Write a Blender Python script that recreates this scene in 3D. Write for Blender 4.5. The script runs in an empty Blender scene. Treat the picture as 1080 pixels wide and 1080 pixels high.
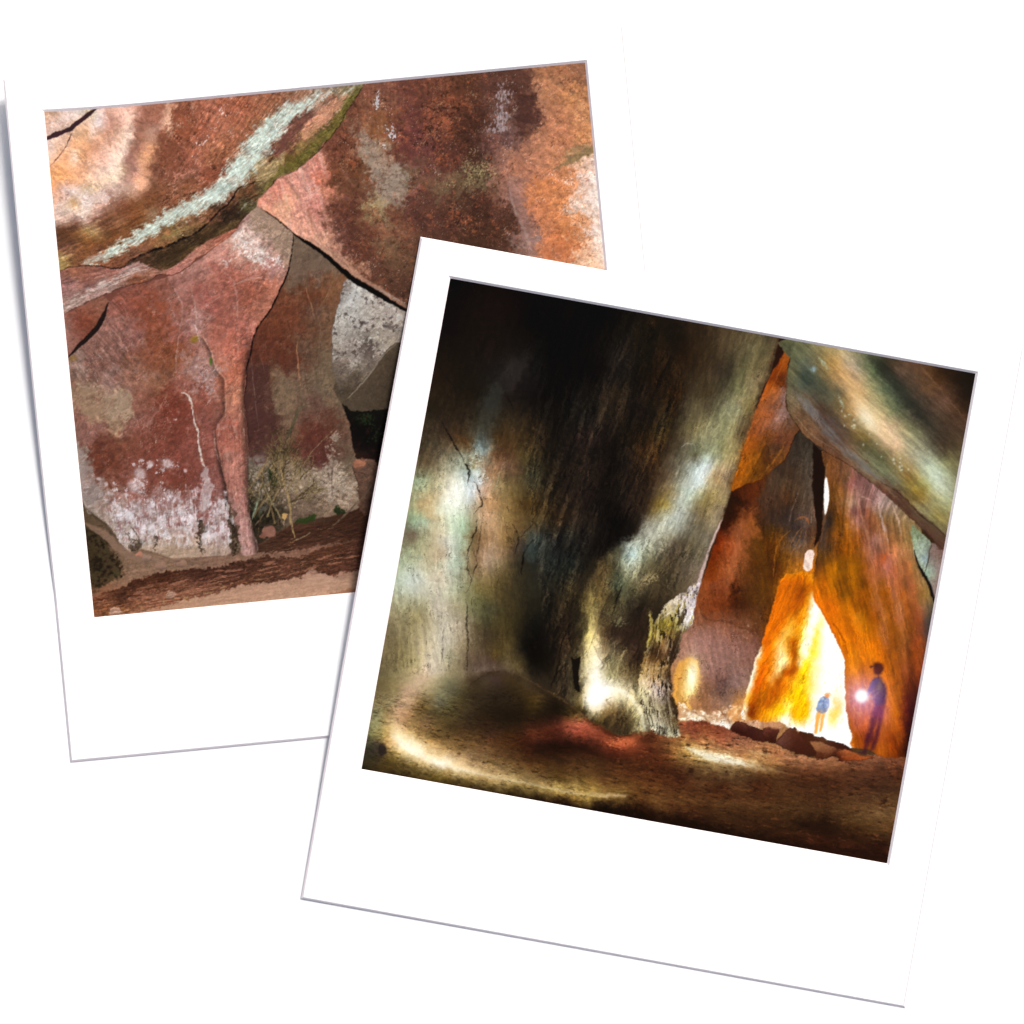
import math
import numpy as np

# ---------------------------------------------------------------- 2-D ink painter
# The two instant prints carry printed pictures.  Their ink is computed here as a
# function of position on the sheet (sheet units, y down) and stored per vertex.
_rng = np.random.RandomState(7)
_ang = _rng.rand(256, 256) * 2 * np.pi
_GX, _GY = np.cos(_ang).astype(np.float32), np.sin(_ang).astype(np.float32)

def noise(x, y, seed=0):
    x = x + seed * 17.31; y = y + seed * 31.77
    xi = np.floor(x).astype(np.int32); yi = np.floor(y).astype(np.int32)
    fx = (x - xi).astype(np.float32); fy = (y - yi).astype(np.float32)
    u = fx * fx * fx * (fx * (fx * 6 - 15) + 10); v = fy * fy * fy * (fy * (fy * 6 - 15) + 10)
    def g(ix, iy, dx, dy):
        a = (ix + seed * 57) & 255; b = (iy + seed * 113) & 255
        return _GX[a, b] * dx + _GY[a, b] * dy
    n00 = g(xi, yi, fx, fy); n10 = g(xi + 1, yi, fx - 1, fy)
    n01 = g(xi, yi + 1, fx, fy - 1); n11 = g(xi + 1, yi + 1, fx - 1, fy - 1)
    return 1.5 * ((n00 * (1 - u) + n10 * u) * (1 - v) + (n01 * (1 - u) + n11 * u) * v)

def fbl(x, y, seed=0, octv=4, gain=.55, ridged=False):
    s = 0; a = 1; t = 0
    for k in range(octv):
        n = noise(x, y, seed + k)
        s = s + a * (.55 - 1.6 * np.abs(n) if ridged else n); t += a
        x = x * 2.03; y = y * 2.03; a *= gain
    return s / t * 1.35

def fbm(x, y, seed=0, octv=4, gain=.55, ridged=False):
    s = 0; a = 1; t = 0
    x, y = .86 * x + .51 * y, -.51 * x + .86 * y
    for k in range(octv):
        n = noise(x, y, seed + k)
        s = s + a * (.55 - 1.6 * np.abs(n) if ridged else n); t += a
        x, y = (.8 * x + .6 * y) * 2.03, (-.6 * x + .8 * y) * 2.03; a *= gain
    return s / t * 1.35

def hexc(h):
    h = h.lstrip('#')
    return np.array([int(h[i:i + 2], 16) / 255 for i in (0, 2, 4)], np.float32)

def P(s):
    return [tuple(float(v) for v in p.split(',')) for p in s.split()]

def smooth_line(pts, closed=False, n=4):
    m = len(pts); out = []
    rng = range(m) if closed else range(m - 1)
    for i in rng:
        if closed: p0, p1, p2, p3 = pts[i - 1], pts[i], pts[(i + 1) % m], pts[(i + 2) % m]
        else: p0, p1, p2, p3 = pts[max(i - 1, 0)], pts[i], pts[i + 1], pts[min(i + 2, m - 1)]
        for k in range(n):
            t = k / n
            out.append(tuple(.5 * ((2 * b) + (-a + c) * t + (2 * a - 5 * b + 4 * c - d) * t * t
                       + (-a + 3 * b - 3 * c + d) * t ** 3) for a, b, c, d in zip(p0, p1, p2, p3)))
    if not closed: out.append(pts[-1])
    return out

def sstep(a, b, x):
    t = np.clip((x - a) / (b - a), 0, 1)
    return t * t * (3 - 2 * t)

class Canvas:
    def __init__(s, X, Y):
        s.X = X.astype(np.float32); s.Y = Y.astype(np.float32)
        s.C = np.zeros(X.shape + (3,), np.float32); s.rel = 1.0
        s.L = np.zeros(X.shape, np.int32)
        s.N1 = (fbm(s.X / 9, s.Y / 9, 3, 4), fbm(s.X / 9, s.Y / 9, 11, 4))      # edge wobble
        s.N2 = (fbm(s.X / 26, s.Y / 26, 23, 5), fbm(s.X / 26, s.Y / 26, 31, 5))  # patch wobble
        s.N0 = (fbm(s.X / 3.2, s.Y / 3.2, 53, 3), fbm(s.X / 3.2, s.Y / 3.2, 57, 3))
        s.CL = [fbm(s.X / 15, s.Y / 15, 61 + 9 * k, 4) for k in range(4)]                                      # clumping
        s.G = fbm(s.X / 2.3, s.Y / 2.3, 41, 2, .8) * .8
    # ---- masks
    def box(s, pts, pad):
        xs = [p[0] for p in pts]; ys = [p[1] for p in pts]
        m = (s.X > min(xs) - pad) & (s.X < max(xs) + pad) & (s.Y > min(ys) - pad) & (s.Y < max(ys) + pad)
        r = np.where(m.any(1))[0]; c = np.where(m.any(0))[0]
        if len(r) == 0 or len(c) == 0: return None
        return (slice(r[0], r[-1] + 1), slice(c[0], c[-1] + 1))
    def poly(s, pts, soft=1.0, jit=1.2, smooth=True):
        if isinstance(pts, str): pts = P(pts)
        if smooth: pts = smooth_line(pts, True, 3)
        A = np.zeros(s.X.shape, np.float32)
        b = s.box(pts, 6 + soft * 2 + jit * 2)
        if b is None: return A
        x = s.X[b] + jit * (1.5 * s.N1[0][b] + .8 * s.N0[0][b]); y = s.Y[b] + jit * (1.5 * s.N1[1][b] + .8 * s.N0[1][b])
        d2 = np.full(x.shape, 1e9, np.float32); ins = np.zeros(x.shape, bool)
        n = len(pts)
        for i in range(n):
            x0, y0 = pts[i]; x1, y1 = pts[(i + 1) % n]
            ex, ey = x1 - x0, y1 - y0
            l2 = ex * ex + ey * ey + 1e-9
            dx = x - x0; dy = y - y0
            t = np.clip((dx * ex + dy * ey) / l2, 0, 1)
            qx = dx - t * ex; qy = dy - t * ey
            np.minimum(d2, qx * qx + qy * qy, out=d2)
            if y0 != y1:
                c = ((y0 > y) != (y1 > y)) & (dx < ey * 0 + ex * (y - y0) / (y1 - y0))
                ins ^= c
        d = np.sqrt(d2); d = np.where(ins, d, -d)
        A[b] = sstep(-soft, soft, d)
        return A
    def line(s, pts, w, soft=.8, jit=.8, smooth=True, taper=True):
        """alpha of a brush stroke, plus position along and across it"""
        if isinstance(pts, str): pts = P(pts)
        if not isinstance(w, (list, tuple)): w = [w] * len(pts)
        fine = max(w) < 2.6 and taper
        if fine: w = [v * .66 for v in w]
        q = [(p[0], p[1], w[min(i, len(w) - 1)]) for i, p in enumerate(pts)]
        if taper and len(q) > 1: q[0] = (*q[0][:2], q[0][2] * .3); q[-1] = (*q[-1][:2], q[-1][2] * .3)
        if smooth and len(q) > 2: q = smooth_line(q, False, 3)
        b = s.box(q, max(w) + soft * 2 + jit * 2 + 3)
        A = np.zeros(s.X.shape, np.float32)
        if b is None: return A
        x = s.X[b] + jit * (1.3 * s.N1[0][b] + .6 * s.N0[0][b]); y = s.Y[b] + jit * (1.3 * s.N1[1][b] + .6 * s.N0[1][b])
        best = np.full(x.shape, -1e9, np.float32)
        for (x0, y0, w0), (x1, y1, w1) in zip(q[:-1], q[1:]):
            ex, ey = x1 - x0, y1 - y0
            l2 = ex * ex + ey * ey + 1e-9
            t = np.clip(((x - x0) * ex + (y - y0) * ey) / l2, 0, 1)
            d = np.hypot(x - x0 - t * ex, y - y0 - t * ey)
            np.maximum(best, (w0 + (w1 - w0) * t) - d, out=best)
        A[b] = sstep(-soft, soft, best)
        if fine: A[b] *= np.clip(.85 + 1.1 * s.N1[1][b] + .7 * s.N0[0][b], .3, 1)
        return A
    def vein(s, a, col, sc, w=.04, op=.6, seed=0, ang=None, ratio=3):
        """thin branching veins: zero crossings of noise, faded in and out"""
        b = s.bb(a)
        if b is None: return
        n = fbm(s.X[b] / sc, s.Y[b] / sc, seed, 4, .5) if ang is None else s.aniso(ang, sc * ratio, sc, seed, 4, b)
        m = (op * np.clip(1 - np.abs(n) / w, 0, 1) * sstep(-.15, .35, s.CL[seed % 4][b]) * a[b])[..., None]
        s.C[b] = s.C[b] * (1 - m) + hexc(col) * m
    def blob(s, x, y, rx, ry=None, ang=0, p=1.0, jit=0):
        ry = ry or rx; a = math.radians(ang)
        dx = s.X - x + jit * s.N2[0]; dy = s.Y - y + jit * s.N2[1]
        u = (dx * math.cos(a) + dy * math.sin(a)) / rx; v = (-dx * math.sin(a) + dy * math.cos(a)) / ry
        return np.exp(-(u * u + v * v) ** p)
    # ---- ink
    def bb(s, a):
        r = np.where(a.max(1) > .003)[0]; q = np.where(a.max(0) > .003)[0]
        if len(r) == 0: return None
        return (slice(r[0], r[-1] + 1), slice(q[0], q[-1] + 1))
    def put(s, a, col, op=1.0):
        if isinstance(col, str): col = hexc(col)
        b = s.bb(a)
        if b is None: return
        a = (a[b] * op)[..., None]
        s.C[b] = s.C[b] * (1 - a) + col * a
    def mul(s, a, f):
        s.C = s.C * (1 + a * (f - 1))[..., None]
    def add(s, a, col, op=1.0):
        if isinstance(col, str): col = hexc(col)
        s.C = 1 - (1 - np.clip(s.C, 0, 1)) * (1 - (np.clip(a * op, 0, 1))[..., None] * col)
    def field(s, pts, wob=5.0, p=2.0, soft=30.0, mask=None, ridge=.5, patch=0.0):
        """smooth field of ink from scattered swatches 'x,y,hex ...'"""
        sw = []
        for t in pts.split():
            x, y, h = t.split(','); sw.append((float(x), float(y), hexc(h)))
        out = np.zeros(s.C.shape, np.float32)
        sel = np.ones(s.X.shape, bool) if mask is None else mask > .002
        if not sel.any(): return out
        x = s.X[sel] + wob * (1.6 * s.N2[0][sel] + 1.3 * s.N1[0][sel] + .9 * s.N0[0][sel])
        y = s.Y[sel] + wob * (1.6 * s.N2[1][sel] + 1.3 * s.N1[1][sel] + .9 * s.N0[1][sel])
        n = len(sw)
        px = np.array([q[0] for q in sw]); py = np.array([q[1] for q in sw]); pc = np.array([q[2] for q in sw], np.float64)
        r0 = 4.0                                   # smooth radial interpolation through the swatches
        K = np.sqrt((px[:, None] - px) ** 2 + (py[:, None] - py) ** 2 + r0 * r0)
        A = np.zeros((n + 1, n + 1)); A[:n, :n] = -K + np.eye(n) * ridge; A[:n, n] = 1; A[n, :n] = 1
        wts = np.linalg.solve(A, np.vstack([pc, np.zeros((1, 3))]))
        acc = np.tile(wts[n].astype(np.float32), (x.shape[0], 1))
        for k in range(n):
            d = np.sqrt((x - np.float32(px[k])) ** 2 + (y - np.float32(py[k])) ** 2 + np.float32(r0 * r0))
            acc -= d[:, None] * wts[k].astype(np.float32)
        lo_, hi_ = pc.min(0).astype(np.float32), pc.max(0).astype(np.float32)
        if patch:                                  # plus stain-like patches round each swatch
            W = np.zeros(x.shape, np.float32); sh = np.zeros(x.shape + (3,), np.float32)
            x2 = x + wob * .9 * s.N2[1][sel]; y2 = y - wob * .9 * s.N2[0][sel]
            for k in range(n):
                w = 1 / ((x2 - np.float32(px[k])) ** 2 + (y2 - np.float32(py[k])) ** 2 + 4) ** 4
                W += w; sh += w[:, None] * pc[k].astype(np.float32)
            acc = acc * (1 - patch) + patch * sh / W[:, None]
        out[sel] = np.clip(acc, lo_ * .8, np.minimum(hi_ * 1.03, 1))
        return out
    def region(s, a, pts, label=None, wob=5.0, p=2.0, soft=30.0, grain=.08, mott=.10, ms=6, patch=0.0):
        c = s.field(pts, wob, p, soft, a, patch=patch)
        c *= (1 + grain * 1.6 * s.G + mott * fbm(s.X / ms, s.Y / ms, 77, 4))[..., None]
        s.C = s.C * (1 - a[..., None]) + c * a[..., None]
        if label is not None: s.L[a > .5] = label
    def zone(s, a, rows, op=.9, wob=1.5, grain=.08):
        """lay a close-set grid of swatches ('y: x,hex x,hex ...' per line) through mask a"""
        sw = []
        for r in rows.strip().split('\n'):
            y, rest = r.split(':'); sw += ['%s,%s,%s' % (p.split(',')[0], y, p.split(',')[1]) for p in rest.split()]
        zc = s.field(' '.join(sw), wob, mask=a)
        zc *= (1 + grain * fbm(s.X / 5, s.Y / 5, 781, 4) + .05 * s.G)[..., None]
        a = (a * op)[..., None]
        s.C = s.C * (1 - a) + zc * a
    def aniso(s, ang, ln, wd, seed=0, octv=3, b=Ellipsis):
        a = math.radians(ang); ca, sa = math.cos(a), math.sin(a)
        u = (s.X[b] * ca + s.Y[b] * sa) / ln; v = (-s.X[b] * sa + s.Y[b] * ca) / wd
        return fbl(u + .25 * s.N1[0][b], v + .25 * s.N1[1][b], seed, octv)
    def streak(s, a, ang, ln, wd, amt, seed=0, octv=3):
        b = s.bb(a)
        if b is None: return
        s.C[b] *= (1 + a[b] * amt * s.aniso(ang, ln, wd, seed, octv, b))[..., None]
    def speck(s, a, col, sc=3, thr=.3, soft=.12, op=1.0, seed=0, octv=3, ang=None, ratio=3):
        """patches where noise passes a threshold; mask a lowers the threshold"""
        soft = soft * 1.7; octv = max(octv, 4)
        b = s.bb(a)
        if b is None: return
        if isinstance(col, str): col = hexc(col)
        n = fbm(s.X[b] / sc, s.Y[b] / sc, seed, octv) if ang is None else s.aniso(ang, sc * ratio, sc, seed, octv, b)
        n = .82 * n + .55 * s.CL[seed // 2 % 4][b]
        m = sstep(thr - soft, thr + soft, n - (1 - np.clip(a[b], 0, 1)) * .9) * sstep(0, .3, a[b])
        m = (m * op)[..., None]
        s.C[b] = s.C[b] * (1 - m) + col * m
    def relief(s, a, sc, amt, light=-60, seed=0, octv=5, ang=None, ratio=3, ridged=True, gain=.46):
        amt = amt * s.rel
        """grain of rough stone: slope of a noise height, lit from one side"""
        b = s.bb(a)
        if b is None: return
        e = .9; lx, ly = e * math.cos(math.radians(light)), e * math.sin(math.radians(light))
        X, Y = s.X[b] + 2 * s.N1[0][b], s.Y[b] + 2 * s.N1[1][b]
        def h(x, y):
            if ang is None: return fbm(x / sc, y / sc, seed, octv, gain, ridged)
            t = math.radians(ang); ca, sa = math.cos(t), math.sin(t)
            return fbl((x * ca + y * sa) / (sc * ratio), (-x * sa + y * ca) / sc, seed, octv, gain, ridged)
        d = (h(X + lx, Y + ly) - h(X, Y)) * sc / e
        d = np.tanh(d * .9)
        s.C[b] *= (1 + a[b] * amt * d * np.clip(.75 + 1.1 * s.CL[seed % 4][b], .15, 1.5))[..., None]
    def finish(s, sat=1.0, micro=.1, gain=1.0):
        g = (s.C @ np.array([.3, .55, .15], np.float32))[..., None]
        s.C = (g + (s.C - g) * sat) * gain
        h = fbm(s.X / 3.4, s.Y / 3.4, 501, 4, .7); k = fbm(s.X / 7, s.Y / 7, 507, 4, .6); q = fbm(s.X / 2.2, s.Y / 2.2, 509, 3, .7)
        micro = micro * (1 - sstep(.75, .98, g[..., 0]))
        s.C *= (1 + micro * (1.3 * h + .8 * k))[..., None]
        s.C[..., 0] *= 1 + .35 * micro * q; s.C[..., 2] *= 1 - .5 * micro * q
        s.C = np.clip(s.C, 0, 1)
    def flow(s, ga, gb):
        """position (along, across) between two guide lines"""
        def prm(g):
            g = smooth_line(P(g) if isinstance(g, str) else g, False, 4)
            D = np.full(s.X.shape, 1e9, np.float32); S = np.zeros(s.X.shape, np.float32); L = 0
            for (x0, y0), (x1, y1) in zip(g[:-1], g[1:]):
                ex, ey = x1 - x0, y1 - y0; l2 = ex * ex + ey * ey + 1e-9; ln = math.sqrt(l2)
                t = np.clip(((s.X - x0) * ex + (s.Y - y0) * ey) / l2, 0, 1)
                d = np.hypot(s.X - x0 - t * ex, s.Y - y0 - t * ey)
                m = d < D; D[m] = d[m]; S[m] = L + t[m] * ln; L += ln
            return D, S
        da, sa = prm(ga); db, sb = prm(gb)
        return (sa + sb) * .5, da / (da + db + 1e-6), da + db

def paint_red_cave(X, Y):
    c = Canvas(X, Y); full = np.ones(X.shape, np.float32)
    c.C[:] = hexc('#120a06')
    # ---------- sandy ground
    g = c.poly('40,520 89,531 130,560 170,575 216,580 300,545 380,530 430,520 720,500 720,700 40,700', 1.5, 2)
    c.region(g, '100,548,#57432f 110,570,#6a4e38 100,590,#3c2c1a 130,600,#7a5a44 120,562,#6e5442 160,600,#86644e 190,598,#80604a 215,594,#7c5a48 118,615,#94684c '
      '145,606,#8a664e 240,592,#85604c 265,592,#8c6450 300,584,#855c48 330,574,#7c5240 360,570,#62402e 285,565,#5a4030 300,560,#4a2c1e 330,556,#3e2216 360,550,#3c2216 385,545,#3c2216 '
      '330,545,#4a3224 375,560,#44271a 200,640,#aa7c60 260,632,#ae8068 300,632,#b48a70 340,612,#a47a68 330,637,#c09070 365,625,#b0846c 105,648,#8a5034 130,640,#80492f 420,590,#6a4434', None, 4, 3, 25, .1, .12)
    c.streak(g, -9, 26, 2.2, .14, 5)
    band = c.poly('95,634 109,625 130,619 140,612 159,607 185,602 219,599 232,597 255,592 272,588 284,586 294,588 318,587 332,581 345,577 366,572 383,570 440,560 440,598 379,602 364,603 349,607 337,604 322,607 292,613 270,616 254,618 219,628 195,632 176,639 139,647 90,656', 1, 2.2)
    c.region(band, '110,635,#6a3a24 130,627,#4c2a1a 150,622,#5a3220 145,635,#7c4a32 170,612,#4c2817 200,606,#48271a 170,625,#80503a 190,625,#7a4a34 225,605,#46261a 215,620,#6e4230 250,600,#44261a 250,612,#5a3222 280,596,#48291b '
      '300,600,#5c3526 290,606,#4c2c1e 320,596,#50301f 340,590,#54301f 330,602,#4a2a1c 365,585,#4c2b1c 380,592,#563224 120,645,#84502f', None, 4, 2, 20, .16, .2, 4)
    c.streak(band, -12, 22, 1.8, .38, 9, 4)
    n = c.aniso(-10, 20, 3.2, 15, 4)
    mid = band * sstep(.05, .6, c.blob(230, 612, 130, 9, -10) + c.blob(330, 593, 60, 5, -8) + .2 * c.N2[0])
    c.put(mid * sstep(.12, .34, n), '#9a6249', .75)
    c.put(band * c.blob(200, 630, 90, 6, -14) * sstep(.1, .4, c.aniso(-12, 8, 1.6, 19, 3)), '#a8804e', .7)
    up = c.poly('270,575 285,568 300,560 330,556 350,549 385,540 440,530 440,566 383,568 350,573 330,575 312,580 290,583 275,583', 1.5, 2.5)
    c.put(up, '#3a2014', .8); c.streak(up, -12, 14, 1.6, .35, 25, 4)
    c.speck(up * .9, '#7a5238', 2.0, .46, .1, .8, 27, 3, -14, 5)
    mud = c.poly('86,560 100,556 112,564 118,580 126,592 130,604 120,614 105,620 96,618', 3, 4)
    c.put(mud, '#3a2c18', .8); c.speck(mud, '#1c130a', 5, .05, .2, .9, 33); c.speck(mud, '#3e4020', 4, .3, .15, .45, 35)
    c.put(c.line('90,552 104,560 115,568 125,578 140,587 150,591', [3, 4, 4, 4, 4, 2], 1.5), '#846450', .85)
    c.put(c.line('89,556 104,565 113,572 121,581', 1.0, 1), '#2c2018', .8)
    c.put(c.poly('323,606 330,600 337,604 345,606 352,610 345,616 330,618 322,614', 1, 1), '#b58a72', .7)
    sd_ = g * (1 - band) * (1 - up) * sstep(604, 622, c.Y + (c.X - 300) * .09); c.put(sd_, '#bb8f70', .55); c.streak(sd_, -9, 30, 3, .08, 37)
    c.put(c.poly('318,640 325,632 345,628 360,622 382,616 390,620 388,640 330,650', 2, 3), '#96603f', .7)
    for x, y, r, h in [(122, 645, 5.5, '#b98a70'), (181, 627, 5, '#ab8068'), (154, 588, 4.5, '#937260'), (147, 585, 3, '#b5775c'), (170, 597, 5.5, '#946e5a'), (192, 594, 5, '#966f5b'), (186, 589, 4.5, '#8d6a57'), (165, 591, 3, '#8a6a56')]:
        m = c.poly([(x + r * 1.15 * math.cos(t) , y + r * .85 * math.sin(t)) for t in np.linspace(0, 5.5, 8)], .8, 1.5)
        c.put(m, h); c.mul(m * sstep(-1, 5, c.Y - y), .75); c.L[m > .5] = 9
    # ---------- middle wall behind the pillar
    B = c.poly('255,240 309,244 330,256 350,272 369,290 366,300 360,311 354,332 351,350 350,373 351.5,391 356,405 361,427 369,448 372,471 377,484 372,492 379,517 380,535 365,540 346,545 333,547 311,552 290,562 255,570 240,420', .9, .8)
    c.region(B, '320,262,#6c5644 340,282,#6c5242 310,275,#6e5444 305,300,#6c4a36 300,320,#6c3a24 290,345,#65321f 285,365,#60301f 310,340,#6a3824 330,310,#62341f 345,330,#6e4a34 330,350,#603e2c 335,330,#644636 350,302,#74492f 300,370,#5c2e1e 308,385,#5c3022 '
      '325,380,#5f4433 340,380,#67523e 345,355,#6c4c36 275,395,#502c22 270,430,#4c2a24 282,450,#4a2a24 270,470,#4a2c26 285,400,#664834 300,400,#6e5642 295,430,#735a44 315,420,#6c5340 305,450,#6e4e3c 330,430,#614236 345,420,#6c5642 350,450,#5c3426 330,460,#5c2e22 '
      '315,470,#5a2f24 345,470,#542c22 362,460,#624636 365,490,#66523f 368,475,#614938 340,485,#58302a 330,500,#8a7460 350,510,#9a8674 360,520,#9c8470 346,492,#8a7060 375,520,#8a705c 310,500,#8a745c 330,532,#6c5644 310,540,#6a5444 350,535,#846a54 300,512,#7c6650 270,490,#6c5c4c 282,500,#7a6c5c 285,540,#2e2619 270,525,#342b1a', 2, 7, 2.2, 18, .07, .14, patch=.35)
    c.streak(B, 82, 30, 4, .09, 45)
    dk = c.poly('262,350 272,345 283,380 287,420 296,455 292,480 262,480', 1.5, 1)
    c.put(dk * (c.Y > 385), '#4b2a24', .75)
    c.put(c.poly('309,246 330,259 350,273 366,287 356,290 330,284 312,300 303,300', 3, 4), '#6c5645', .6)
    for pts, w, h, o in [('323,304 326,315 330,328 333,338', .9, '#c08a64', .7), ('314,360 313,372 315,390 317,408', .9, '#b87c54', .8), ('334,330 338,345 337,365 334,385', .7, '#80624c', .7), ('350,300 343,315 337,325', .8, '#87664e', .7),
                         ('345,318 338,335', .8, '#806450', .6), ('265,375 267,400 270,430 273,450', .5, '#8a7468', .6), ('272,360 277,385 282,405', .6, '#7a5446', .5)]:
        c.put(c.line(pts, w, .8, .7), h, o)
    c.vein(B, '#8a6a54', 16, .035, .45, 343, 80, 3); c.vein(B, '#3a2018', 18, .03, .5, 345, 80, 3); c.speck(B * .5, '#86674f', 8, .06, .2, .4, 347, 5)
    cr = B * np.clip(sstep(484, 500, c.Y) * sstep(553, 525, c.Y), 0, 1)
    c.speck(cr * .97, '#a8937e', 5, .12, .15, .75, 51, 4); c.speck(cr * .95, '#55402f', 3, .3, .12, .7, 53)
    c.speck(c.poly('346,474 351,468 356,482 361,498 376,514 378,526 350,520 344,500', 2, 5) * .95, '#a4907c', 4, -.08, .2, .75, 55, 4)
    c.speck(c.poly('348,458 357,454 358,463 349,466', 2, 3), '#9a8674', 2, -.1, .2, .8, 57)
    c.put(c.line('351,490 350,505 351,525', 1.2, 1), '#55403a', .8)
    # ---------- white rock and brown rock behind
    br = c.poly('355,400 361,426 375,434 405,433 430,433 450,340 420,350', 1, 1)
    c.region(br, '400,390,#4f3f2f 410,380,#46382a 390,415,#483a2c 370,425,#4d3f30 400,425,#463829 412,400,#3e3124 420,365,#4a3c2e', 2, 4, 2, 30, .08, .12)
    W = c.poly('366,294 380,298 400,312 430,328 430,358 421,361 412,366 404,374 392,393 375,412 362,426 356,405 351,391 350,373 351,350 354,332 360,311', .9, .9)
    c.region(W, '375,305,#b4b0aa 370,320,#b2aea8 365,340,#a8a096 380,330,#aca49a 400,320,#a6968a 415,335,#a89c92 400,345,#a49688 420,345,#9c8c80 385,345,#a4988e 360,355,#9e9286 375,365,#8a7c72 356,375,#86766a 374,385,#b0a496 390,372,#5a4a42 365,385,#7c6c60 '
      '385,362,#5c5048 400,365,#9c8e80 365,405,#57483a 380,400,#504133 410,355,#968878 372,298,#7a6a62 360,420,#4e4030', 5, 5, 2.4, 10, .1, .16)
    u, t, dd = c.flow('352,352 375,345 398,318 425,340', '360,400 385,372 410,362 430,372')
    c.speck(W * .75, '#4a3c38', 4, .12, .1, .75, 61, 4); c.speck(W * sstep(.35, .9, c.blob(400, 338, 26, 20)) * .9, '#74645c', 2.4, .22, .12, .7, 63, 3, -14, 4)
    c.speck(W * sstep(395, 370, c.Y) * .85, '#c8c2b8', 5, .2, .12, .7, 65, 4)
    c.put(W * np.clip(c.blob(383, 340, 4, 2) + c.blob(404, 344, 12, 2, 8) + c.blob(374, 345, 3, 2), 0, 1) * sstep(-.1, .2, c.N1[0] + .1), '#3e3030', .8)
    for r in (12, 17, 22): c.put(W * c.line([(404 + r * 1.2 * math.cos(a), 336 + r * .9 * math.sin(a)) for a in np.linspace(3.3, 6.1, 9)], .7, 1, 1.2), '#8a7668', .5)
    c.put(c.line('421,361 405,374 392,393 375,412 366,421', .9, .8), '#9a8c7a', .7)
    hole = c.poly('361,427 375,434 405,432 440,432 440,520 401,497 390,487 377,485 372,471 369,448', 1, 1.5)
    c.region(hole, '380,440,#0c0a05 400,450,#0a0704 372,450,#070403 385,465,#080403 395,480,#140a07 380,480,#24140d 410,440,#0c0905', 2, 4, 2, 30, .1, .1)
    gm = hole * sstep(.25, .8, c.blob(385, 441, 16, 8) + c.blob(398, 455, 9, 10) + c.blob(392, 464, 6, 5))
    c.speck(gm * .95, '#1a2810', 3, .1, .15, .9, 71); c.speck(gm * .5, '#6a5244', 2.5, .34, .1, .6, 73); c.speck(hole * .6, '#3a1c10', 4, .1, .2, .5, 75)
    pile = c.poly('372,488 378,484 388,484 396,487 402,498 410,505 410,545 380,540 378,515', 1, 1.5)
    c.region(pile, '385,490,#6a4838 392,505,#604536 398,520,#573d30 381,502,#5e4234 378,488,#8a5640 390,530,#503629 400,535,#4a3024', 3, 4, 2, 12, .1, .2)
    c.L[(pile > .5)] = 9
    c.put(c.poly('373,490 379,486 386,487 384,491 374,493', .8, .6), '#a06448', .9); c.put(c.line('383,508 392,502 400,500', 1.2), '#85543c', .8); c.put(c.line('379,498 384,500 388,506', .9), '#38241a', .8)
    # ---------- main wall with the pillar
    c.put(c.poly('50,270 270,215 270,260 180,300 130,335 75,385 50,390', 1, 1), '#6e3c30', 1)
    wall = c.poly('75,376 90,361 106,338 114,322 133,303 155,298 183,290 200,281 246,246 258,229 271,216 283,225 294,233 303,240 309.5,246 309,256 306,275 303,288 296,304 285,327 274,340 269,350 267,360 264,375 260.5,387 259.5,403 257,419 259,437 261,458 262,480 261,508 263,533 265,549 268,565 272,576 270,583 264,585.5 256,585 253.5,577 250,560 245,556 243,583 225,586 195,588 178,588 167,583 148,579 137,582 125,569 116,555 100,543 89,533 60,450', .9, .7)
    c.region(wall, '272,222,#a08270 285,235,#98785f 300,246,#9a7c66 300,265,#a28269 290,255,#9e7f6a 255,240,#d8b4a8 262,262,#cca394 275,270,#c49a88 250,265,#c88c78 235,272,#c08070 290,275,#b8837a 245,250,#dcb09c 240,290,#a86050 260,305,#94503c 220,300,#a06050 205,290,#a46c60 '
      '215,315,#9c5448 245,325,#9a5848 280,300,#b0664e 275,325,#a8644e 230,340,#9a5444 255,350,#a86050 205,340,#b08076 270,290,#a86452 240,365,#a85c48 255,372,#9c5240 225,350,#a06050 245,390,#a05840 240,405,#a05a44 248,420,#a86a50 246,440,#a0604c 242,455,#984f40 250,470,#a05a48 246,490,#a4685a '
      '250,510,#a86a5c 255,540,#a4706a 260,560,#a87a74 262,578,#b08a84 130,320,#85483a 150,330,#823f2a 170,330,#884630 165,350,#85442c 180,320,#8a5040 190,350,#96584c 195,315,#9a6054 140,350,#8a564c 115,345,#8a5c50 100,365,#80564a 85,385,#8a6c60 75,400,#7c5a4a 105,390,#7a5044 120,375,#7c5246 120,400,#8a665c '
      '130,385,#704838 145,395,#90604e 160,380,#844a32 185,375,#7f4228 175,395,#7c4a34 165,405,#86553c 85,420,#957458 100,430,#947258 128,430,#a08466 125,440,#a28666 150,420,#86503f 145,445,#885548 100,452,#85564a 75,440,#805448 185,420,#743526 190,450,#783a2c 170,460,#743a2c 110,470,#68382a 130,470,#75412f 95,480,#673626 '
      '84,480,#8a7468 88,505,#94807a 120,495,#6b3828 150,500,#7a4236 180,490,#7a3c30 200,480,#7c4034 215,450,#8a4c40 210,420,#8a4838 222,440,#80483c 195,400,#985c4c 215,400,#a88078 210,385,#a07468 225,510,#804840 217,530,#7c443c 233,540,#9a7c74 225,560,#a88e8c 150,540,#a08a86 130,545,#a08a82 170,530,#986f68 110,530,#94786a '
      '190,550,#a88e86 160,570,#a08a7c 200,570,#b49684 185,580,#a88c74 130,570,#9a8472 140,515,#8a5448 160,515,#7c4436 190,515,#733a2c 100,522,#907c74 105,505,#6c3e30 235,575,#a48c88', 5, 8, 2.4, 14, .07, .16, patch=.38)
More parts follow.
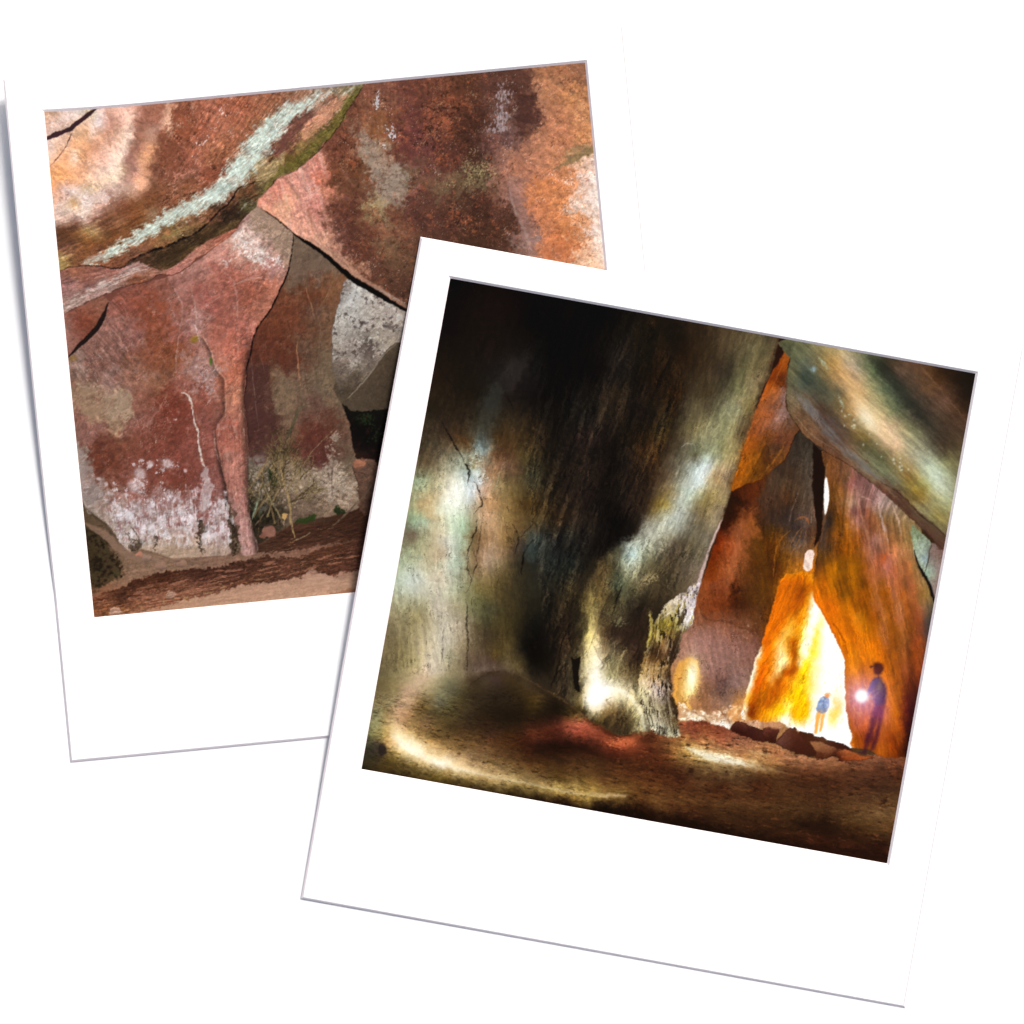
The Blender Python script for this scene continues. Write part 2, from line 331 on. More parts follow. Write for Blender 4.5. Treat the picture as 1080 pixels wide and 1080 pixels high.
    pil = c.poly('208,338 300,270 285,327 274,340 269,350 264,375 260.5,387 257,419 259,437 262,480 263,533 268,565 272,576 270,583 264,585.5 256,585 253.5,577 251,563 248.6,552 242,533 239,515 233,488 228.6,465 229,448 237,436 237,418 236,400 227,389 222,370 215,358', .8, .6)
    low = sstep(335, 350, c.Y)
    lu, lt_, ld = c.flow('208,338 222,370 237,400 238,436 229,450 230,466 236,500 242,533 250,565 255,585', '278,338 269,350 264,375 259,403 258,430 262,480 262,520 266,555 272,585')
    rnd = pil * sstep(345, 380, c.Y); c.C *= (1 + rnd * (.16 - .75 * (lt_ - .38) ** 2 - .5 * sstep(.72, 1, lt_)))[..., None]
    lm = (1 - pil) * wall
    # pillar shadow side and rim
    c.mul(c.line('208,338 215,358 222,370 227,389 236,400 237,418 237,436 229,448 229,465 233,488 239,515 242,533 249,552 254,577', 3.2, 3.2, .8) * lm, .68); c.mul(c.line('229,466 234,490 239,515 243,533 250,555 254,580', [2, 3, 4, 5, 5, 3], 3, 1) * lm, .6)
    c.put(c.line('210,342 216,358 223,370 228,388 237.5,400 238.5,418 238,437 231,449', .7, .7, .5), '#c8987c', .75)
    c.streak(pil * low, 86, 24, 2.6, .10, 81); c.streak(wall * sstep(340, 300, c.Y), -28, 16, 3, .10, 83)
    c.mul(pil * low * sstep(9, 1, c.Y * 0 + np.abs(c.X - (233 + (c.Y - 488) * .2))) * sstep(470, 500, c.Y) * .6, .8)
    c.streak(lm * sstep(430, 400, c.Y) * sstep(170, 120, c.X), 48, 18, 2.6, .28, 85, 4)
    c.streak(lm * sstep(300, 340, c.Y), 70, 26, 5, .08, 87)
    # apex: pale weathered cap, white bloom under it
    cap = c.poly('271,216 283,225 294,233 303,240 309.5,246 309,256 306,276 297,270 288,258 274,245 262,238 262,228', 2.5, 3)
    c.put(cap, '#9c7e69', .75); c.streak(cap, 40, 12, 1.5, .10, 89)
    wb = np.clip(c.blob(258, 255, 13, 22, -38) * 1.2 + c.blob(270, 268, 20, 10, 30) + c.blob(292, 276, 10, 10) * .9 + c.blob(240, 277, 14, 8, -30) * .8, 0, 1) * wall * (1 - cap * .8)
    c.speck(wb, '#eadcd4', 3.2, .06, .16, .75, 91, 4); c.speck(wb * .8, '#f4ece6', 1.8, .24, .1, .8, 93)
    for pts, w, h, o in [('205,343 209,352 211,360', 1.6, '#e0d2cc', .8), ('232,283 246,296 249,310 251,330 250,348', .9, '#b88a80', .7), ('245,302 258,296 272,293 280,294', 1.2, '#c4988c', .7), ('217,324 227,316 239,310', 1.2, '#b88880', .6), ('218,345 232,332 245,326', 1, '#7c4438', .6),
                         ('178,295 185,307 192,320 193,330 190,345 188,360 186,378 185,390', 1.0, '#b88c80', .7), ('187,292 192,300 196,310', .8, '#b07a6c', .6), ('203,310 207,330 206,345', 1.1, '#c8a89e', .6), ('111,341 120,349 127,358 133,368 138,378', .9, '#b0806f', .7),
                         ('101,358 108,368 115,378 121,385', .9, '#a8806f', .6), ('132,326 137,336', 1.4, '#b49890', .6), ('250,345 252,360 252,380', .7, '#c09082', .6), ('160,420 170,428 172,440 165,445', .6, '#a87a68', .5),
                         ('192,414 199,418 203,430 205,445 209,456 210,470 212,482 215,492', [1.4, 1.2, 1.0, .9, 1, 1.2, 1.5, 2.2], '#d6c8ba', .85), ('203,425 208,442 212,452', .6, '#c08a78', .6), ('175,445 171,455', .8, '#b88878', .6), ('226,455 227,470 229,478 232,487', 1, '#b0968a', .7),
                         ('217,428 222,421 224,418', .9, '#c8b0b0', .7)]:
        c.put(c.line(pts, w, .8, 1.1) * wall, h, o)
    # tan stains on the left, pale rims
    t1 = c.poly('75,408 92,405 112,412 115,425 110,438 96,440 86,436 80,424', 2.5, 6); t2 = c.poly('113,416 128,414 142,424 140,438 132,448 122,446 114,438 111,428', 2, 4)
    c.put(t1, '#8f7058', .6); c.put(t2, '#9c8068', .7); c.speck((t1 + t2).clip(0, 1) * .6, '#6c4a3c', 3, .1, .1, .6, 95)
    c.put(c.line('80,405 95,409 112,407', 1.2, 1.2, 2.5), '#bca896', .6); c.put(c.line('176,415 170,428 160,443 148,455', .8, 1, 1.5), '#a87c6c', .6)
    ul = lm * np.clip(c.blob(100, 385, 40, 26), 0, 1); c.speck(ul * .85, '#b8a49c', 2.6, .28, .12, .7, 97, 4, 52, 4); c.speck(ul * .8, '#4e3428', 4, .22, .15, .5, 99, 3, 52, 3)
    gr = lm * np.clip(c.blob(212, 388, 14, 30, -14) + c.blob(222, 405, 13, 10), 0, 1); c.speck(gr * .9, '#c4b0b0', 3, .12, .16, .6, 101, 4); c.speck(gr * .6, '#5c302c', 4, .14, .1, .6, 103)
    pk = lm * np.clip(c.blob(195, 388, 14, 34, 8) + c.blob(190, 405, 8, 8), 0, 1); c.speck(pk * .8, '#c49482', 2.6, .22, .12, .6, 105, 4)
    mr = lm * np.clip(c.blob(150, 445, 34, 22) + c.blob(165, 465, 24, 14) * .7, 0, 1); c.speck(mr * .75, '#b07c6c', 2.6, .22, .12, .6, 107, 4)
    wv = wall * (1 - cap)
    c.vein(wv, '#c49a8c', 22, .03, .5, 331); c.vein(wv, '#5c3228', 26, .03, .5, 333); c.vein(lm * sstep(440, 360, c.Y), '#b89488', 9, .06, .4, 335, 58, 3); c.vein(pil, '#c8988a', 10, .05, .35, 337, 84, 4)
    c.speck(wv * .5, '#6a3a2e', 9, .0, .25, .4, 339, 5); c.speck(wv * .5, '#b4877a', 7, .06, .22, .35, 341, 5)
    # lower salt bloom
    sb = lm * np.clip(sstep(498, 535, c.Y + 9 * c.N2[1]) * sstep(592, 572, c.Y) * sstep(92, 125, c.X), 0, 1)
    c.speck(sb * .95, '#d2c6ca', 5.5, .02, .22, .65, 111, 5); c.speck(sb * .85, '#8a5c58', 6, .12, .14, .55, 113, 5); c.speck(sb * .8, '#e4dee4', 2.6, .2, .12, .7, 115, 4)
    c.speck(sb * .85, '#dad0d4', 3, .08, .14, .6, 127, 4, 86, 4); c.speck(sb * .8, '#7c4640', 4, .14, .1, .6, 129, 4, 84, 3)
    sp = lm * np.clip(c.blob(148, 497, 20, 20) + c.blob(178, 492, 12, 9) + c.blob(155, 515, 40, 8) * .8 + c.blob(110, 515, 18, 16) * .6 + c.blob(217, 505, 6, 20) + c.blob(170, 470, 20, 20) * .5, 0, 1)
    c.speck(sp * .82, '#d4c2c2', 5, .1, .08, .8, 117, 4); c.speck(sp * .6, '#dccfcf', 3.2, .18, .07, .8, 119, 3)
    c.put(c.poly('212,500 217,492 221,504 224,515 219,535 213,540 213,515', 1.5, 3) * wall, '#c0acaa', .7)
    for x, y, rx, ry in [(160, 489, 4, 3.4), (177, 490, 7, 5), (147, 500, 6, 7), (105, 506, 3, 2), (112, 511, 2, 2.5), (142, 513, 8, 6), (185, 441, 2, 1.6), (195, 496, 2.2, 2)]:
        c.put(lm * c.blob(x, y, rx, ry, 20, 2, 3) * sstep(-.55, .1, c.N1[0] + .2), '#d0bcbc', .75)
    lb = wall * (1 - pil) * sstep(560, 580, c.Y + 4 * c.N2[0]) * sstep(120, 150, c.X); c.put(lb, '#ac8e74', .55); c.streak(sb, 84, 14, 2.2, .12, 121)
    for q in ['130,558 136,562 141,570 150,566 153,572 148,578 140,582 137,576 139,570 131,563', '163,566 165,564 165.5,578 163.5,580', '209,552 212,547 216,551 218,560 214,563 213,575 216,585 212,582 208,572', '240,533 246,534 248,548 251,562 253,578 250,585 244,582 243,565 240,550']:
        m = c.poly(q, 1.2, 3.2); c.put(m, '#3c2c1e', .8); c.speck(m * .8, '#7a6450', 3, .06, .15, .7, 123); c.speck(m * .7, '#1a120a', 3, .06, .15, .8, 124)
    c.put(c.line('138,556 143,562 147,567', 1.2, .8), '#3a2c20', .8); c.put(c.line('164,528 166,545', 1, 1), '#6e5c50', .6); c.put(c.line('160,541 180,542 205,541', .5, .6), '#5c4438', .6); c.put(c.line('95,524 108,528 126,529', .6, .6), '#4e3c30', .6)
    lc = c.poly('70,460 84,470 92,480 97,495 105,512 110,526 90,528', 1.2, 2); c.put(lc, '#8f7c74', .65); c.speck(lc * .8, '#b8aaa6', 3, .15, .15, .6, 125, 4)
    el = c.line('89,534 100,544 110,552 118,562 126,572', 2.0, 1.5, 1.5); c.put(el, '#3a2e20', .7)
    c.put(c.blob(205, 357, 5, 3.5, -25, 2, 2), '#8a6a1c', .9); c.put(c.blob(222.5, 381, 1.7, 4.5, 0, 2), '#3f5a18', .9); c.put(c.blob(78, 379, 4, 3, 0, 2, 2), '#8a6430', .8)
    c.put(c.line('271,216 283,225 294,233 303,240 309.5,246', 1.1, .8), '#1a0f0a', .9)
    c.put(c.line('310,247 309,258 306,276 303,289 296,305 285,328 275,340 269,351 266.5,361 264,376 260.5,388 260,404 258,418', [1, 1.2, 1.2, 1.3, 1.4, 1.4, 1.5, 1.4, 1.3, 1.2, 1.2, 1, .6], .7, .6), '#080403', .97)
    c.put(c.line('258,418 260,437 262,459 263,480', .7, .8), '#2a1612', .6)
    # ---------- slabs under the overhang
    we = c.poly('55,300 69,331 86,322 105,312 116,318 114,323 106,338 100,349 90,361 75,377 60,380', .8, .8)
    c.region(we, '80,340,#7a4030 90,335,#80402c 78,355,#8a5648 95,345,#743826 74,365,#85564a 105,322,#85513f 70,345,#8c6054', 3, 4, 2, 15, .08, .14)
    c.put(c.line('115,320 110,333 104,345 96,354 86,364 74,377', [1, 2.2, 2.6, 2.6, 2.2, 1.6], .8, .7), '#160b08', .97)
    s2 = c.poly('50,270 83,278 125,281 147,275 171,283 183,280 200,267 221,253 246,241 250,244 246,247 222,264 208,272 200,280 183,290 168,289 155,297 133,302 105,314 86,323 69,332 50,340', .8, .7)
    c.region(s2, '70,300,#90605a 75,290,#86523e 100,290,#8a5648 140,284,#a87e74 125,297,#9c7468 110,303,#a07a70 80,318,#a88478 145,297,#80482f 165,290,#9a6450 215,262,#b0705a 200,275,#b07060 235,250,#a85e48 66,310,#8a5c54 120,287,#905a4e 95,300,#84544a 185,285,#a8685a', 3, 4, 2.2, 12, .09, .12)
    u, t, dd = c.flow('58,298 95,293 125,285 150,276 185,282 248,240', '66,333 105,314 140,300 170,290 205,276 248,247')
    c.C *= (1 + s2 * .26 * fbl(u / 26, t * 7, 131, 4))[..., None]
    c.put(s2 * c.line('66,331 80,318 97,308 120,297 143,285 158,282', [2, 3, 4, 4, 4, 2], 2.5, 2) * sstep(-.25, .25, fbl(u / 12, t * 14, 133, 4)), '#c4b2a8', .75)
    c.put(c.line('69,332 86,323 105,314 133,302 155,297.5 168,289.5 183,290 200,281', .7, .8, .7), '#2c1512', .75)
    # ---------- right boulder
    R = c.poly('377,60 383,89 376,102 366,116 365,124 358,132 348,146 340,152 336,159 323,170 312,179 293,187 287,195 273,209 270,216 283,224 294,232 303,239 312,247 330,257 349,271 369,288 388,300 408,312 432,327 520,360 720,360 720,40', .8, .7)
    c.put(c.line('308,245 318,251 332,260 350,273.5 369,291.5 388,303 408,315 432,330', [1.5, 2.5, 3, 3.2, 3.6, 3.6, 3.2, 3], .7, .7), '#050302', 1)
    c.region(R, '290,205,#d0806a 300,215,#dc9a78 310,200,#d48a74 320,225,#d08a76 330,200,#c98a7c 335,240,#c98a74 320,183,#d08c7a 335,175,#c27460 340,185,#c86c54 343,200,#d08064 338,215,#c87a6a 350,172,#7a4430 360,150,#6a3a28 375,120,#74432f 360,190,#6c3e26 365,165,#7f4630 380,180,#6a3e26 400,110,#8a5840 395,92,#7c4a38 400,140,#85502f '
      '390,150,#a0826c 398,165,#a88a72 405,185,#988070 410,200,#958172 402,205,#907a68 416,190,#92806f 430,110,#6c3a30 450,100,#6a3a2c 430,140,#683630 450,150,#663630 424,165,#66382a 440,170,#6e3c34 470,90,#6c3c2a 480,110,#6a3826 470,130,#7c4230 475,150,#4e2a20 480,170,#5e3026 450,185,#6a4434 465,195,#75583f 435,190,#6a4a34 440,210,#62362c '
      '495,90,#54301f 500,130,#402218 495,150,#3e2218 520,90,#5a352c 530,120,#74544e 535,130,#785650 547,110,#4e2c24 556,100,#502e24 555,130,#54302a 520,140,#5c3832 530,150,#6c4844 505,180,#5c4634 500,190,#6a543a 520,175,#8a5a4a 540,160,#9a6650 565,150,#b07050 570,100,#b07454 585,90,#b87850 600,80,#a86844 590,105,#b07048 605,100,#c8804c 610,88,#8a5a40 '
      '612,120,#d08a58 600,130,#b8744e 580,130,#b87450 575,150,#bd7a58 595,148,#c87c54 617,140,#cc8250 550,170,#ac6c50 570,175,#be7856 610,160,#a07a52 615,178,#e8b498 626,190,#f4dcd0 623,210,#f0d4c4 628,240,#efc9b4 632,265,#f2cdb4 600,185,#d88858 590,200,#d88450 570,195,#cc7848 560,220,#c4744c 580,240,#c8784c 600,230,#d2824e 605,250,#d07c48 590,265,#c06c40 '
      '570,260,#c87850 615,255,#e0986c 622,275,#efbf9c 545,200,#a8705c 551,220,#8f5c4c 556,245,#8a6258 562,262,#a07c70 500,215,#40241a 520,220,#4e2a20 535,240,#46281c 510,245,#3e2418 530,255,#4e2c20 480,230,#4e2c22 450,225,#54302a 430,230,#5c342a 413,232,#7a4a34 400,222,#a8885c 396,212,#b09a6c 405,245,#a06c50 420,250,#8a5840 410,262,#806044 425,275,#6a4a34 390,250,#6a3c2c '
      '370,240,#60342a 360,220,#643628 351,222,#70402f 355,250,#70443a 375,265,#643628 395,280,#5f382a 415,290,#604030 420,308,#4f3022 400,298,#5a3626 360,274,#b8846a 350,264,#b8806a 371,287,#a8745a 340,255,#b87e64 383,215,#683a2a 375,205,#7a4a36', 4.5, 9, 2.5, 12, .08, .18, patch=.38)
    st = R * sstep(352, 335, c.X + 4 * c.N2[0])
    u, t, dd = c.flow('283,200 300,222 325,245 345,262', '330,165 340,200 345,230 352,262')
    c.C *= (1 + st * .16 * fbl(c.aniso(70, 40, 5, 141, 3), t * 3, 143, 2))[..., None]
    c.streak(st, 72, 40, 4.5, .14, 145, 4); c.put(st * sstep(.1, .45, c.aniso(74, 50, 6, 147, 3)), '#e8b8a4', .45)
    c.put(c.line('300,200 303,215 306,230', 1.8, 2, 1), '#ecc090', .5); c.put(c.line('324,215 328,230 330,245 337,252', .9, .9), '#a86a48', .7)
    dark = R * sstep(346, 354, c.X + 5 * c.N2[0]) * sstep(560, 540, c.X - (c.Y - 200) * .15 + 5 * c.N2[0])
    c.speck(dark * .55, '#a45030', 4.5, .02, .16, .6, 151, 5); c.speck(dark * .5, '#2c160e', 5, .02, .16, .6, 153, 5); c.speck(dark * .5, '#b07a5c', 2.2, .13, .1, .5, 155, 3)
    c.speck(R * .45, '#e8d8cc', 1.8, .09, .06, .45, 157, 2)
    c.streak(dark * sstep(200, 150, c.Y), 88, 24, 3.5, .14, 159)
    for q, h, o in [('380,150 386,138 391,148 397,163 398,172 412,173 424,178 424,190 430,205 422,212 412,208 408,225 402,210 397,195 394,180', '#9a8472', .7), ('392,205 397,202 404,215 410,230 416,242 408,240 402,232 398,220', '#ac9468', .45)]:
        m = c.poly(q, 2, 5); c.put(m, h, o); c.speck(m * .8, '#6a4c3a', 3, .02, .1, .6, 161)
    for q, h, o in [('352,238 376,214 420,224 440,210 480,204 528,194 537,212 544,228 551,248 560,278 540,310 420,300 366,262', '#50301f', .3), ('424,96 520,80 545,84 549,136 534,146 512,152 498,172 478,176 462,158 448,120', '#54301f', .25), ('350,190 362,172 382,178 390,192 388,212 372,212 356,207', '#5e3824', .5)]:
        m = c.poly(q, 11, 12) * R; c.put(m, h, o); c.speck(m * .7, '#8a4a30', 2.6, .1, .14, .5, 163); c.speck(m * .5, '#a8845c', 1.9, .2, .1, .5, 165)
    rz = R * np.clip(c.blob(462, 130, 34, 60) + c.blob(490, 230, 40, 24) * .7 + c.blob(365, 165, 18, 30) * .8, 0, 1); c.speck(rz * .9, '#a8522f', 3, .0, .14, .6, 351, 5); c.speck(rz * .9, '#24110a', 3.4, .04, .14, .6, 353, 5); c.speck(rz * .8, '#c49068', 1.8, .16, .1, .5, 355)
    c.speck(R * np.clip(c.blob(505, 182, 24, 20, 20), 0, 1), '#9a8658', 2.4, -.06, .16, .7, 357, 5); c.speck(R * np.clip(c.blob(505, 182, 26, 22, 20), 0, 1), '#2a1c10', 2.6, .08, .12, .7, 359, 4)
    for q in ['354,207 353,200 358,194 366,190', '354,206 366,211 380,213', '425,176 440,176 448,184 440,198 425,210 418,214', '356,170 366,186 372,195', '376,125 383,138 390,150']: c.put(c.line(q, 1.1, 1.2, 1.8), '#a4685a', .55)
    c.vein(R * (1 - st), '#2e170e', 14, .035, .55, 321); c.vein(dark, '#a0664c', 9, .05, .4, 323)
    c.vein(R * sstep(560, 580, c.X), '#7a3c22', 20, .025, .6, 325)
    lt = np.clip(c.blob(398, 105, 5, 16, 12) + c.blob(407, 135, 9, 12) + c.blob(415, 142, 5, 8) + c.blob(404, 155, 4, 5), 0, 1) * R; c.speck(lt * .95, '#cfd2da', 2.6, .02, .1, .8, 163, 3)
    yl = np.clip(c.blob(508, 182, 22, 18, 20) + c.blob(473, 197, 14, 10, -20) + c.blob(408, 262, 16, 14) * .8 + c.blob(490, 240, 20, 10) * .5, 0, 1) * R; c.speck(yl * .82, '#b49c68', 2.4, .04, .14, .7, 165, 4); c.speck(yl * .6, '#302014', 3, .1, .1, .6, 167)
    db = c.poly('556,80 562,82 564,110 566,130 563,142 552,146 544,132 548,110', 3, 3); c.put(db, '#4a2a22', .65)
    wl = np.clip(c.blob(531, 108, 12, 30, 0) + c.blob(523, 135, 14, 14) * .8, 0, 1) * R; c.speck(wl * .95, '#b4a4a8', 2.4, -.02, .16, .7, 169, 4, 86, 2)
    c.put(c.poly('535,192 540,186 550,205 556,225 562,245 568,268 560,272 553,255 546,235 541,222 536,210', 2.5, 2), '#9a6e62', .65); c.put(c.line('536,195 540,215 548,232 556,250 562,268', 1.4, 2, 1.5), '#b49a92', .6)
    gst = c.line('632,157 620,160 606,167 596,173 585,178', [5, 4, 3, 2, 1], 1.5, 1.5); c.put(gst * R, '#8c7048', .85); c.speck(gst * .7, '#4e3a20', 2.5, .1, .1, .7, 171)
    c.put(c.line('585,178 570,186 560,180 545,180', .6, .7), '#6c4430', .7)
    for q in ['598,110 608,107 618,101', '588,135 600,130 606,134', '610,148 618,152 624,148 630,152', '605,140 612,138', '585,150 587,165', '600,168 604,185', '575,225 585,235 592,250']: c.put(c.line(q, .5, .6, 1.5), '#6c3a24', .55)
    ws = R * sstep(610, 630, c.X - (c.Y - 170) * .09 + 5 * c.N2[0]) * sstep(165, 182, c.Y); c.put(ws, '#f2d8cc', .3); c.streak(ws, 84, 30, 3, .12, 173); c.put(c.line('616,185 622,220 628,270', 1.2, 1.5, 2), '#d8a488', .5)
    og = R * sstep(560, 572, c.X) * (1 - ws); c.speck(og * .5, '#8a4a2c', 2.6, .06, .1, .5, 175, 4); c.speck(og * np.clip(c.blob(595, 190, 25, 14) + c.blob(597, 222, 18, 10) + c.blob(605, 265, 16, 8), 0, 1), '#f0e0d8', 1.9, .3, .08, .8, 177, 2)
    c.speck(og * sstep(150, 90, c.Y) * .8, '#cc7c4c', 8, .14, .2, .35, 179, 4)
    lip = c.line('312,248 330,257 349,270 362,280 375,291 390,300 408,311 432,326', [1.5, 3, 5, 6, 4, 3, 2.6, 3], 1.5, 1); c.put(lip * R, '#b5836a', .7); c.put(c.line('345,262 356,272 366,280 372,290 385,298 410,311 430,324', .8, .8) , '#7a5442', .6); c.put(c.line('395,303 410,311 430,322', 1.3, 1.2), '#a89890', .6)
    ed = c.line('342,155 343,175 345,195 342,215 347,235 352,252', 2.5, 3, 3); c.put(ed * R, '#d08468', .45)
    c.put(c.line('354,205 356,198 360,193', 1.2, 1.2), '#b8806c', .6); c.put(c.line('356,207 370,210 385,212', 1, 1.2, 1.5), '#9a6450', .5); c.put(c.line('358,178 366,188 372,196', .8, .9), '#9a7058', .5); c.put(c.line('420,212 432,206 442,200 436,178 428,175', 1.1, 1.5, 2), '#94605a', .6)
    # ---------- overhang
    O = c.poly('30,80 200,60 377,60 383,89 376,102 366,116 365,124 358,132 348,146 340,152 336,159 323,170 312,179 293,187 287,195 273,209 271,217 258,229 246,242 221,253 200,268 186,279 171,285 158,281 147,276 138,277 125,283 105,281 83,281 60,288 30,290', .8, .8)
    c.region(O, '55,124,#c9a08c 68,134,#d0aa98 78,120,#c8b4a4 62,150,#e4b49c 70,170,#f0a678 60,190,#f3a26b 58,172,#e8ac88 85,150,#e8a882 95,133,#e3c2b4 110,125,#d99a86 105,145,#d59a82 95,165,#eab090 85,180,#f0ae80 115,165,#f2cdb8 120,180,#f5d8c0 128,130,#eab8a4 134,150,#f0c4ac 139,118,#f0b49c 100,180,#f0bc9c 108,188,#f0d0b4 '
      '152,115,#a8694e 145,135,#a0664c 142,155,#a8705a 133,178,#a97862 136,190,#c09080 157,155,#d98a62 155,175,#e0946a 150,190,#e0a07c 163,140,#a06044 178,113,#ecab86 173,128,#e8b090 186,118,#9a5a42 170,160,#8a4c34 168,180,#8a4a32 180,190,#9a5a40 182,150,#8c4f36 65,205,#d8a48c 85,202,#d9b3a2 100,210,#c9a290 80,220,#d8b09a 60,220,#d0a08e 120,200,#c4968a '
      '132,212,#80492f 150,208,#7d452c 170,215,#8a5034 112,228,#7c482e 200,120,#96523a 195,130,#a04f34 220,115,#ad644a 240,130,#b0664a 215,150,#a55e45 250,110,#a4593e 280,105,#9a5c40 310,98,#96664a 230,160,#a2603f 200,165,#a05a42 210,190,#8f4d36 250,160,#95583c 200,185,#b5735c 240,187,#86452e 260,150,#8f553a 280,130,#96603f 190,205,#8f5236 '
      '300,150,#6f4035 315,130,#6c4034 330,130,#c8866a 350,115,#b07858 360,98,#8a7458 345,98,#9a8470 285,178,#a88e60 300,165,#85603a 325,150,#80603a 345,140,#70602c 365,112,#74642c 310,172,#6c5622 230,240,#6a4a2c 250,217,#5f4028 200,260,#54391f 262,205,#7c5230 180,275,#4f3820 160,275,#8a5840 240,228,#4a3120 265,212,#6a5a38 '
      '75,250,#7a4226 100,255,#8a5230 70,275,#7c4a2c 120,275,#80492f 140,262,#8c5638 110,243,#84502e 160,258,#805030 185,243,#8a6a40 60,258,#70402c 90,240,#9c7050 220,225,#8a5438 60,240,#b48c7c', 4.5, 9, 2.5, 12, .08, .18, patch=.38)
    u, t, dd = c.flow('40,225 80,225 120,205 160,180 200,150 250,110 270,80', '60,288 110,282 150,268 200,249 240,214 290,165 385,80')
    zone = O * sstep(.0, .12, t) * sstep(190, 235, c.Y + (c.X - 130) * .55)
    c.C *= (1 + zone * .30 * fbl(u / 34, t * 11, 201, 4))[..., None]; c.C *= (1 + zone * .22 * fbl(u / 7, t * 26, 203, 3))[..., None]
    ub = O * sstep(150, 190, c.X) * sstep(200, 170, c.Y + (c.X - 200) * .25)
    c.streak(ub, -52, 22, 2.6, .22, 205, 4); c.speck(ub * .62, '#d8a890', 2.2, .16, .12, .7, 207, 4, -52, 3); c.speck(np.clip(c.blob(232, 125, 14, 30, 35) + c.blob(205, 160, 8, 30, 35), 0, 1) * O * .8, '#e4ccc8', 2.2, .22, .1, .8, 209, 3, -52, 2); c.speck(ub * .55, '#5c2e1c', 4, .12, .14, .6, 211, 4)
    c.speck(zone * .55, '#c89c74', 2.4, .2, .1, .65, 213, 4, -30, 4); c.speck(zone * .55, '#3a2012', 3, .12, .12, .6, 215, 4, -30, 4)
    lf = O * sstep(150, 120, c.X); c.put(lf * sstep(215, 190, c.Y), '#e8a070', .16); c.speck(lf * .5, '#f8e4da', 4, .14, .12, .6, 217, 5, -50, 2); c.speck(lf * sstep(92, 105, c.X) * .6, '#a86448', 4, .18, .12, .55, 219, 4)
    for q, h, o, sd in [('144,98 158,98 164,112 166,128 152,136 150,150 146,166 140,188 128,196 122,190 131,176 136,160 137,140 141,118', '#9a6450', .55, 301), ('162,98 178,98 174,112 168,124 164,118', '#96573f', .5, 303),
                        ('188,98 205,98 210,130 200,160 190,150 182,146 176,140 184,118', '#86482f', .5, 305), ('160,141 168,138 178,146 190,156 200,168 190,182 178,192 164,192 158,198 163,180 166,160', '#7c432e', .6, 307),
                        ('52,252 75,246 92,238 106,228 118,216 126,204 140,201 154,205 166,192 180,192 200,186 215,192 200,210 170,226 140,246 110,262 80,276 56,282', '#78452b', .5, 309)]:
        m = c.poly(q, 2, 5) * O; c.put(m, h, o); c.speck(m * .8, '#b07c60', 2.4, .14, .12, .55, sd); c.speck(m * .7, '#4a2416', 3, .1, .12, .5, sd + 1)
    c.vein(O * sstep(150, 175, c.X), '#d0a48c', 9, .06, .5, 311, -52, 3); c.vein(O, '#45200f', 16, .035, .6, 313, -35, 3); c.vein(zone, '#2c160c', 8, .05, .6, 315, -28, 5)
    cst = O * np.clip(c.blob(78, 213, 30, 16, -8) * 1.2 + c.blob(100, 208, 24, 10) + c.blob(66, 130, 20, 12, -20) * 1.2 + c.blob(105, 128, 10, 12), 0, 1); c.speck(cst * .85, '#f0e2dc', 3.4, .03, .16, .7, 221, 4); c.speck(cst * .6, '#7e4c40', 3.4, .1, .12, .6, 223, 4); c.speck(cst * .5, '#a8863c', 3, .2, .1, .6, 225)
    bb = O * np.clip(c.blob(143, 148, 7, 38, 14) + c.blob(174, 165, 14, 30, 10), 0, 1); c.speck(bb * .7, '#6e3c2a', 3, .05, .15, .6, 227, 4); c.speck(O * np.clip(c.blob(157, 165, 6, 30, 12), 0, 1) * .7, '#7a4030', 2.2, .18, .1, .7, 229)
    c.put(O * c.line('178,108 174,122 168,133 158,138 152,142', [3, 4, 4, 2, 1], 2, 1.5), '#eebc9c', .7); c.put(O * c.line('139,112 138,135 133,160 128,178', [3, 3, 4, 4], 2.5, 2), '#f6d4c0', .55); c.put(O * c.line('138,196 150,203 160,195 168,180', 1.6, 2, 1.5), '#ecb494', .6); c.put(O * c.poly('160,142 170,139 182,150 188,165 178,178 166,176 160,190 168,168 162,152', 3, 3), '#814730', .55)
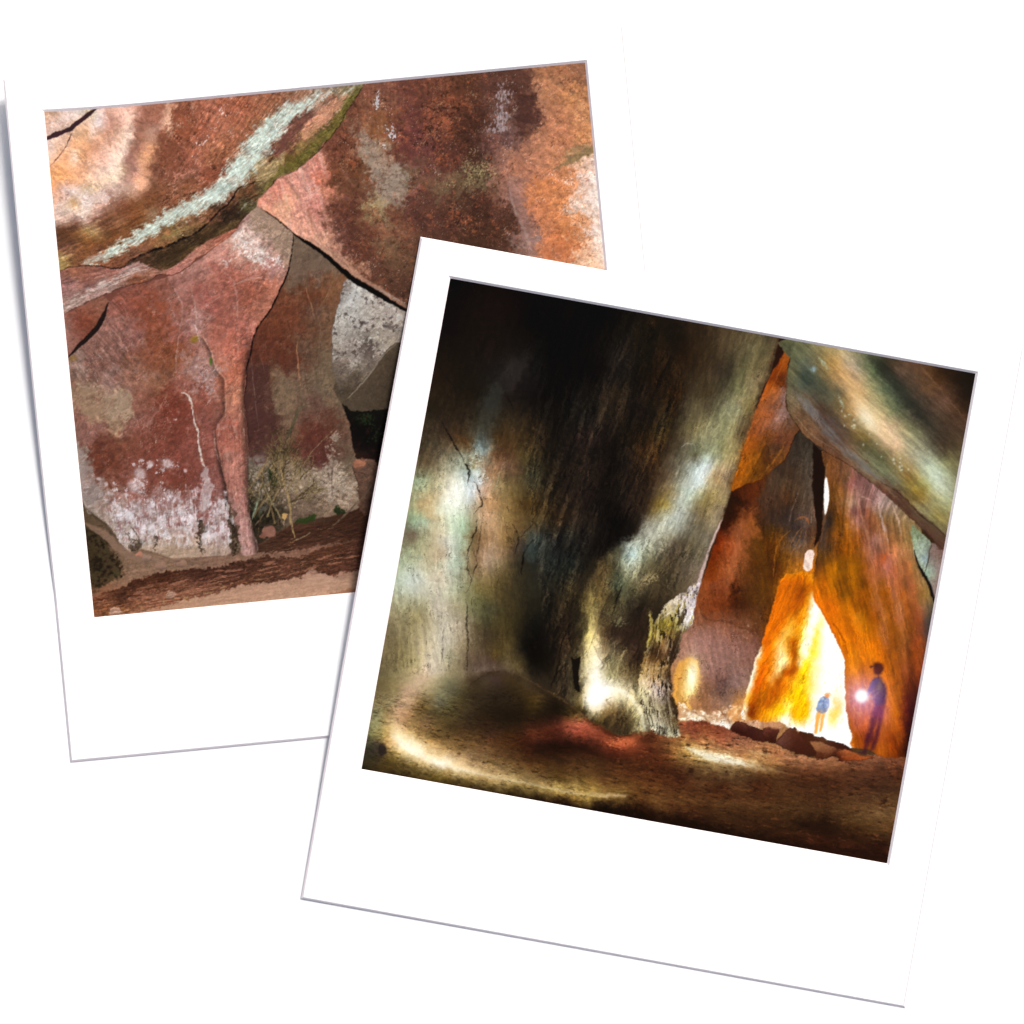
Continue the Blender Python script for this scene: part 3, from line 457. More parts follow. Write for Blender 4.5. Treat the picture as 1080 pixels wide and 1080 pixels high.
    oz = c.poly('30,100 168,100 166,150 168,205 160,232 130,250 105,262 85,276 50,286', 5, 3) * O; c.zone(oz, '''118: 55,#c09878 66,#d8b8a8 78,#e0ccc4 88,#dccdc4 93,#c4b48c 107,#e8ccc4 114,#d09c88 124,#e0ac98 133,#f0b8a4 140,#f4bca4 147,#b07460 158,#a4644c
130: 54,#cc9c84 64,#ddb8a8 74,#d8b4a4 96,#e0b89c 102,#ecd4cc 108,#dccdcc 116,#c88c78 124,#c89078 132,#f0bca8 138,#f8ccb4 144,#a8705c 152,#9c6450 162,#a06450
142: 58,#d8b4a4 76,#d0a488 84,#e8b084 92,#e0ac84 98,#e8c8b4 106,#eaaa88 114,#c08468 120,#c89478 128,#e8b498 136,#fcd8c0 141,#b07c68 150,#a46c54 160,#c0907c
155: 53,#d8bcb4 60,#e8bca0 70,#e0b094 78,#eca878 88,#eca878 96,#d89468 102,#cc8c68 108,#dca488 116,#e8b49c 124,#ecbca4 132,#fcdcc8 137,#a87864 146,#946050 154,#c88c6c 160,#e09c70
167: 53,#e4c0b0 62,#e4b08c 72,#f0a878 80,#f8dcc8 86,#e09c6c 94,#d09068 102,#e8ac90 110,#e4a890 118,#f4ccb8 128,#fad8c0 135,#b07c6c 143,#a87464 151,#d89870 157,#e8a474 163,#8c5840
178: 54,#e8a878 64,#f0a46c 74,#f4ac78 84,#eca880 94,#d89c78 102,#f0bca0 110,#ecc0ac 118,#f8d4c0 126,#f8d8bc 130,#c8a080 138,#a07060 146,#c8907c 153,#e8a47c 160,#7c4c38
190: 56,#f0a060 68,#f0a268 80,#f0ac7c 92,#f0b088 102,#f8ccb4 112,#f4d4b4 122,#f8dcbc 128,#d0a890 136,#b88878 144,#e0a080 152,#e8a480 160,#a06c50
197: 58,#e89c68 70,#dca488 82,#e0b49c 94,#c4a078 104,#d8b088 114,#e0bca4 124,#d8b4a4 134,#d0a48c 144,#e8b090 152,#dc9c78 160,#7c4c34
205: 60,#e0a07c 70,#d8b4a8 80,#d8bcac 90,#e0c8bc 98,#d0b4a4 108,#e0c4b8 118,#c8a090 128,#c09884 138,#d09c80 146,#d89878 154,#8a5438 162,#744428
215: 62,#dcaa90 72,#c8a890 80,#c89458 86,#dcb8a4 96,#ecd4c8 104,#d8ac98 112,#e0b8a8 120,#9c6c58 130,#84503a 140,#7c4828 150,#7c4c2c 162,#744424
226: 64,#d8b8a8 72,#dcbca8 80,#e4c4b0 90,#ecd0c0 98,#e0b8a4 106,#c49484 112,#8a5c48 122,#7c4c30 132,#8a5030 142,#7c4828 154,#8a5834 162,#a08060
235: 62,#c4a090 72,#c09884 82,#8a6054 90,#a88474 98,#845848 106,#7a4a34 118,#744830 128,#94603e 138,#704020 150,#7c4824
243: 62,#603c28 72,#6c442c 84,#7c5030 92,#b08c58 102,#b89060 110,#7c5030 122,#744424 134,#7c4824 146,#6c3e20 158,#5c4428
255: 64,#54341f 76,#5c3822 88,#7c4e26 100,#7c4e26 112,#704420 124,#744020 136,#5c4a34
265: 65,#6c4430 75,#805438 88,#7c4a28 100,#7c4828 112,#80482c 122,#7c5a48
273: 66,#a88c50 74,#94683c 84,#744628 95,#6c4426 108,#8a705c''', .82, 2.2, .10)
    c.speck(cst * .8, '#f4e8e2', 3, .06, .16, .6, 421, 4); c.speck(cst * .55, '#8a5a4c', 3.4, .12, .14, .5, 423, 4); c.speck(oz * .5, '#a87058', 2.4, .12, .14, .45, 425, 4); c.streak(oz * sstep(205, 230, c.Y), -22, 20, 2.4, .25, 427, 4)
    # pale lichen streak
    lich = c.line('336,99 325,110 308,117 290,132 272,154 258,172 244,190 230,203 210,215 190,224 172,233 150,248 128,261 106,273 90,280', [2, 4, 8, 11, 12.5, 12.5, 11.5, 10, 8, 7, 6, 5.5, 5, 3, 1], 2, 3) * O
    n = fbl(u / 9, t * 34, 231, 4); n2 = fbm(c.X / 2.6, c.Y / 2.6, 232, 4, .7)
    lich2 = c.line('336,99 325,110 308,117 290,132 272,154 258,172 244,190 230,203 210,215 190,224 172,233 150,248 128,261 106,273 90,280', [2, 4, 8, 11, 12.5, 12.5, 11.5, 10, 8, 7, 6, 5.5, 5, 3, 1], 7, 4) * O
    c.put(sstep(-.05, .95, lich2 * 1.0 + .62 * n + .3 * n2 - .1) * sstep(0, .25, lich2), '#cbdccf', .92); c.speck(lich2 * .8, '#e8efe6', 3, .06, .16, .6, 233, 4, -45, 2); c.speck(lich * .85, '#8a6652', 2.2, .1, .16, .75, 235, 4, -42, 7)
    c.put(c.line('336,99 308,117 285,138 258,172 230,203 190,224 150,248 112,270', [3, 6, 9, 9, 8, 6, 4, 2], 4, 3, taper=False) * O, '#c6dacd', .42)
    lc = c.line('355,95 345,100 335,110 325,118 312,128', [2, 3, 2, 2, 1], 2, 2) * O; c.speck(lc * .9, '#d4dccf', 2, -.1, .15, .7, 237); c.put(c.line('374,92 366,97 358,103', 1.6, 1.2) * O, '#d2d8cc', .8)
    c.put(c.poly('302,140 312,128 322,118 332,116 326,128 316,138 306,150 296,160 290,162', 2, 2.5) * O, '#6c4034', .7); c.put(c.poly('318,138 330,124 345,112 362,100 366,104 350,122 338,136 322,146', 2, 2) * O, '#cc8a68', .65); c.put(c.line('354,120 360,114 366,106', 1.2, 1), '#e8c0a4', .7)
    moss = c.line('386,88 374,104 360,124 347,141 333,155 316,170 297,183 283,197 276,206', [4, 5, 6, 7, 6.5, 6, 5, 4, 3], 2, 2) * O; c.put(moss, '#5f5420', .65); c.speck(moss * .7, '#857a38', 2.6, .06, .15, .7, 239, 4); c.speck(moss * .7, '#3a3210', 3, .1, .12, .7, 241); c.speck(moss * sstep(140, 150, c.Y) * .7, '#56601a', 5, .14, .15, .5, 243)
    tp = c.poly('268,192 278,180 290,168 300,160 298,172 288,185 276,194', 1.5, 1.5); c.put(tp, '#a48a5c', .75); c.streak(tp, -50, 10, 1.6, .2, 245)
    ul = c.poly('126,284 150,270 176,260 200,249 216,240 231,223 243,213 252,201 266,194 280,196 273,209 271,217 258,229 246,242 221,253 200,268 186,279 171,285 158,281 147,276', 1.2, 1.5); c.mul(ul, .88); c.C *= (1 + ul * .3 * fbl(u / 14, t * 22, 247, 4))[..., None]; c.put(c.poly('150,275 175,262 200,256 215,248 205,262 186,278 171,284', 2.5, 3), '#4e3a20', .5)
    c.put(c.line('272,207 262,214 252,224 242,236', .7, 1) * sstep(-.2, .2, c.N1[0]), '#c8ccc8', .6)
    c.put(c.line('65,287 83,281.5 105,281 118,283.5 127,283 138,276 150,269 163,264 176,260 190,254 200,249 215,240 230,224 243,213 251,200 265,193.5 277,192', [.8, .8, .8, 1, 1.5, 1.7, 1.9, 2.1, 2.1, 2, 1.8, 1.5, 1.2, 1.1, 1, .8, .6], .8, 1), '#0b0504', .97)
    c.put(c.line('271,217 258,229 246,243', .8, .8, .5), '#2a1710', .7); c.put(c.line('385,88 376,103 366,118 358,133 347,147 337,159 323,171 312,180 293,188 287,196 274,209', .8, .7, 1.2), '#1e1408', .8)
    c.put(c.line('48,151 58,145 68,141 76,137 84,130 93,123 104,114', [2.6, 2.6, 2.4, 2.4, 2.4, 2.4, 2], .8, .8), '#2e151a', .97); c.put(c.line('79,137 75,146 71,156 63,168 54,178.5', .75, .6, .8), '#4a2420', .9)
    c.put(c.line('58,242 75,243 92,238', .8, 1), '#4a2820', .6); c.put(c.line('63,274 72,272 78,270', 1.4, 1.2, 2), '#cab080', .7); c.put(c.line('90,238 100,236 108,234', 2.2, 2, 2) * sstep(-.3, .2, c.N1[1]), '#caa47c', .7)
    c.put(c.line('170,252 182,247 195,240', 3, 2.5, 2), '#8a7a44', .5); c.put(c.line('88,280 96,274 106,272 112,268', 3, 2, 2), '#b8a090', .5)
    # ---------- dead twigs at the pillar foot
    bt = np.zeros(X.shape, np.float32)
    dk = B * np.clip(c.blob(268, 535, 7, 26) + c.blob(288, 506, 6, 14) + c.blob(284, 540, 14, 14) * .9, 0, 1); c.speck(dk * 1.0, '#14120a', 4, -.2, .25, .85, 251); c.speck(dk * .7, '#25351a', 4, .1, .15, .7, 253)
    c.put(c.blob(288, 503, 5, 11, -10, 1.6, 2), '#16240c', .9); c.put(c.poly('310,552 316,547 326,545 332,541 333,548 322,551 312,553', 1, 2), '#24360f', .9); c.put(c.poly('352,538 356,533 362,539 366,541 356,543', 1, 2), '#18240c', .9)
    wr = np.clip(c.blob(270, 515, 5, 7) + c.blob(276, 531, 7, 9) + c.blob(272, 485, 9, 6), 0, 1) * B; c.put(wr * sstep(-.4, .1, c.N1[0]), '#958882', .65)
    sh = np.clip(c.blob(295, 466, 17, 18, 10) + c.blob(300, 480, 12, 12), 0, 1); c.speck(sh * .9, '#3a301a', 2.4, -.08, .2, .75, 255, 4)
    r = np.random.RandomState(4)
    for k in range(46):
        x0, y0 = 296 + r.randn() * 3, 486 + r.randn() * 8; a = math.radians(-90 + r.randn() * 38); L = 16 + 22 * r.rand(); b = r.randn() * .25
        m = c.line([(x0, y0), (x0 + L * .5 * math.cos(a), y0 + L * .5 * math.sin(a)), (x0 + L * math.cos(a + b), y0 + L * math.sin(a + b))], .75, .5, .6); c.put(m, ['#5c4a2c', '#6e5a38', '#3a2e1a'][k % 3], .75)
    for k in range(26):
        x0, y0 = 262 + 60 * r.rand(), 500 + 50 * r.rand(); a = math.radians(-60 + r.randn() * 50); L = 10 + 16 * r.rand()
        c.put(c.line([(x0, y0), (x0 + L * math.cos(a), y0 + L * math.sin(a))], .8, .5, .8), ['#4e3c28', '#2c2014', '#6e5a3c'][k % 3], .7)
    def branch(x, y, a, L, w, d):
        x1, y1 = x + L * math.cos(a), y + L * math.sin(a); xm, ym = (x + x1) / 2 + r.randn() * 1.2, (y + y1) / 2 + r.randn() * 1.2
        c.put(c.line([(x, y), (xm, ym), (x1, y1)], [w, w * .85, w * .6], .45, .6, taper=False), ['#6a5434', '#4a3a24', '#87704a', '#352a18', '#7a6646'][r.randint(5)], .85)
        if d:
            for q in range(3): t_ = .35 + .65 * r.rand(); branch(x + (x1 - x) * t_, y + (y1 - y) * t_, a + r.randn() * .55, L * (.45 + .3 * r.rand()), w * .62, d - 1)
    for x, y, a, L in [(300, 512, -100, 26), (298, 508, -80, 24), (303, 518, -62, 30), (296, 510, -125, 24), (308, 535, -50, 26), (282, 545, -70, 34), (275, 550, -95, 36), (290, 552, -110, 34), (268, 545, -60, 28), (306, 530, -20, 24), (312, 520, -75, 26)]: branch(x, y, math.radians(a), L, .95, 3)
    for pts, w, h in [('324,426 315,433 311,443 306,455 300,465', [1.6, 2, 2, 1.8, 1.2], '#4c4630'), ('294,480 298,505 303,520 306,535 307,550 311,567', [.8, 1.2, 1.4, 1.6, 1.6, 1.8], '#a08250'), ('264,515 272,502 280,490 283,482', [1.2, 1.6, 1.6, 1.4], '#8a6a42'), ('266,548 270,535 275,518', [1.6, 1.6, 1.2], '#808a70'), ('276,505 284,525 293,540 299,553', 1.1, '#80704a'),
                      ('309,528 320,520 333,509', 1.2, '#4a3828'), ('357,448 340,465 328,478 318,495 313,510', .6, '#80684a'), ('300,490 310,505 318,520', .7, '#5c4a34'), ('309,571 318,567 328,562', 1, '#987c5c'), ('350,556 362,545 375,532 388,518 396,505', [1.6, 1.4, 1.3, 1.2, 1], '#5f4c3c'), ('268,556 275,547 281,537', .8, '#7a6048'), ('286,497 292,520 290,540', .7, '#5c4a30'), ('345,558 352,557', .8, '#7c6450')]:
        c.put(c.line(P(pts), [v * 1.1 for v in (w if isinstance(w, list) else [w] * len(P(pts)))], .6, .6), h, .95)
    c.put(c.poly('298,543 301,541 303,543 302,547 300,548 298,546', .8, 1.2), '#cc9c58', .85); c.put(c.line('299,556 300,548', 1.2), '#c8a884', .9); c.put(c.line('272,564 273,556', 1.3), '#a87c5c', .9)
    m = c.poly('276,560 280,555 287,554 291,560 289,566 280,566', .8, .8); c.put(m, '#8a5a4a'); c.L[m > .5] = 9; c.put(c.poly('273,566 277,562 281,564 279,568', .8, .6), '#845040', .9)
    c.put(c.line('263,554 275,556 292,553', 1.4, 1.2), '#0f0805', .7)
    c.rel = .55
    c.put(c.line('128,283 150,276 172,271 196,258 218,248 236,234 250,219 264,206', [3, 6, 7, 6, 5, 5, 4, 2], 4, 2, taper=False) * ul, '#20150c', .5); c.put(c.line('262,228 250,241 236,250 216,260 196,273', 2.2, 3, 1.5, taper=False) * wall, '#5e3028', .45)
    sand = g * (1 - wall) * (1 - B)
    for m, la, sd in [(O, -60, 601), (R, -70, 611), (wall, -120, 621), (B, -130, 631), (W, -100, 641), (s2 + we, -80, 651), (pile, -80, 661)]:
        c.relief(np.clip(m, 0, 1), 26, .16, la, sd, 5); c.relief(np.clip(m, 0, 1), 7, .08, la, sd + 5, 4)
    c.relief(zone, 8, .26, -60, 671, 5, -32, 5); c.relief(ub, 6, .2, -20, 673, 4, -52, 4); c.relief(ul, 6, .35, -70, 675, 4, -35, 4); c.relief(s2, 6, .25, -70, 677, 4, -25, 5)
    c.relief(sand * np.clip(band + up + .25, 0, 1), 5, .3, -80, 679, 5, -10, 2.5); c.relief(cr, 5, .22, -90, 681, 4)
    c.speck(sb * .9, '#e2dade', 6, .12, .16, .5, 683, 5, 86, 2); c.speck(wb * .9, '#efe4de', 4, .06, .18, .45, 685, 5); c.put(c.line('192,414 199,418 203,430 205,445 209,456 210,470 212,482 215,492', [1.4, 1.2, 1.0, .9, 1, 1.2, 1.5, 2.2], .8, 1.1), '#dccfc2', .7)
    pl_ = pil * sstep(400, 440, c.Y); c.put(pl_, '#8a5646', .25); c.speck(pl_ * .7, '#5e3428', 3.4, .06, .16, .45, 687, 5, 84, 2); c.speck(pl_ * .7, '#c8a292', 3, .1, .14, .45, 689, 5, 86, 3); c.streak(pl_, 86, 18, 2.4, .16, 691, 4)
    c.finish(.89, .05, 1.0)
    # ---------- region names
    c.L[:] = np.where(c.L == 9, 9, 0)
    rock9 = c.L == 9
    c.L[:] = 6; c.L[B > .5] = 2; c.L[br > .5] = 4; c.L[W > .5] = 4; c.L[hole > .5] = 4
    c.L[wall > .5] = 1; c.L[(s2 > .5) | (we > .5)] = 5; c.L[R > .5] = 3; c.L[O > .5] = 0
    c.L[rock9] = 7
    c.C = np.clip(c.C, 0, 1)
    return c

def paint_lit_cave(X, Y):
    c = Canvas(X, Y)
    # ---------- left wall, dark recess and sandy floor share one field of light
    full = np.ones(X.shape, np.float32)
    wallpts = ('478,296,#030202 500,312,#0c0503 520,322,#120806 540,332,#0e0605 560,335,#050302 470,350,#0a0402 500,350,#120a05 520,370,#150d08 545,370,#130e0a 545,390,#201b18 530,400,#1c1815 538,408,#1e1614 468,380,#150c05 460,400,#1a0f06 480,410,#1a1209 500,420,#181208 460,420,#241a0c 455,432,#1e170c 512,425,#211e18 525,420,#1a1610 560,420,#0c0806 580,420,#080504 580,380,#060403 580,350,#040302 '
      '450,450,#352a1b 455,470,#3f3526 470,450,#33261a 448,490,#5b4b34 480,460,#43301d 495,470,#5e4426 505,460,#4f5046 503,470,#66706a 506,477,#98a49c 490,482,#8a8c78 500,490,#8e7c56 495,495,#8b927d 505,498,#c8ccbe 497,505,#b8c4c4 520,460,#3d2f1c 540,450,#3a2c1a 520,480,#6a4e34 530,490,#7a5a44 540,480,#553c26 545,500,#54402a 515,500,#9b7a5c 512,515,#c8a488 525,510,#8e7a55 455,505,#8a8462 445,510,#93a080 '
      '465,505,#a89c78 475,510,#c4bc9c 480,520,#dcd8bc 470,525,#cfc8a8 485,510,#c8ccb8 495,520,#c4ccc8 460,525,#b29c70 445,530,#a88e62 440,545,#8fa17e 450,550,#9ca688 465,535,#c9c6a2 470,540,#c6cbaa 480,545,#c2cfae 485,555,#a9c3a0 490,545,#a4b092 455,545,#b59c6e 435,565,#6b5a48 445,570,#8c8a68 432,580,#8f9270 455,565,#b3a57e 465,560,#b5a888 475,570,#bcbdac 480,585,#b2b8a6 465,585,#b4a184 490,575,#9ca284 '
      '500,565,#715a38 498,580,#7f6948 515,545,#c09a76 520,560,#b08c66 515,580,#a3866a 530,545,#a08254 535,570,#7c6038 530,585,#856a4c 545,555,#6e5430 547,575,#43362a 510,530,#b08a64 550,480,#48391f 555,500,#3f3926 562,508,#3a3424 550,520,#5a4828 555,535,#4a3518 562,545,#4a3a1f 550,545,#5d4828 570,470,#2a1f12 580,450,#150f09 600,450,#110d09 580,500,#1d160d 600,480,#130e0a 590,530,#231a10 610,520,#1c130e '
      '625,460,#241814 620,480,#20160f 612,495,#211811 640,470,#100a06 660,470,#140d07 680,460,#241809 675,485,#2c1d0f 685,470,#33200e 660,490,#0f0906 640,510,#120c07 640,530,#0a0705 650,550,#070504 630,550,#150f0a 610,550,#241c15 600,562,#22201a 575,560,#2d2a22 570,575,#2c2d28 560,572,#3d4038 560,582,#2d3430 590,578,#171614 620,578,#15110d 590,550,#2a1d10 640,578,#0c0805 655,540,#120c08 665,530,#241a12 '
      '600,330,#060302 640,335,#040201 670,338,#120c06 655,380,#1c1711 665,360,#161008 650,400,#14100c 640,390,#0a0604 620,400,#080504 600,380,#060302 700,362,#1c1207 715,362,#231608 718,390,#2a1c0c 700,400,#1b1006 680,395,#150c05 708,420,#231507 695,430,#251a0c 713,440,#221608 700,450,#2f2511 650,412,#22190f 640,430,#231a10 620,440,#14110d 685,440,#1a110a 670,430,#120c08 '
      '420,600,#a4ac90 410,612,#a2ac94 430,610,#b4bcac 440,610,#b8bcae 455,600,#c0b494 465,610,#c4b8a0 475,600,#b8bca8 485,592,#aebaa0 480,620,#acae92 420,640,#968f6e 408,650,#7c7054 425,660,#867a58 440,650,#94865e 450,640,#a49c7c 460,640,#b4a894 470,650,#b2a892 465,670,#bcb29a 470,680,#b8ae98 475,690,#a49c80 455,680,#c0b090 450,700,#c8b498 445,715,#cdb090 440,700,#b4a478 430,690,#8a7c54 420,700,#786a48 '
      '410,690,#6e6042 403,710,#665a3e 418,720,#8a7e58 402,670,#6c6046 430,720,#a8946c 460,710,#b4a48a 470,715,#9a8c68 480,700,#8c7e60 485,660,#a69880 490,680,#8c7a5c 480,640,#a89c7e 495,600,#7a6a4c 500,590,#8a7050 510,600,#9c8262 515,592,#a48a70 505,620,#77693f 500,640,#6c6846 510,650,#4e4930 500,660,#5e5138 510,680,#4a3d2a 500,700,#5c4a3c 510,705,#665448 495,690,#6c5a44 520,640,#46402a 520,670,#3f3320 525,690,#54421f 520,700,#4f3c30 '
      '525,592,#8a7454 530,610,#5c4c2c 525,630,#4f4226 535,640,#443920 540,620,#3b311e 545,592,#3a3122 560,592,#26251e 580,592,#20221e 600,592,#171a17 560,620,#29251a 580,620,#211e17 600,620,#2b2416 600,640,#251c10 610,640,#2a2014 617,630,#3a2c18 590,650,#1f170e 570,650,#16130d 560,660,#120f0a 590,680,#241a10 580,700,#181109 560,700,#120e08 600,660,#241a10 600,700,#3a2f20 595,715,#2e2418 530,660,#463a1e 540,680,#4c3e22 530,690,#4d3f24 545,702,#5a4a2c 535,705,#5f5038 552,680,#14100a 612,700,#3a2c1c '
      '620,610,#2c2216 630,595,#1a140c 400,745,#8a7e5c 410,735,#8f8460 425,735,#a08c64 395,775,#8a7a50 404,758,#b0a680')
    c.region(full, wallpts, 0, 2.2, 2.3, 14, .05, .08)
    L = sstep(640, 600, c.X)
    vs = L * sstep(470, 520, c.Y + .1 * c.X)
    c.streak(vs, 84, 50, 6, .07, 301, 4); c.streak(vs, 83, 16, 1.6, .05, 303, 3); c.speck(vs * sstep(560, 520, c.X) * .6, '#4c3f28', 1.8, .2, .1, .55, 305, 4, 84, 5)
    c.speck(L * np.clip(c.blob(450, 540, 30, 40) + c.blob(440, 600, 30, 30), 0, 1) * .6, '#a4b89c', 7, .1, .2, .5, 307, 4)
    dk = sstep(560, 480, c.Y) * sstep(760, 700, c.X)
    c.streak(dk, -70, 40, 5, .22, 309, 4); c.C *= (1 + dk * .18 * fbm(c.X / 5, c.Y / 5, 311, 4))[..., None]
    c.speck(np.clip(c.blob(705, 400, 26, 40, 20), 0, 1) * .6, '#0c0704', 3, .05, .15, .6, 313); c.speck(np.clip(c.blob(705, 400, 30, 45, 20), 0, 1) * .5, '#4a3218', 2.2, .12, .12, .6, 315)
    c.put(c.line('668,345 655,372 642,400 636,425 628,450 622,475 616,495 606,520', [2, 5, 6, 6, 5, 5, 4, 2], 5, 3), '#2c221a', .45); c.put(c.line('652,398 645,412 636,440 630,462', 3, 3, 2), '#33271a', .5)
    c.put(c.poly('525,395 535,384 546,378 556,372 552,392 545,408 538,415 530,405', 4, 3), '#2a2522', .55); c.put(c.line('538,386 528,398', 1, 1.5), '#3a3230', .6); c.put(c.poly('512,420 524,402 532,415 524,440 515,470 508,470 505,450', 5, 3), '#383832', .5)
    c.put(c.blob(688, 341, 5, 3, 60), '#3a2812', .5)
    c.put(c.blob(506, 508, 3, 4, 0, 1.5, 3), '#eef2f0', .9); c.put(c.blob(503, 500, 5, 3, 40, 1.5, 3), '#dfe6de', .7); c.put(c.blob(497, 522, 5, 12, 15), '#ccd6d8', .5); c.put(c.line('506,470 509,478', 2, 1.5, 2), '#aab4ae', .7); c.put(c.line('527,498 524,510 521,517', 1, 1.2, 1), '#a8b090', .6)
    wl = L * np.clip(c.blob(505, 492, 14, 22, -25), 0, 1) * sstep(455, 475, c.Y); c.speck(wl * .9, '#d4d8ca', 3, .08, .14, .6, 317, 4); c.speck(L * np.clip(c.blob(528, 490, 26, 40), 0, 1) * .7, '#54402c', 2.4, .1, .14, .5, 319, 4)
    c.add(c.blob(479, 520, 10, 18), '#f4f0dc', .36); c.add(c.blob(474, 536, 16, 30), '#d8dcb8', .16)
    for q, w, o in [('463,440 470,452 478,466 484,476 490,488', [.8, 1.3, 1.5, 1.3, .8], .9), ('490,488 493,492 495,500 494,508', [1, 2, 1.8, .8], .9), ('494,500 493,512', .5, .7), ('499,508 505,516 507,525 509,529 507,534 504,536', [.7, 1, 1.3, 1.2, 1, .8], .85), ('505,536 501,540 499,542', .7, .7), ('503,548 502,558 498,570 494,580 492,590', [.7, 1.2, 1, .9, .6], .75), ('510,540 507,560 505,575 502,590', .8, .55),
                    ('535,535 537,540', 1.2, .8), ('539,552 545,560 547,570 543,584', [.8, 1.2, 1, .7], .8), ('542,560 548,566 553,562 562,552 560,549', .6, .7), ('562,550 567,558 566,566 560,572 554,580 551,590 550,605', [.8, 1, 1.2, 1.5, 1.8, 1.6, .8], .85), ('462,384 470,397 479,408 481,420', [.6, 1, .9, .5], .8), ('533,414 537,423 543,434', [.8, 1.3, .7], .85), ('578,434 590,443', .8, .7), ('559,460 570,470 577,482', [.6, 1.1, .6], .75), ('590,492 597,505', .7, .6),
                    ('562,515 565,530 566,540', .6, .6), ('572,525 570,535 573,522', 1.4, .5), ('500,350 507,365 509,372', 1.8, .7), ('515,350 525,346 533,344', 1.6, .7), ('495,585 493,600 497,612 492,625', .8, .7), ('500,582 503,595 498,608', .9, .7), ('491,632 493,645 492,660 494,675 493,690 493,720', [1, 1.3, 1.4, 1.2, 1, .6], .6), ('498,630 498,645', 1, .6), ('468,662 467,675 466,690 466,700', [.5, .9, 1, .4], .55), ('526,605 525,615', .7, .6), ('511,638 512,645', .9, .5), ('447,719 448,721', 1, .6), ('412,720 409,735 406,750', .9, .5), ('408,695 407,715', .8, .4), ('466,705 464,725', .5, .4),
                    ('552,583 551,595 550,607', [1.2, 1.4, .8], .8), ('602,655 595,672 591,685 589,700 585,715 580,727', [.8, 1.1, 1.2, 1.4, 1.7, .8], .85), ('600,628 602,645 600,662 598,680 592,705', .9, .5), ('607,620 609,640 607,658', 1, .5), ('611,675 610,685 606,688', 1.4, .7), ('588,632 586,645', .8, .4)]:
        c.put(c.line(q, w, .7, 1.3), '#0e0905', o)
    c.put(c.poly('602,693 606,695 612,693 610,712 609,730 605,725 604,708', .8, .8), '#120a06', .9)
    c.speck(L * np.clip(c.blob(565, 665, 8, 30), 0, 1) * .8, '#070504', 2, .05, .1, .8, 321)
    c.put(c.poly('552,575 560,562 570,560 575,575 566,590 556,592', 3, 3), '#3c443f', .4); c.put(c.line('549,568 556,563 562,557', 1, 1, 1.5), '#5a6258', .6); c.speck(np.clip(c.blob(605, 568, 40, 22), 0, 1) * .6, '#4a4238', 4, .16, .16, .5, 323, 4); c.speck(np.clip(c.blob(590, 556, 26, 20), 0, 1) * .6, '#4a2e14', 3, .18, .12, .6, 325, 3)
    # ---------- far orange-brown wall seen through the gap
    far = c.poly('741,609 758,557 768,529 773,507 790,440 815,400 850,420 880,470 890,560 880,640 870,780 700,790 700,700', 1, 1)
    c.region(far, '780,530,#301404 775,540,#3a1804 785,524,#4c2008 792,533,#5a2a10 785,547,#8a4820 780,562,#8f4c28 775,580,#a0542c 770,600,#a0562c 768,556,#3a1604 762,575,#80300a 758,590,#6e2c08 750,605,#80380c 755,615,#8a4424 740,622,#80401c 745,642,#7a3c1c 760,640,#703414 770,625,#542408 776,635,#3c1a08 790,620,#4a280c 800,640,#54300e 812,615,#5c3408 795,595,#4e2a08 800,570,#5a340a 788,575,#6a3a14 810,585,#5c3408 '
      '740,657,#8a5840 750,667,#946454 760,680,#8f6458 770,667,#8a5844 790,662,#6a4028 800,667,#5c3420 780,682,#8c6054 795,682,#7c5044 775,700,#8a6458 790,702,#80584c 745,692,#9a7060 735,680,#a4786a 740,705,#a07868 765,715,#7a564c 760,725,#664a42 775,722,#84645c 785,717,#8a685c 750,715,#8a6050 745,735,#8a5c3c 755,745,#94694f 770,745,#94705c 780,737,#98683c 728,700,#b08054 722,690,#a47860 713,745,#a87040', 1, 4, 2.4, 12, .07, .10)
    c.streak(far, 80, 30, 4, .13, 331, 4); c.speck(far * sstep(640, 660, c.Y) * .6, '#b08878', 3, .14, .14, .5, 333, 4)
    c.put(c.line('738,648 750,654 765,655 780,661 795,665', 1.6, 1.5, 1.5), '#4a2818', .6); c.put(c.line('782,548 777,575 770,605 765,630', 4, 4, 2), '#a85e38', .4); c.put(c.line('760,650 765,660 755,690', .8, 1), '#b88a70', .5)
    c.speck(np.clip(c.blob(775, 622, 8, 14), 0, 1) * .95, '#2c1206', 4, -.1, .2, .8, 335); c.speck(np.clip(c.blob(763, 722, 12, 12), 0, 1) * .9, '#4a3430', 3, -.02, .18, .75, 337); c.speck(np.clip(c.blob(752, 612, 14, 14), 0, 1) * .8, '#4c1c08', 4, .05, .15, .6, 339)
    c.put(c.line('768,535 780,528 792,533', 1.6, 2, 1.5), '#2a1004', .6); c.put(c.line('790,540 797,534', 1, 1), '#1a0802', .7)
    # lit patch low on the far wall
    c.put(c.poly('709,730 713,704 722,694 733,695 737.5,705 737,722 732,738 728,748 714,746', 2, 1.5), '#e0a044', .85); c.speck(c.blob(718, 714, 9, 16) * .8, '#8a4c14', 3, .1, .12, .6, 341); c.add(c.blob(730, 712, 5.5, 15, 4), '#fff4c8', .95); c.add(c.blob(726, 726, 7, 14, 8), '#ffe090', .5); c.add(c.blob(728, 718, 7, 20, 4), '#f8c860', .55)
    b = c.poly('708,748 720,742 728,748 740,748 750,752 770,744 800,748 800,775 772,768 750,763 716,760', 2, 2); c.put(b, '#c89468', .6); c.speck(b * .9, '#fff0d4', 5, .0, .2, .9, 343, 4); c.speck(b * .7, '#8a5030', 4, .14, .1, .7, 345); c.add(c.blob(764, 766, 13, 5, 12), '#fff4dc', .95); c.add(c.blob(735, 756, 14, 5, 12), '#ffe6bc', .75)
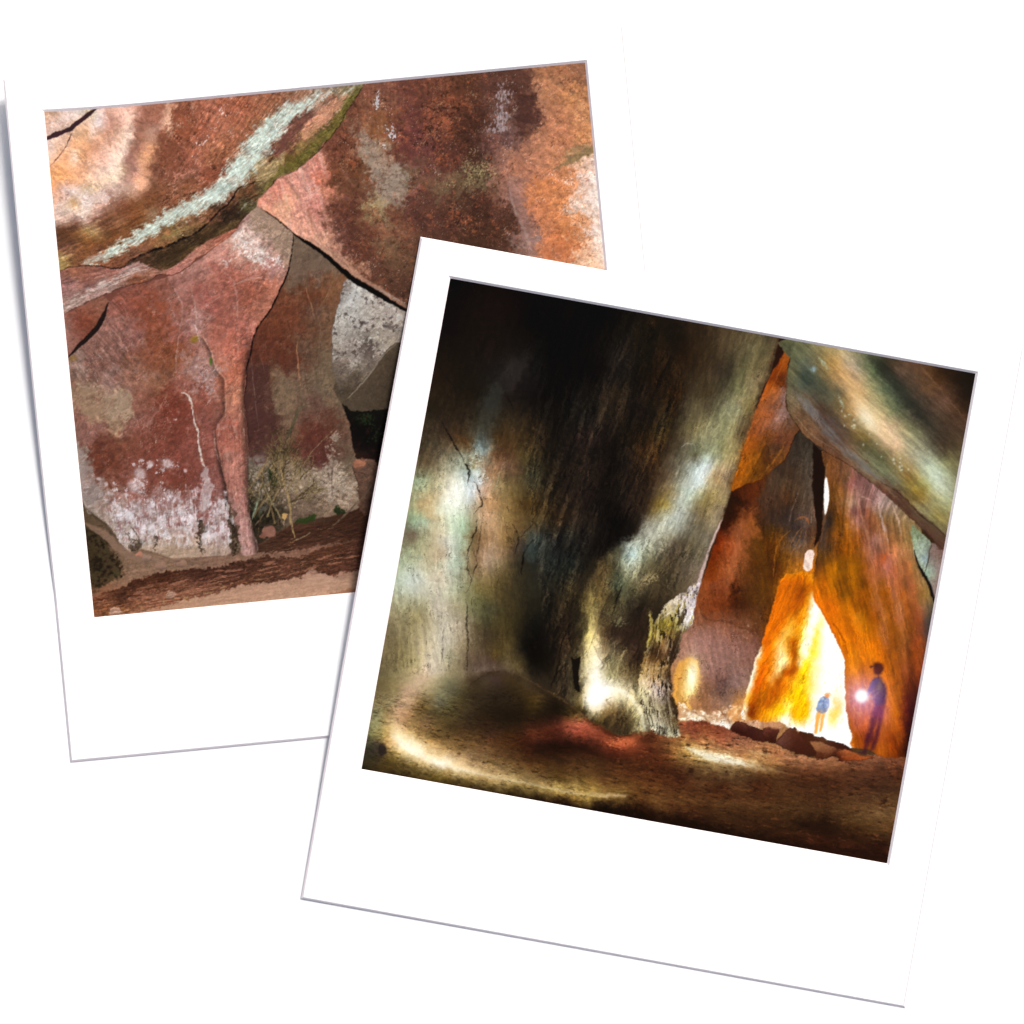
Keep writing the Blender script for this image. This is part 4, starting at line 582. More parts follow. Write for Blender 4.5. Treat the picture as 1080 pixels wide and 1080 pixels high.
    for q in ['718,732 722,741 727,733', '722,748 735,752 748,762', '752,745 762,752 770,764']: c.put(c.line(q, 1.2, 1, 1.5), '#6a3418', .6)
    c.put(c.poly('726,738 731,732 735,738 733,746 728,745', .8, 1), '#b07850', .7)
    # ---------- dim wall in the middle with the dark cleft
    M = c.poly('812,497 828,482 840,452 870,470 872,500 870,560 862,600 858,630 845,606 835,608 828,625 815,660 806,668 808,640 812,600 800,560 797,535', 5, 3)
    c.region(M, '845,468,#332a20 850,490,#4a3e32 840,480,#3c3026 855,475,#3a3228 835,500,#3c2a1c 825,512,#4c3826 815,522,#4a3222 807,532,#442c1c 803,548,#402410 830,522,#4a2e18 845,510,#4a3a2c 850,530,#4c3a2c 855,520,#54453a 830,540,#33251c 820,552,#3a2a20 840,562,#3c2e28 850,550,#5a463c 840,572,#5a4a42 855,560,#4c3222 812,562,#4a2c08 '
      '820,572,#6a3a0a 825,590,#5a3408 817,600,#4a2406 835,590,#7a4a18 840,600,#a86418 856,600,#c06a10 850,610,#e08410 835,610,#d07808 815,640,#5c3008 812,625,#4a2808', 1, 3, 2.2, 10, .06, .10)
    c.streak(M, 100, 26, 3, .18, 351, 4)
    for q, w, h, o in [('842,520 836,535 832,552', .8, '#9c8070', .6), ('852,512 846,530 841,548', .6, '#806a5c', .5), ('838,549 843,546 850,547 853,553', 1.6, '#b0642c', .6), ('845,556 838,566 833,576', 1, '#a86a38', .6), ('833,560 824,568 818,580 816,600 815,612', .9, '#a0621c', .7), ('846,558 842,570 834,585 828,606', .8, '#b07028', .6), ('852,552 850,562 845,575', .8, '#94704c', .5), ('858,524 859,540 860,550', 1, '#c89078', .7), ('856,540 855,552', .6, '#d8a888', .6)]:
        c.put(c.line(q, w, .8, 1), h, o)
    cl = c.poly('857,468 864,474 871,477 870,490 869.5,510 868,530 867,550 866,560 862,571 859,577 860,566 861,556 858,532 856,510 857,490', .9, .8); c.put(cl, '#170802', .97); c.put(c.line('868,482 869,500', 1.5, 1.5), '#2a1206', .6)
    c.put(c.line('865,563 863,578 861,592 859,612 858,628', [1.2, 1.4, 1.5, 1.4, .8], .8, .6), '#1c0a03', .9)
    # ---------- orange sheet of rock in the slot
    S = c.poly('818,366 830,358 838,360 834,375 830,385 830.5,410 828,428 836,440 843,452 837,460 828,482 812,497.5 799,507 785,511 770,518 768,500 795,420', .9, .8)
    c.region(S, '834,368,#b05a18 828,385,#a04c10 822,395,#7a3408 815,410,#b85c1c 808,425,#b06030 800,440,#b0602e 795,455,#a85624 790,470,#b85e14 783,490,#c4680c 776,510,#b8600a 810,440,#a8603c 820,425,#8a5a44 827,415,#b08478 821,440,#b08070 815,450,#a06a50 818,460,#8a4c28 805,470,#7c4414 800,485,#80480c 795,500,#7a4408 810,485,#5a3010 815,472,#5c3820 821,475,#4c301c 826,482,#a05c20 830,465,#7a4428 836,450,#6c4428 823,405,#6a3414', 1, 3, 2.3, 8, .06, .10)
    c.streak(S, 118, 20, 3, .16, 353, 4)
    for q, w, h, o in [('828,466 822,478 812,490 806,500', 1.6, '#b06a28', .7), ('808,462 800,480 788,500 776,514', 1.2, '#cc7818', .5), ('815,455 808,470 800,485', 1.2, '#54300c', .5), ('795,501 796,500', 1.2, '#2a1204', .8), ('830,410 828,422 824,434 818,446', 2, '#c09484', .6), ('818,404 824,408 830,407', .8, '#2a1004', .8), ('820,420 824,425', 1.2, '#4a2814', .6), ('830,372 824,388 816,405 806,428 796,450', .9, '#c87434', .5)]:
        c.put(c.line(q, w, 1, 1) * S, h, o)
    c.put(c.poly('820,352 833,356 828,368 820,384 812,396 800,424 794,436 800,405 812,385', 1, .8), '#220b04', .95)
    c.put(c.line('842,455 836,465 829,482', 1, 1), '#180a04', .8)
    # ---------- blazing opening
    F = c.poly('858,627 866,645 874,660 883,677 889,691 891,710 891,727 892.5,745 894,760 898,777 900,788 890,786 870,780 841,770 824,762 800,760 782,757 786,735 793,712 802,682 808,662 820,622 827,607 838,604 848,603 856,612', 1, 1)
    c.region(F, '830,620,#d07408 840,640,#dc7c0c 820,650,#d87000 815,670,#d86c00 805,690,#d06400 800,710,#d86c04 810,702,#d87410 830,670,#f0a030 835,660,#f0a024 825,690,#f0b048 835,690,#e8a038 840,680,#c86c08 838,700,#b85800 830,710,#e08c20 820,722,#c86404 840,715,#d07808 805,725,#d87008 795,740,#b06008 805,750,#d88010 815,745,#e08c14 825,735,#d88010 835,740,#f8c020 845,730,#f8c81c 850,740,#f8c818 845,752,#f4b810 '
      '855,755,#f8c830 850,715,#fcd42c 855,725,#fcd840 850,700,#fcd020 860,700,#fff0a0 866,690,#fff8c0 870,680,#fff4c0 865,670,#fff0a0 862,660,#ffe478 861,645,#fff8d0 855,658,#fffce8 850,680,#fff8d8 847,692,#fff4c0 850,630,#e89018 855,640,#f8d080 875,700,#fffdf4 880,720,#ffffff 870,740,#ffffff 888,755,#ffffff 884,738,#fdf0b8 880,762,#fffdf0 870,770,#ffffff 850,765,#fffbe8 838,762,#fff4d0 885,775,#ffffff 860,735,#fff6c4', 2, 3, 2.6, 6, .04, .07)
    u, t, dd = c.flow('845,605 822,655 803,700 790,750', '860,640 850,690 842,730 838,765')
    fl = F * sstep(858, 845, c.X); c.C *= (1 + fl * .26 * fbl(u / 16 + t * 3, t * 9, 361, 4))[..., None]
    c.speck(fl * .6, '#fbd070', 7, .08, .2, .5, 363, 4, 112, 2); c.speck(fl * sstep(690, 720, c.Y) * .8, '#9a4a04', 3.4, .1, .14, .6, 365, 4, 100, 2)
    c.put(c.poly('806,672 820,640 838,608 848,606 846,622 836,650 825,675 815,695 812,720 806,722 800,715', 2, 2) , '#d87008', .45); c.streak(fl, 110, 24, 2.5, .13, 367, 4)
    c.put(c.line('846,640 836,660 826,675 818,690 816,705', 2.2, 2.5, 2), '#f8c060', .55); c.put(c.line('826,705 820,716 812,722', 1.5, 1.5, 1.5), '#ffd080', .6); c.put(c.poly('836,682 842,676 842,690 838,700 834,712 826,722 822,716 830,704', 2, 2.5), '#a04e04', .5); c.put(c.line('829,735 842,712 850,702', 1.4, 1.5, 1.5), '#f8c040', .5)
    c.put(c.poly('857,630 864,645 862,658 856,675 848,695 843,706 843,690 848,660 853,643', 1.6, 1.5), '#fffcee', .92)
    c.put(c.line('865,648 861,668 854,688 847,702 842,712', 1.6, 1.5, 2), '#f4c020', .75); c.put(c.line('845,710 853,720 860,735', .7, .8), '#c88808', .6)
    rf = F * sstep(856, 862, c.X) * sstep(790, 700, c.Y); c.speck(rf * .85, '#f4c83c', 7, .08, .2, .6, 369, 4, 112, 3); c.put(c.poly('879,745 885,738 888,755 880,765 876,768', 3, 3) * F, '#f8d468', .6)
    c.put(c.poly('870,662 880,690 889,715 891,760 896,784 878,775 868,720 866,700', 5, 2) * F, '#ffffff', .75)
    c.put(c.line('802,682 797,700 792,720 787,742 785,757', [1, 2.2, 2.2, 2.6, 2], 1.2, 1), '#fff0cc', .9); c.put(c.line('786,738 778,746 776,757', 1.2, 1.2), '#f4b868', .8); c.put(c.poly('766,750 775,742 786,733 785,757 772,760', 2, 2), '#d8904c', .6); c.put(c.line('771,757 777,748 785,741', 1, 1, 1), '#ffe0a8', .7)
    c.put(c.poly('824,755 832,756 845,766 855,772 838,769 826,763', 1.5, 1), '#fffbe6', .95)
    c.put(c.poly('790,740 797,736 803,744 801,757 790,757', 2, 2), '#7c4404', .5)
    # pale stone block in the cleft
    c.put(c.poly('849,583 853.5,580 858,582 857,591 854,602 846.5,600 848,592', .7, .6), '#f2d8cc', .95); c.put(c.line('850,587 856,588', .5, .6), '#b08a7c', .7)
    # ---------- right curtain wall
    K = c.poly('868,474 900,492 940,525 972,556 964,580 969,600 977,615 984,635 990,660 1000,900 930,800 899,788 898,777 894,760 892,745 891,727 891,708 889,691 883,677 874,660 866,645 857,627 860,600 864,570 871,545 874,530 872,505 869,490', .9, .8)
    c.region(K, '880,490,#6a4428 886,500,#7a5034 880,520,#7a4c20 895,505,#6c4c38 902,512,#8a6058 897,507,#7a4840 910,517,#8c645a 920,527,#8a645c 926,532,#a88c84 932,547,#7a5a38 915,540,#80503c 915,555,#784830 905,540,#7c5048 900,530,#a0806c 905,552,#a07060 910,570,#8a5234 885,540,#6a3e14 890,550,#70420c 880,560,#70441a 885,580,#7a4208 874,575,#4a3424 872,550,#3a2c24 878,600,#8a5208 895,570,#80480c 900,590,#8a500c '
      '890,600,#8c5410 905,602,#784008 915,602,#8a5030 912,582,#905a3c 925,570,#a07060 930,578,#90604a 937,590,#a86040 940,570,#8a5a38 935,552,#8a6440 950,582,#b07850 955,600,#b87850 950,612,#a86840 960,590,#8a6840 955,570,#8a6840 966,612,#8a5c34 971,627,#6c4c2c 945,620,#b0683c 960,630,#a8663c 930,620,#9a5c28 935,637,#a8683c 920,620,#8a4c14 910,620,#7c420c 900,620,#8a4c08 895,632,#94540c '
      '870,642,#c06a10 880,652,#c86e0c 890,662,#c87010 900,672,#c4700e 882,670,#b86008 895,690,#c06c10 905,692,#c87818 896,720,#b0581c 900,740,#a04818 894,752,#a85010 898,770,#a04c10 906,770,#b05818 910,650,#8a4c0c 920,642,#7a4814 930,670,#a06030 935,690,#90501c 945,650,#a8683c 957,650,#7a4820 960,640,#94582c 970,650,#7a4c30 976,670,#4c3424 966,690,#8a4420 955,702,#8a4814 950,720,#7c400c 940,740,#9a500c 945,762,#a8560c '
      '935,770,#a85010 957,750,#5c2408 967,740,#4a1c10 960,770,#3c140a 955,792,#2c0c06 945,787,#7a3608 930,792,#8a4410 922,760,#944010 915,787,#7c3808 970,712,#5a2812 866,622,#c87c10 872,612,#a86810', 3, 3, 2.4, 8, .06, .09)
    u, t, dd = c.flow('870,480 866,560 862,625 880,675 892,720 894,790', '960,550 975,620 985,680 975,740 960,800')
    c.C *= (1 + K * .40 * fbl(u / 60, t * 18, 371, 4))[..., None]; c.C *= (1 + K * .10 * fbl(u / 20, t * 30, 373, 3))[..., None]
    hot = K * sstep(590, 620, c.Y) * sstep(.62, .3, t); c.speck(hot * .7, '#f0a030', 2.2, .14, .12, .6, 375, 4, 62, 5)
    c.put(K * sstep(.28, .05, t) * sstep(625, 650, c.Y) * sstep(745, 690, c.Y), '#d87c14', .4)
    for q, w, h, o in [('898,515 905,535 912,555 918,580 922,605 928,640 934,665 938,690', [1, 1.6, 2, 2, 2, 2.2, 2.2, 1], '#b07c60', .6), ('926,528 929,545 933,560 937,572', [2, 2.2, 1.8, 1], '#b8a098', .75), ('903,517 910,524 918,527 924,530', 1.2, '#b49488', .7), ('894,503 899,510 902,514 897,516', 1, '#a88478', .7), ('941,533 947,550 950,565', [1.4, 2, 1], '#d0b098', .7), ('948,560 953,585 956,610 962,635', 1.6, '#b8805c', .55), ('960,555 963,575 966,595', 1, '#a89068', .6), ('936,583 930,592 928,600', 2.2, '#b8541c', .75), ('938,580 940,584', 1.2, '#34281c', .8), ('955,615 959,628', 1, '#3c2010', .7), ('958,630 960,638', 1, '#d8a078', .6),
                       ('920,608 926,625 932,645', 1.4, '#b87450', .5), ('936,590 935,605 942,625 950,645 952,662', [1, 2, 2, 3, 2], '#b87e60', .65), ('922,562 925,568 924,575', .8, '#b48468', .6), ('876,490 880,510 884,540 890,580', .8, '#94663c', .5), ('886,500 890,530 896,570 900,610', .9, '#a0682c', .45), ('874,640 886,655 898,672 906,690 912,710', 1.2, '#e89030', .55), ('876,655 886,668 892,685 893,690', 1.4, '#6a2c06', .7), ('866,634 880,650 900,668 915,690 925,712 933,740', 1, '#e08828', .5), ('958,660 955,690 953,720', 1.4, '#a86438', .5), ('972,640 970,680 966,720', 1.4, '#a05a30', .4)]:
        c.put(c.line(q, w, 1, 1.2) * K, h, o)
    c.mul(K * sstep(948, 962, c.X + (c.Y - 760) * .12) * sstep(690, 730, c.Y), .55)
    c.put(c.poly('871,503 873.5,513 874,525 873,534 870,543 868.8,532 869,514', .7, .4), '#fffaf6', 1); c.put(c.line('872,490 871,502', .6, .6), '#c8b4a4', .7)
    g = c.poly('961,554 972,563 982,574 977,595 974.5,607 967,596 963,580', .8, .6); c.region(g, '965,565,#7a8468 972,575,#98a490 975,590,#90a0a0 970,595,#9aa48a 978,578,#7c8474', 3, 2, 2, 6, .1, .2, 4)
    rs = c.poly('982,573 1000,586 1000,650 986,640 980,620 975,607 978,592', .8, .6); c.region(rs, '985,585,#7c6860 990,600,#8a7a74 984,610,#8c7c70 980,605,#94a490 985,625,#84746c 992,590,#7a6258', 3, 2, 2, 6, .1, .15, 4); c.put(c.line('982,573 979,590 975,606', .7, .6), '#1c1410', .9)
    c.put(c.line('964,580 967,594 972,604 978,614 983,628 985,645 984,660', [1, 1.6, 2.2, 2.4, 2.2, 2.6, 3], .8, .7), '#0c0704', .95)
    c.put(c.poly('984,640 992,636 992,680 982,690 980,665', 2, 1), '#14100c', .6)
    # ---------- lit leaning pillar
    pw = c.poly('690,330 760,335 824,352 821,358 818,372 811,398 805.6,407 798.6,426 794,441 789,458 782,478 779,490 773,507 768,529 758,557 748,582 740,610 733,636 729,658 719.5,669 714,691 706,705 707,729 709,745 717,778 700,777 688,770 676,740 655,735 632,740 614,735 615,700 622,650 636,622 644,600 660,580 672,556 690,505 712,440 722,400', 6, 2)
    edge = c.poly('560,300 824,352 821,358 818,372 811,398 805.6,407 798.6,426 794,441 789,458 782,478 779,490 773,507 768,529 758,557 748,582 740,610 733,636 729,658 719.5,669 714,691 706,705 707,729 709,745 717,778 700,777 600,790', 1.0, .35)
    c.region(pw * edge, '735,350,#2a1d0e 720,352,#1c1208 725,380,#251709 735,410,#3a2f1e 735,430,#5f533a 722,440,#3f3625 726,455,#665a3d 735,450,#80744e 740,352,#2a1d10 760,362,#493a26 750,370,#3a2c1a 780,362,#5a4c33 790,372,#5f563b 805,367,#63583a 815,362,#524530 770,385,#3d3424 765,400,#3a3224 785,395,#68603f 800,390,#6f603f 806,382,#645538 750,400,#3f3322 740,412,#3d301c 775,410,#6c6845 790,410,#7a6e4c 800,400,#7c6a4a '
      '760,420,#58503a 746,432,#4e4430 780,425,#8a805c 774,432,#8a8766 790,430,#77673f 760,440,#7d7a58 769,442,#88845f 785,442,#726040 750,460,#8c8664 760,460,#8a8660 774,456,#857852 783,456,#735c3c 724,470,#5d5341 735,482,#6c664c 745,485,#a8b4a0 730,475,#66664e 760,475,#8f8a60 770,482,#a5905f 714,470,#463b2a 706,452,#251b0f '
      '695,482,#3c2d1d 700,502,#55432e 690,520,#4a3a28 680,540,#403124 670,560,#2f261b 664,580,#241d15 735,496,#b4bfb6 742,494,#c6d2d0 738,506,#c8d4ce 725,510,#adb2a2 719,516,#a6ac98 728,520,#b4c0ae 711,520,#8f8260 750,502,#b39a70 756,495,#b69e78 755,516,#a18c60 745,522,#9c8a58 765,500,#a08868 770,512,#937c5c 764,530,#8f7d5a 740,532,#8a7a4e 735,542,#75664a 715,530,#aeb09c 709,541,#b0b2a0 700,535,#8f7a3c '
      '706,549,#b4b7a4 700,560,#b5b49e 690,570,#b2b09a 685,580,#b0b19c 679,570,#8c8a78 674,560,#6a665a 668,588,#dcecec 667,600,#d8dcc4 664,610,#c0b890 680,590,#a8a584 690,592,#8a805a 701,581,#80714e 715,575,#5a4c38 710,591,#4a3b2a 725,570,#5c513d 731,581,#63573f 741,560,#645a46 745,572,#786e5a 735,592,#665c46 730,606,#6a5a44 724,600,#5a4c36 714,606,#54462f 700,606,#6e6440 690,606,#8a7e54 755,546,#9a8868 761,540,#8a7862 '
      '650,597,#3f3526 656,606,#5c5238 648,582,#1e1a14 653,591,#45443a 680,600,#8c8762 665,625,#656044 655,620,#4c5440 670,640,#3f3a2a 690,630,#463822 700,620,#5c4c30 680,641,#2f2618 690,652,#2a2014 700,640,#33281a 715,620,#5e5038 655,645,#353022 665,660,#2d2618 670,667,#221a10 655,680,#2a1e12 665,690,#35281a 660,702,#5c4e34 656,715,#b8ac80 665,715,#6e6248 652,727,#e8dcb8 670,700,#4b3a20 '
      '626,650,#5a4c2e 621,660,#6e6040 622,672,#665a3a 625,682,#6e6244 628,692,#8a7c58 630,702,#c0b48c 632,716,#fff6e4 640,727,#fff4e0 628,720,#f4e8c8 617,690,#8a7c56 617,710,#8a7e5e 616,660,#4a3e26 618,640,#2e2416 632,625,#4e4228 640,612,#54482e 630,640,#4c4026 633,660,#54462c 633,670,#7a6a44 640,680,#5c4e34 646,690,#8c7e5c 652,690,#6e6046 633,683,#6a5c3c 638,692,#7c7050 640,703,#b8ac88 650,702,#a89c78 657,700,#5e5238 640,660,#40341f 645,650,#32281a 649,716,#b8ac86 660,712,#908060 637,640,#5e5638 641,620,#6b5c3a 645,602,#55482e 636,626,#80693e 645,660,#3a2e1c 648,675,#3e3220 640,668,#4a3e28 680,720,#4a3820', 0, 2.0, 2.5, 9, .05, .08)
    u, t, dd = c.flow('712,350 712,440 690,505 668,560 640,615', '822,360 796,436 780,490 758,557 735,630')
    pm = pw * edge * sstep(660, 600, c.Y); c.C *= (1 + pm * .20 * fbl(u / 40, t * 14, 381, 4))[..., None]; c.C *= (1 + pm * .14 * fbl(u / 11, t * 34, 383, 3))[..., None]
    c.add(c.blob(738, 502, 7, 15, 28) * edge, '#e0ece8', .35); c.add(c.blob(668, 590, 4, 9, 15), '#f0fcfc', .45); c.add(c.blob(715, 530, 10, 34, 36) * edge, '#c8ccb8', .16); c.add(c.blob(680, 575, 8, 22, 35) * edge, '#d0d4c0', .18)
    for q, w, h, o in [('773,418 778,424 782,421 784,426', .8, '#b09874', .6), ('765,432 770,440 772,444', .9, '#b8b090', .6), ('742,458 750,452 756,458', .8, '#a8a888', .5), ('718,474 724,468 731,470 734,478', .9, '#a4a890', .6), ('746,478 740,482', 1, '#c8d0bc', .6), ('762,456 768,466 770,476', .7, '#b4a480', .5), ('731,540 738,538 744,543', .7, '#a89870', .5), ('690,500 684,520 676,540 668,556', .8, '#26201a', .4), ('720,560 715,570 712,578', .7, '#a09270', .4), ('758,450 752,455', .7, '#b8b898', .5), ('752,438 746,452 742,460', .7, '#9c9a78', .4)]:
        c.put(c.line(q, w, .8, 1.2) * edge, h, o)
    c.speck(pw * edge * np.clip(c.blob(770, 430, 26, 40, 25), 0, 1) * .75, '#a8a480', 2.6, .2, .12, .5, 385, 4); c.speck(pw * edge * .5, '#3c3222', 2.2, .16, .1, .35, 387, 3)
    rim = c.line('763,545 757,558 748,581 740,606 733,634 729,657', [.8, 1.4, 2, 2.6, 3, 1.5], 1, .7); c.put(rim * edge, '#c8aca6', .85); c.put(c.line('750,572 738,600 728,620 716,640', 2, 2.5) * edge, '#8a7468', .6)
    c.put(c.line('821,358 811,398 798,426 789,458 779,490 768,528', 1.6, 1.5) * edge, '#54442f', .45)
    c.put(c.poly('700,580 712,574 722,580 724,596 712,608 700,606 702,592', 5, 3), '#463828', .55); c.put(c.poly('655,645 672,640 690,632 705,628 700,650 690,668 680,660 668,680 660,690 652,668', 5, 3), '#281e12', .6)
    c.speck(np.clip(c.blob(688, 612, 14, 7, -25), 0, 1) * .9, '#a89258', 2.4, .1, .12, .8, 389, 3); c.speck(np.clip(c.blob(655, 650, 14, 14), 0, 1) * .8, '#7c7250', 3, .16, .1, .5, 391, 4)
    c.put(c.line('656,619 652,628 648,640', 1.3, .8, 1), '#0c0906', .9); c.put(c.line('661,684 656,695 652,706 648,718', 1.2, 1.2, 1.2), '#c8b478', .7); c.put(c.line('646,598 639,612 632,627 627,643', [1.6, 2, 2, 1.5], 1.8, 1, taper=False), '#94794a', .65); c.add(c.line('628,640 624.5,655 623,668 624.5,682 627.5,696 631,712', [.8, 1.6, 2.2, 3, 4.5, 7], 2.6, .8, taper=False), '#f8e8b8', .72)
    c.put(c.line('655,607 660,600 664,590', 1.4, 1.5), '#c8c4a0', .5); c.put(c.line('652,590 650,596 654,604', 1.2, 1, 1), '#8c9080', .6)
    # shaggy stump at the pillar foot
    st = c.poly('685,645 687,652 690,656 700,640 712,630 728,620 738,612 733,636 729,658 719.5,669 714,691 707,705 708,729 710,745 717,778 700,777 688,772 676,745 673,720 677,700 683,675', 1.2, 2)
    c.region(st, '690,658,#8a7840 686,668,#b8a050 700,642,#c4b090 710,636,#d8c8b0 717,628,#d0c0b4 722,652,#e0d8d4 728,640,#dcd0d4 700,662,#8c7a30 710,652,#9c8a48 716,660,#b0a060 690,682,#3c2a14 700,682,#8a6238 705,670,#7a5a2c 691,692,#4a3018 680,702,#a07c48 700,702,#9a7848 690,712,#b89460 684,722,#d8c0a0 695,726,#d0b8b0 701,720,#b09878 679,727,#e0d0a0 707,690,#503824 711,682,#3c2818 707,715,#4c3420 690,742,#a89a78 700,752,#8a7a5c 710,742,#4a3820 695,766,#b8b098 705,770,#8c8468 712,760,#584428 714,776,#c8c0a0 684,735,#b0a080', 0, 3, 2.3, 7, .08, .1)
    u, t, dd = c.flow('684,640 684,680 677,705 680,740 690,772', '735,620 722,665 709,700 709,740 716,776')
    h = fbl(u / 16 + .6 * c.N1[0], t * 13, 395, 4); c.put(st * sstep(.0, .6, h), '#dccdb0', .45); c.put(st * sstep(.0, -.6, h) , '#2c1e0e', .6); c.speck(st * .8, '#140c06', 2.6, .14, .1, .8, 397, 3, 88, 4); c.speck(st * sstep(690, 670, c.Y) * .8, '#b0982c', 3, .14, .12, .6, 399, 3, 110, 2)
    c.put(c.line('684,641 686,652 687,662 684,675 681,690', [.6, 1.4, 2, 1.4, .8], .8, .8), '#c8b458', .9); c.put(c.line('698,652 706,646 714,640', 1.2, 1), '#e8dcc8', .7); c.put(c.line('723,662 728,648 733,632', 2, 1.2) * edge, '#ece4e4', .8); c.put(c.line('716,666 720,658 724,648', 1.4, 1), '#f0e8e4', .7); c.put(c.poly('712,668 719,664 714,690 706,705 708,728 704,715 705,698', 1.5, 1.5), '#2c1c10', .65); c.put(c.poly('713,660 717,650 722,640 720,655', 1, 1), '#3a2c14', .8)
    c.put(c.poly('708,733 713,742 715,760 710,752', 1.2, 1.5), '#1c1208', .8); c.put(c.line('700,728 703,740 702,750', 1.3, 1.2, 1.5), '#1c140a', .7)
    # ---------- floor
    fl = c.poly('380,790 402,766 416,762 440,745 470,742 497,722 505,714 521,707 530,711 547,713 558,717 580,729 600,742 618,756 634,764 655,776 675,771 690,772 705,778 717,776 716,762 740,760 772,769 800,780 830,792 858,799 890,798 915,796 958,800 1000,805 1000,960 380,840', 1.3, 1.6)
    fl0 = fl
    c.region(fl, '520,716,#3a2c1c 510,740,#332715 530,740,#2c2010 550,730,#33250f 560,745,#241809 580,745,#1e1408 600,757,#24190b 482,742,#5a4a2e 470,752,#6c5a3a 450,762,#8a7250 440,752,#a08660 455,745,#6e5a34 430,757,#b89874 425,765,#c4a078 415,773,#d0b080 422,779,#f4dcb0 440,789,#f8e4c0 455,797,#fdeccc 470,805,#f4e0bc 490,811,#e4cca0 515,816,#c8ac7c 545,821,#ac9060 570,826,#a08450 600,833,#b89a58 630,837,#c0a45c 655,838,#b49a58 '
      '400,775,#a8966c 400,787,#2a2018 405,792,#3a2c20 395,802,#4c3e22 420,800,#6a5832 412,794,#8c7848 440,812,#5c4a26 460,820,#4e3e1e 480,820,#66542c 500,826,#4a3a1a 395,812,#1a1208 450,824,#241a0c 520,837,#1c1208 540,842,#140b05 560,847,#1c0f06 600,850,#2a1608 635,848,#3a2410 600,858,#140a04 640,868,#120904 655,872,#0e0703 500,790,#6a5030 480,785,#8a6c44 460,780,#a08258 520,802,#806444 500,775,#4a3018 540,790,#4e3820 560,805,#6a5030 600,818,#7a5a34 635,822,#64462a '
      '550,780,#3c2412 540,768,#3e2616 560,772,#4a2416 580,775,#2a140a 600,780,#2a1509 620,790,#3a1c0c 650,795,#3c2010 600,800,#4a3018 650,808,#6a4426 630,805,#402a14 580,800,#4e3a20 615,772,#4a2012 720,762,#8a5240 730,775,#7c4a38 742,767,#7a4630 760,782,#8a5844 782,787,#8f6a56 722,787,#a88c58 740,795,#c8b480 757,800,#d8c898 772,804,#d0bf94 790,808,#b8a478 812,812,#94784e 780,795,#a8805c 812,797,#a07858 830,802,#8a6650 850,804,#8f6a58 880,807,#7c5844 920,812,#6e4c3c '
      '945,815,#5a3c2c 850,815,#6a4634 880,825,#583a2a 920,830,#5a4030 800,825,#5c3a24 760,830,#4a2c18 720,820,#4e2e1c 700,800,#54321c 682,790,#3a1e10 670,800,#4a2a16 690,820,#6a4224 660,820,#6e4a28 720,842,#7a5a34 760,847,#6a5030 800,852,#5a4428 840,852,#54442a 880,852,#5a482e 900,860,#7c6844 930,860,#8a7450 940,870,#7a6440 950,850,#806c4a 925,882,#4a3a20 900,872,#54401f 870,872,#2c1f10 840,870,#3a2a16 800,865,#40301a 760,860,#4c3a20 720,862,#2a180c 680,853,#2a1808 690,846,#8a6c40 '
      '660,852,#3a2410 700,872,#1c0e06 760,882,#1a0c05 820,887,#2c180c 860,892,#4a2414 900,895,#5a301c 930,893,#2a160c 930,906,#5c3018 800,897,#140804 740,874,#160a05', 4, 2.2, 2.5, 10, .08, .12, 4)
    u, t, dd = c.flow('390,770 500,720 620,760 720,770 850,800 960,805', '390,815 560,845 700,868 940,910')
    lo = fl * sstep(745, 775, c.Y); c.C *= (1 + lo * .22 * fbl(u / 30, t * 16, 401, 5))[..., None]; c.streak(lo, 12, 9, 1.8, .24, 403, 4)
    c.speck(lo * sstep(560, 680, c.X) * .7, '#b07050', 2.4, .18, .12, .45, 405, 4, 14, 3); c.speck(lo * sstep(560, 680, c.X) * .7, '#1e0e06', 3, .14, .12, .6, 407, 4, 14, 3)
    md = fl * sstep(760, 740, c.Y); c.speck(md * .7, '#6a563a', 3, .18, .14, .5, 409, 4, 30, 2); c.streak(md, 30, 12, 3, .25, 411, 4)
    c.put(c.line('530,711 547,714 560,719 580,730 600,743 618,757', [.8, 1.4, 1.4, 1.4, 1.4, .8], 1, 1.3), '#8a6c48', .55); c.put(c.line('500,722 508,715 520,709 528,711', .9, 1), '#7c6658', .6)
    c.speck(np.clip(c.line('570,724 590,738 612,756 630,768', 4, 3), 0, 1) * .8, '#b09048', 2.4, .02, .14, .7, 413, 3, 40, 3)
    c.put(c.poly('585,776 605,770 622,776 640,786 655,792 665,800 640,800 600,790', 5, 3), '#241006', .6)
    bl = c.line('412,769 425,780 445,795 465,804 490,810.5 520,817 550,822 580,829 610,835 640,838 660,838.5', [3, 6, 5.5, 4, 2.6, 1.6, 1.2, 1.1, 1.1, 1, .5], 3, 1); c.add(bl * (.72 + .6 * c.N1[0]).clip(.3, 1), '#fff0d0', .62); c.add(c.blob(432, 783, 22, 9, 38), '#f8dcb0', .45); c.add(c.blob(468, 805, 22, 4.5, 18), '#fff4dc', .6)
    c.add(c.line('420,780 460,802 500,812 560,822 610,834 660,838', [5, 6, 5, 4, 4, 2], 9, 1), '#d8b070', .22); c.put(c.poly('393,785 402,782 410,790 402,796 393,795', 2, 2), '#2a221e', .85); c.put(c.poly('414,795 422,795 424,801 417,801', 1.5, 1), '#2c2010', .7)
    c.put(c.poly('400,762 404,752 411,752 416,760 416,772 408,778 401,776', 1.5, 1), '#aca07a', .6); c.put(c.line('412,752 416,760 416,770', .8, 1), '#5c5030', .5)
    rl = c.line('722,787 740,795 757,800 775,804 800,809 825,814', [2, 4, 5, 4, 3, 1], 4, 1.5); c.add(rl, '#f8e8c0', .5); c.add(c.line('790,792 805,795 815,797', 2.5, 2), '#e0c890', .45); c.put(c.line('826,797 838,800 845,799', 1, .8, 1.5), '#d8a890', .5)
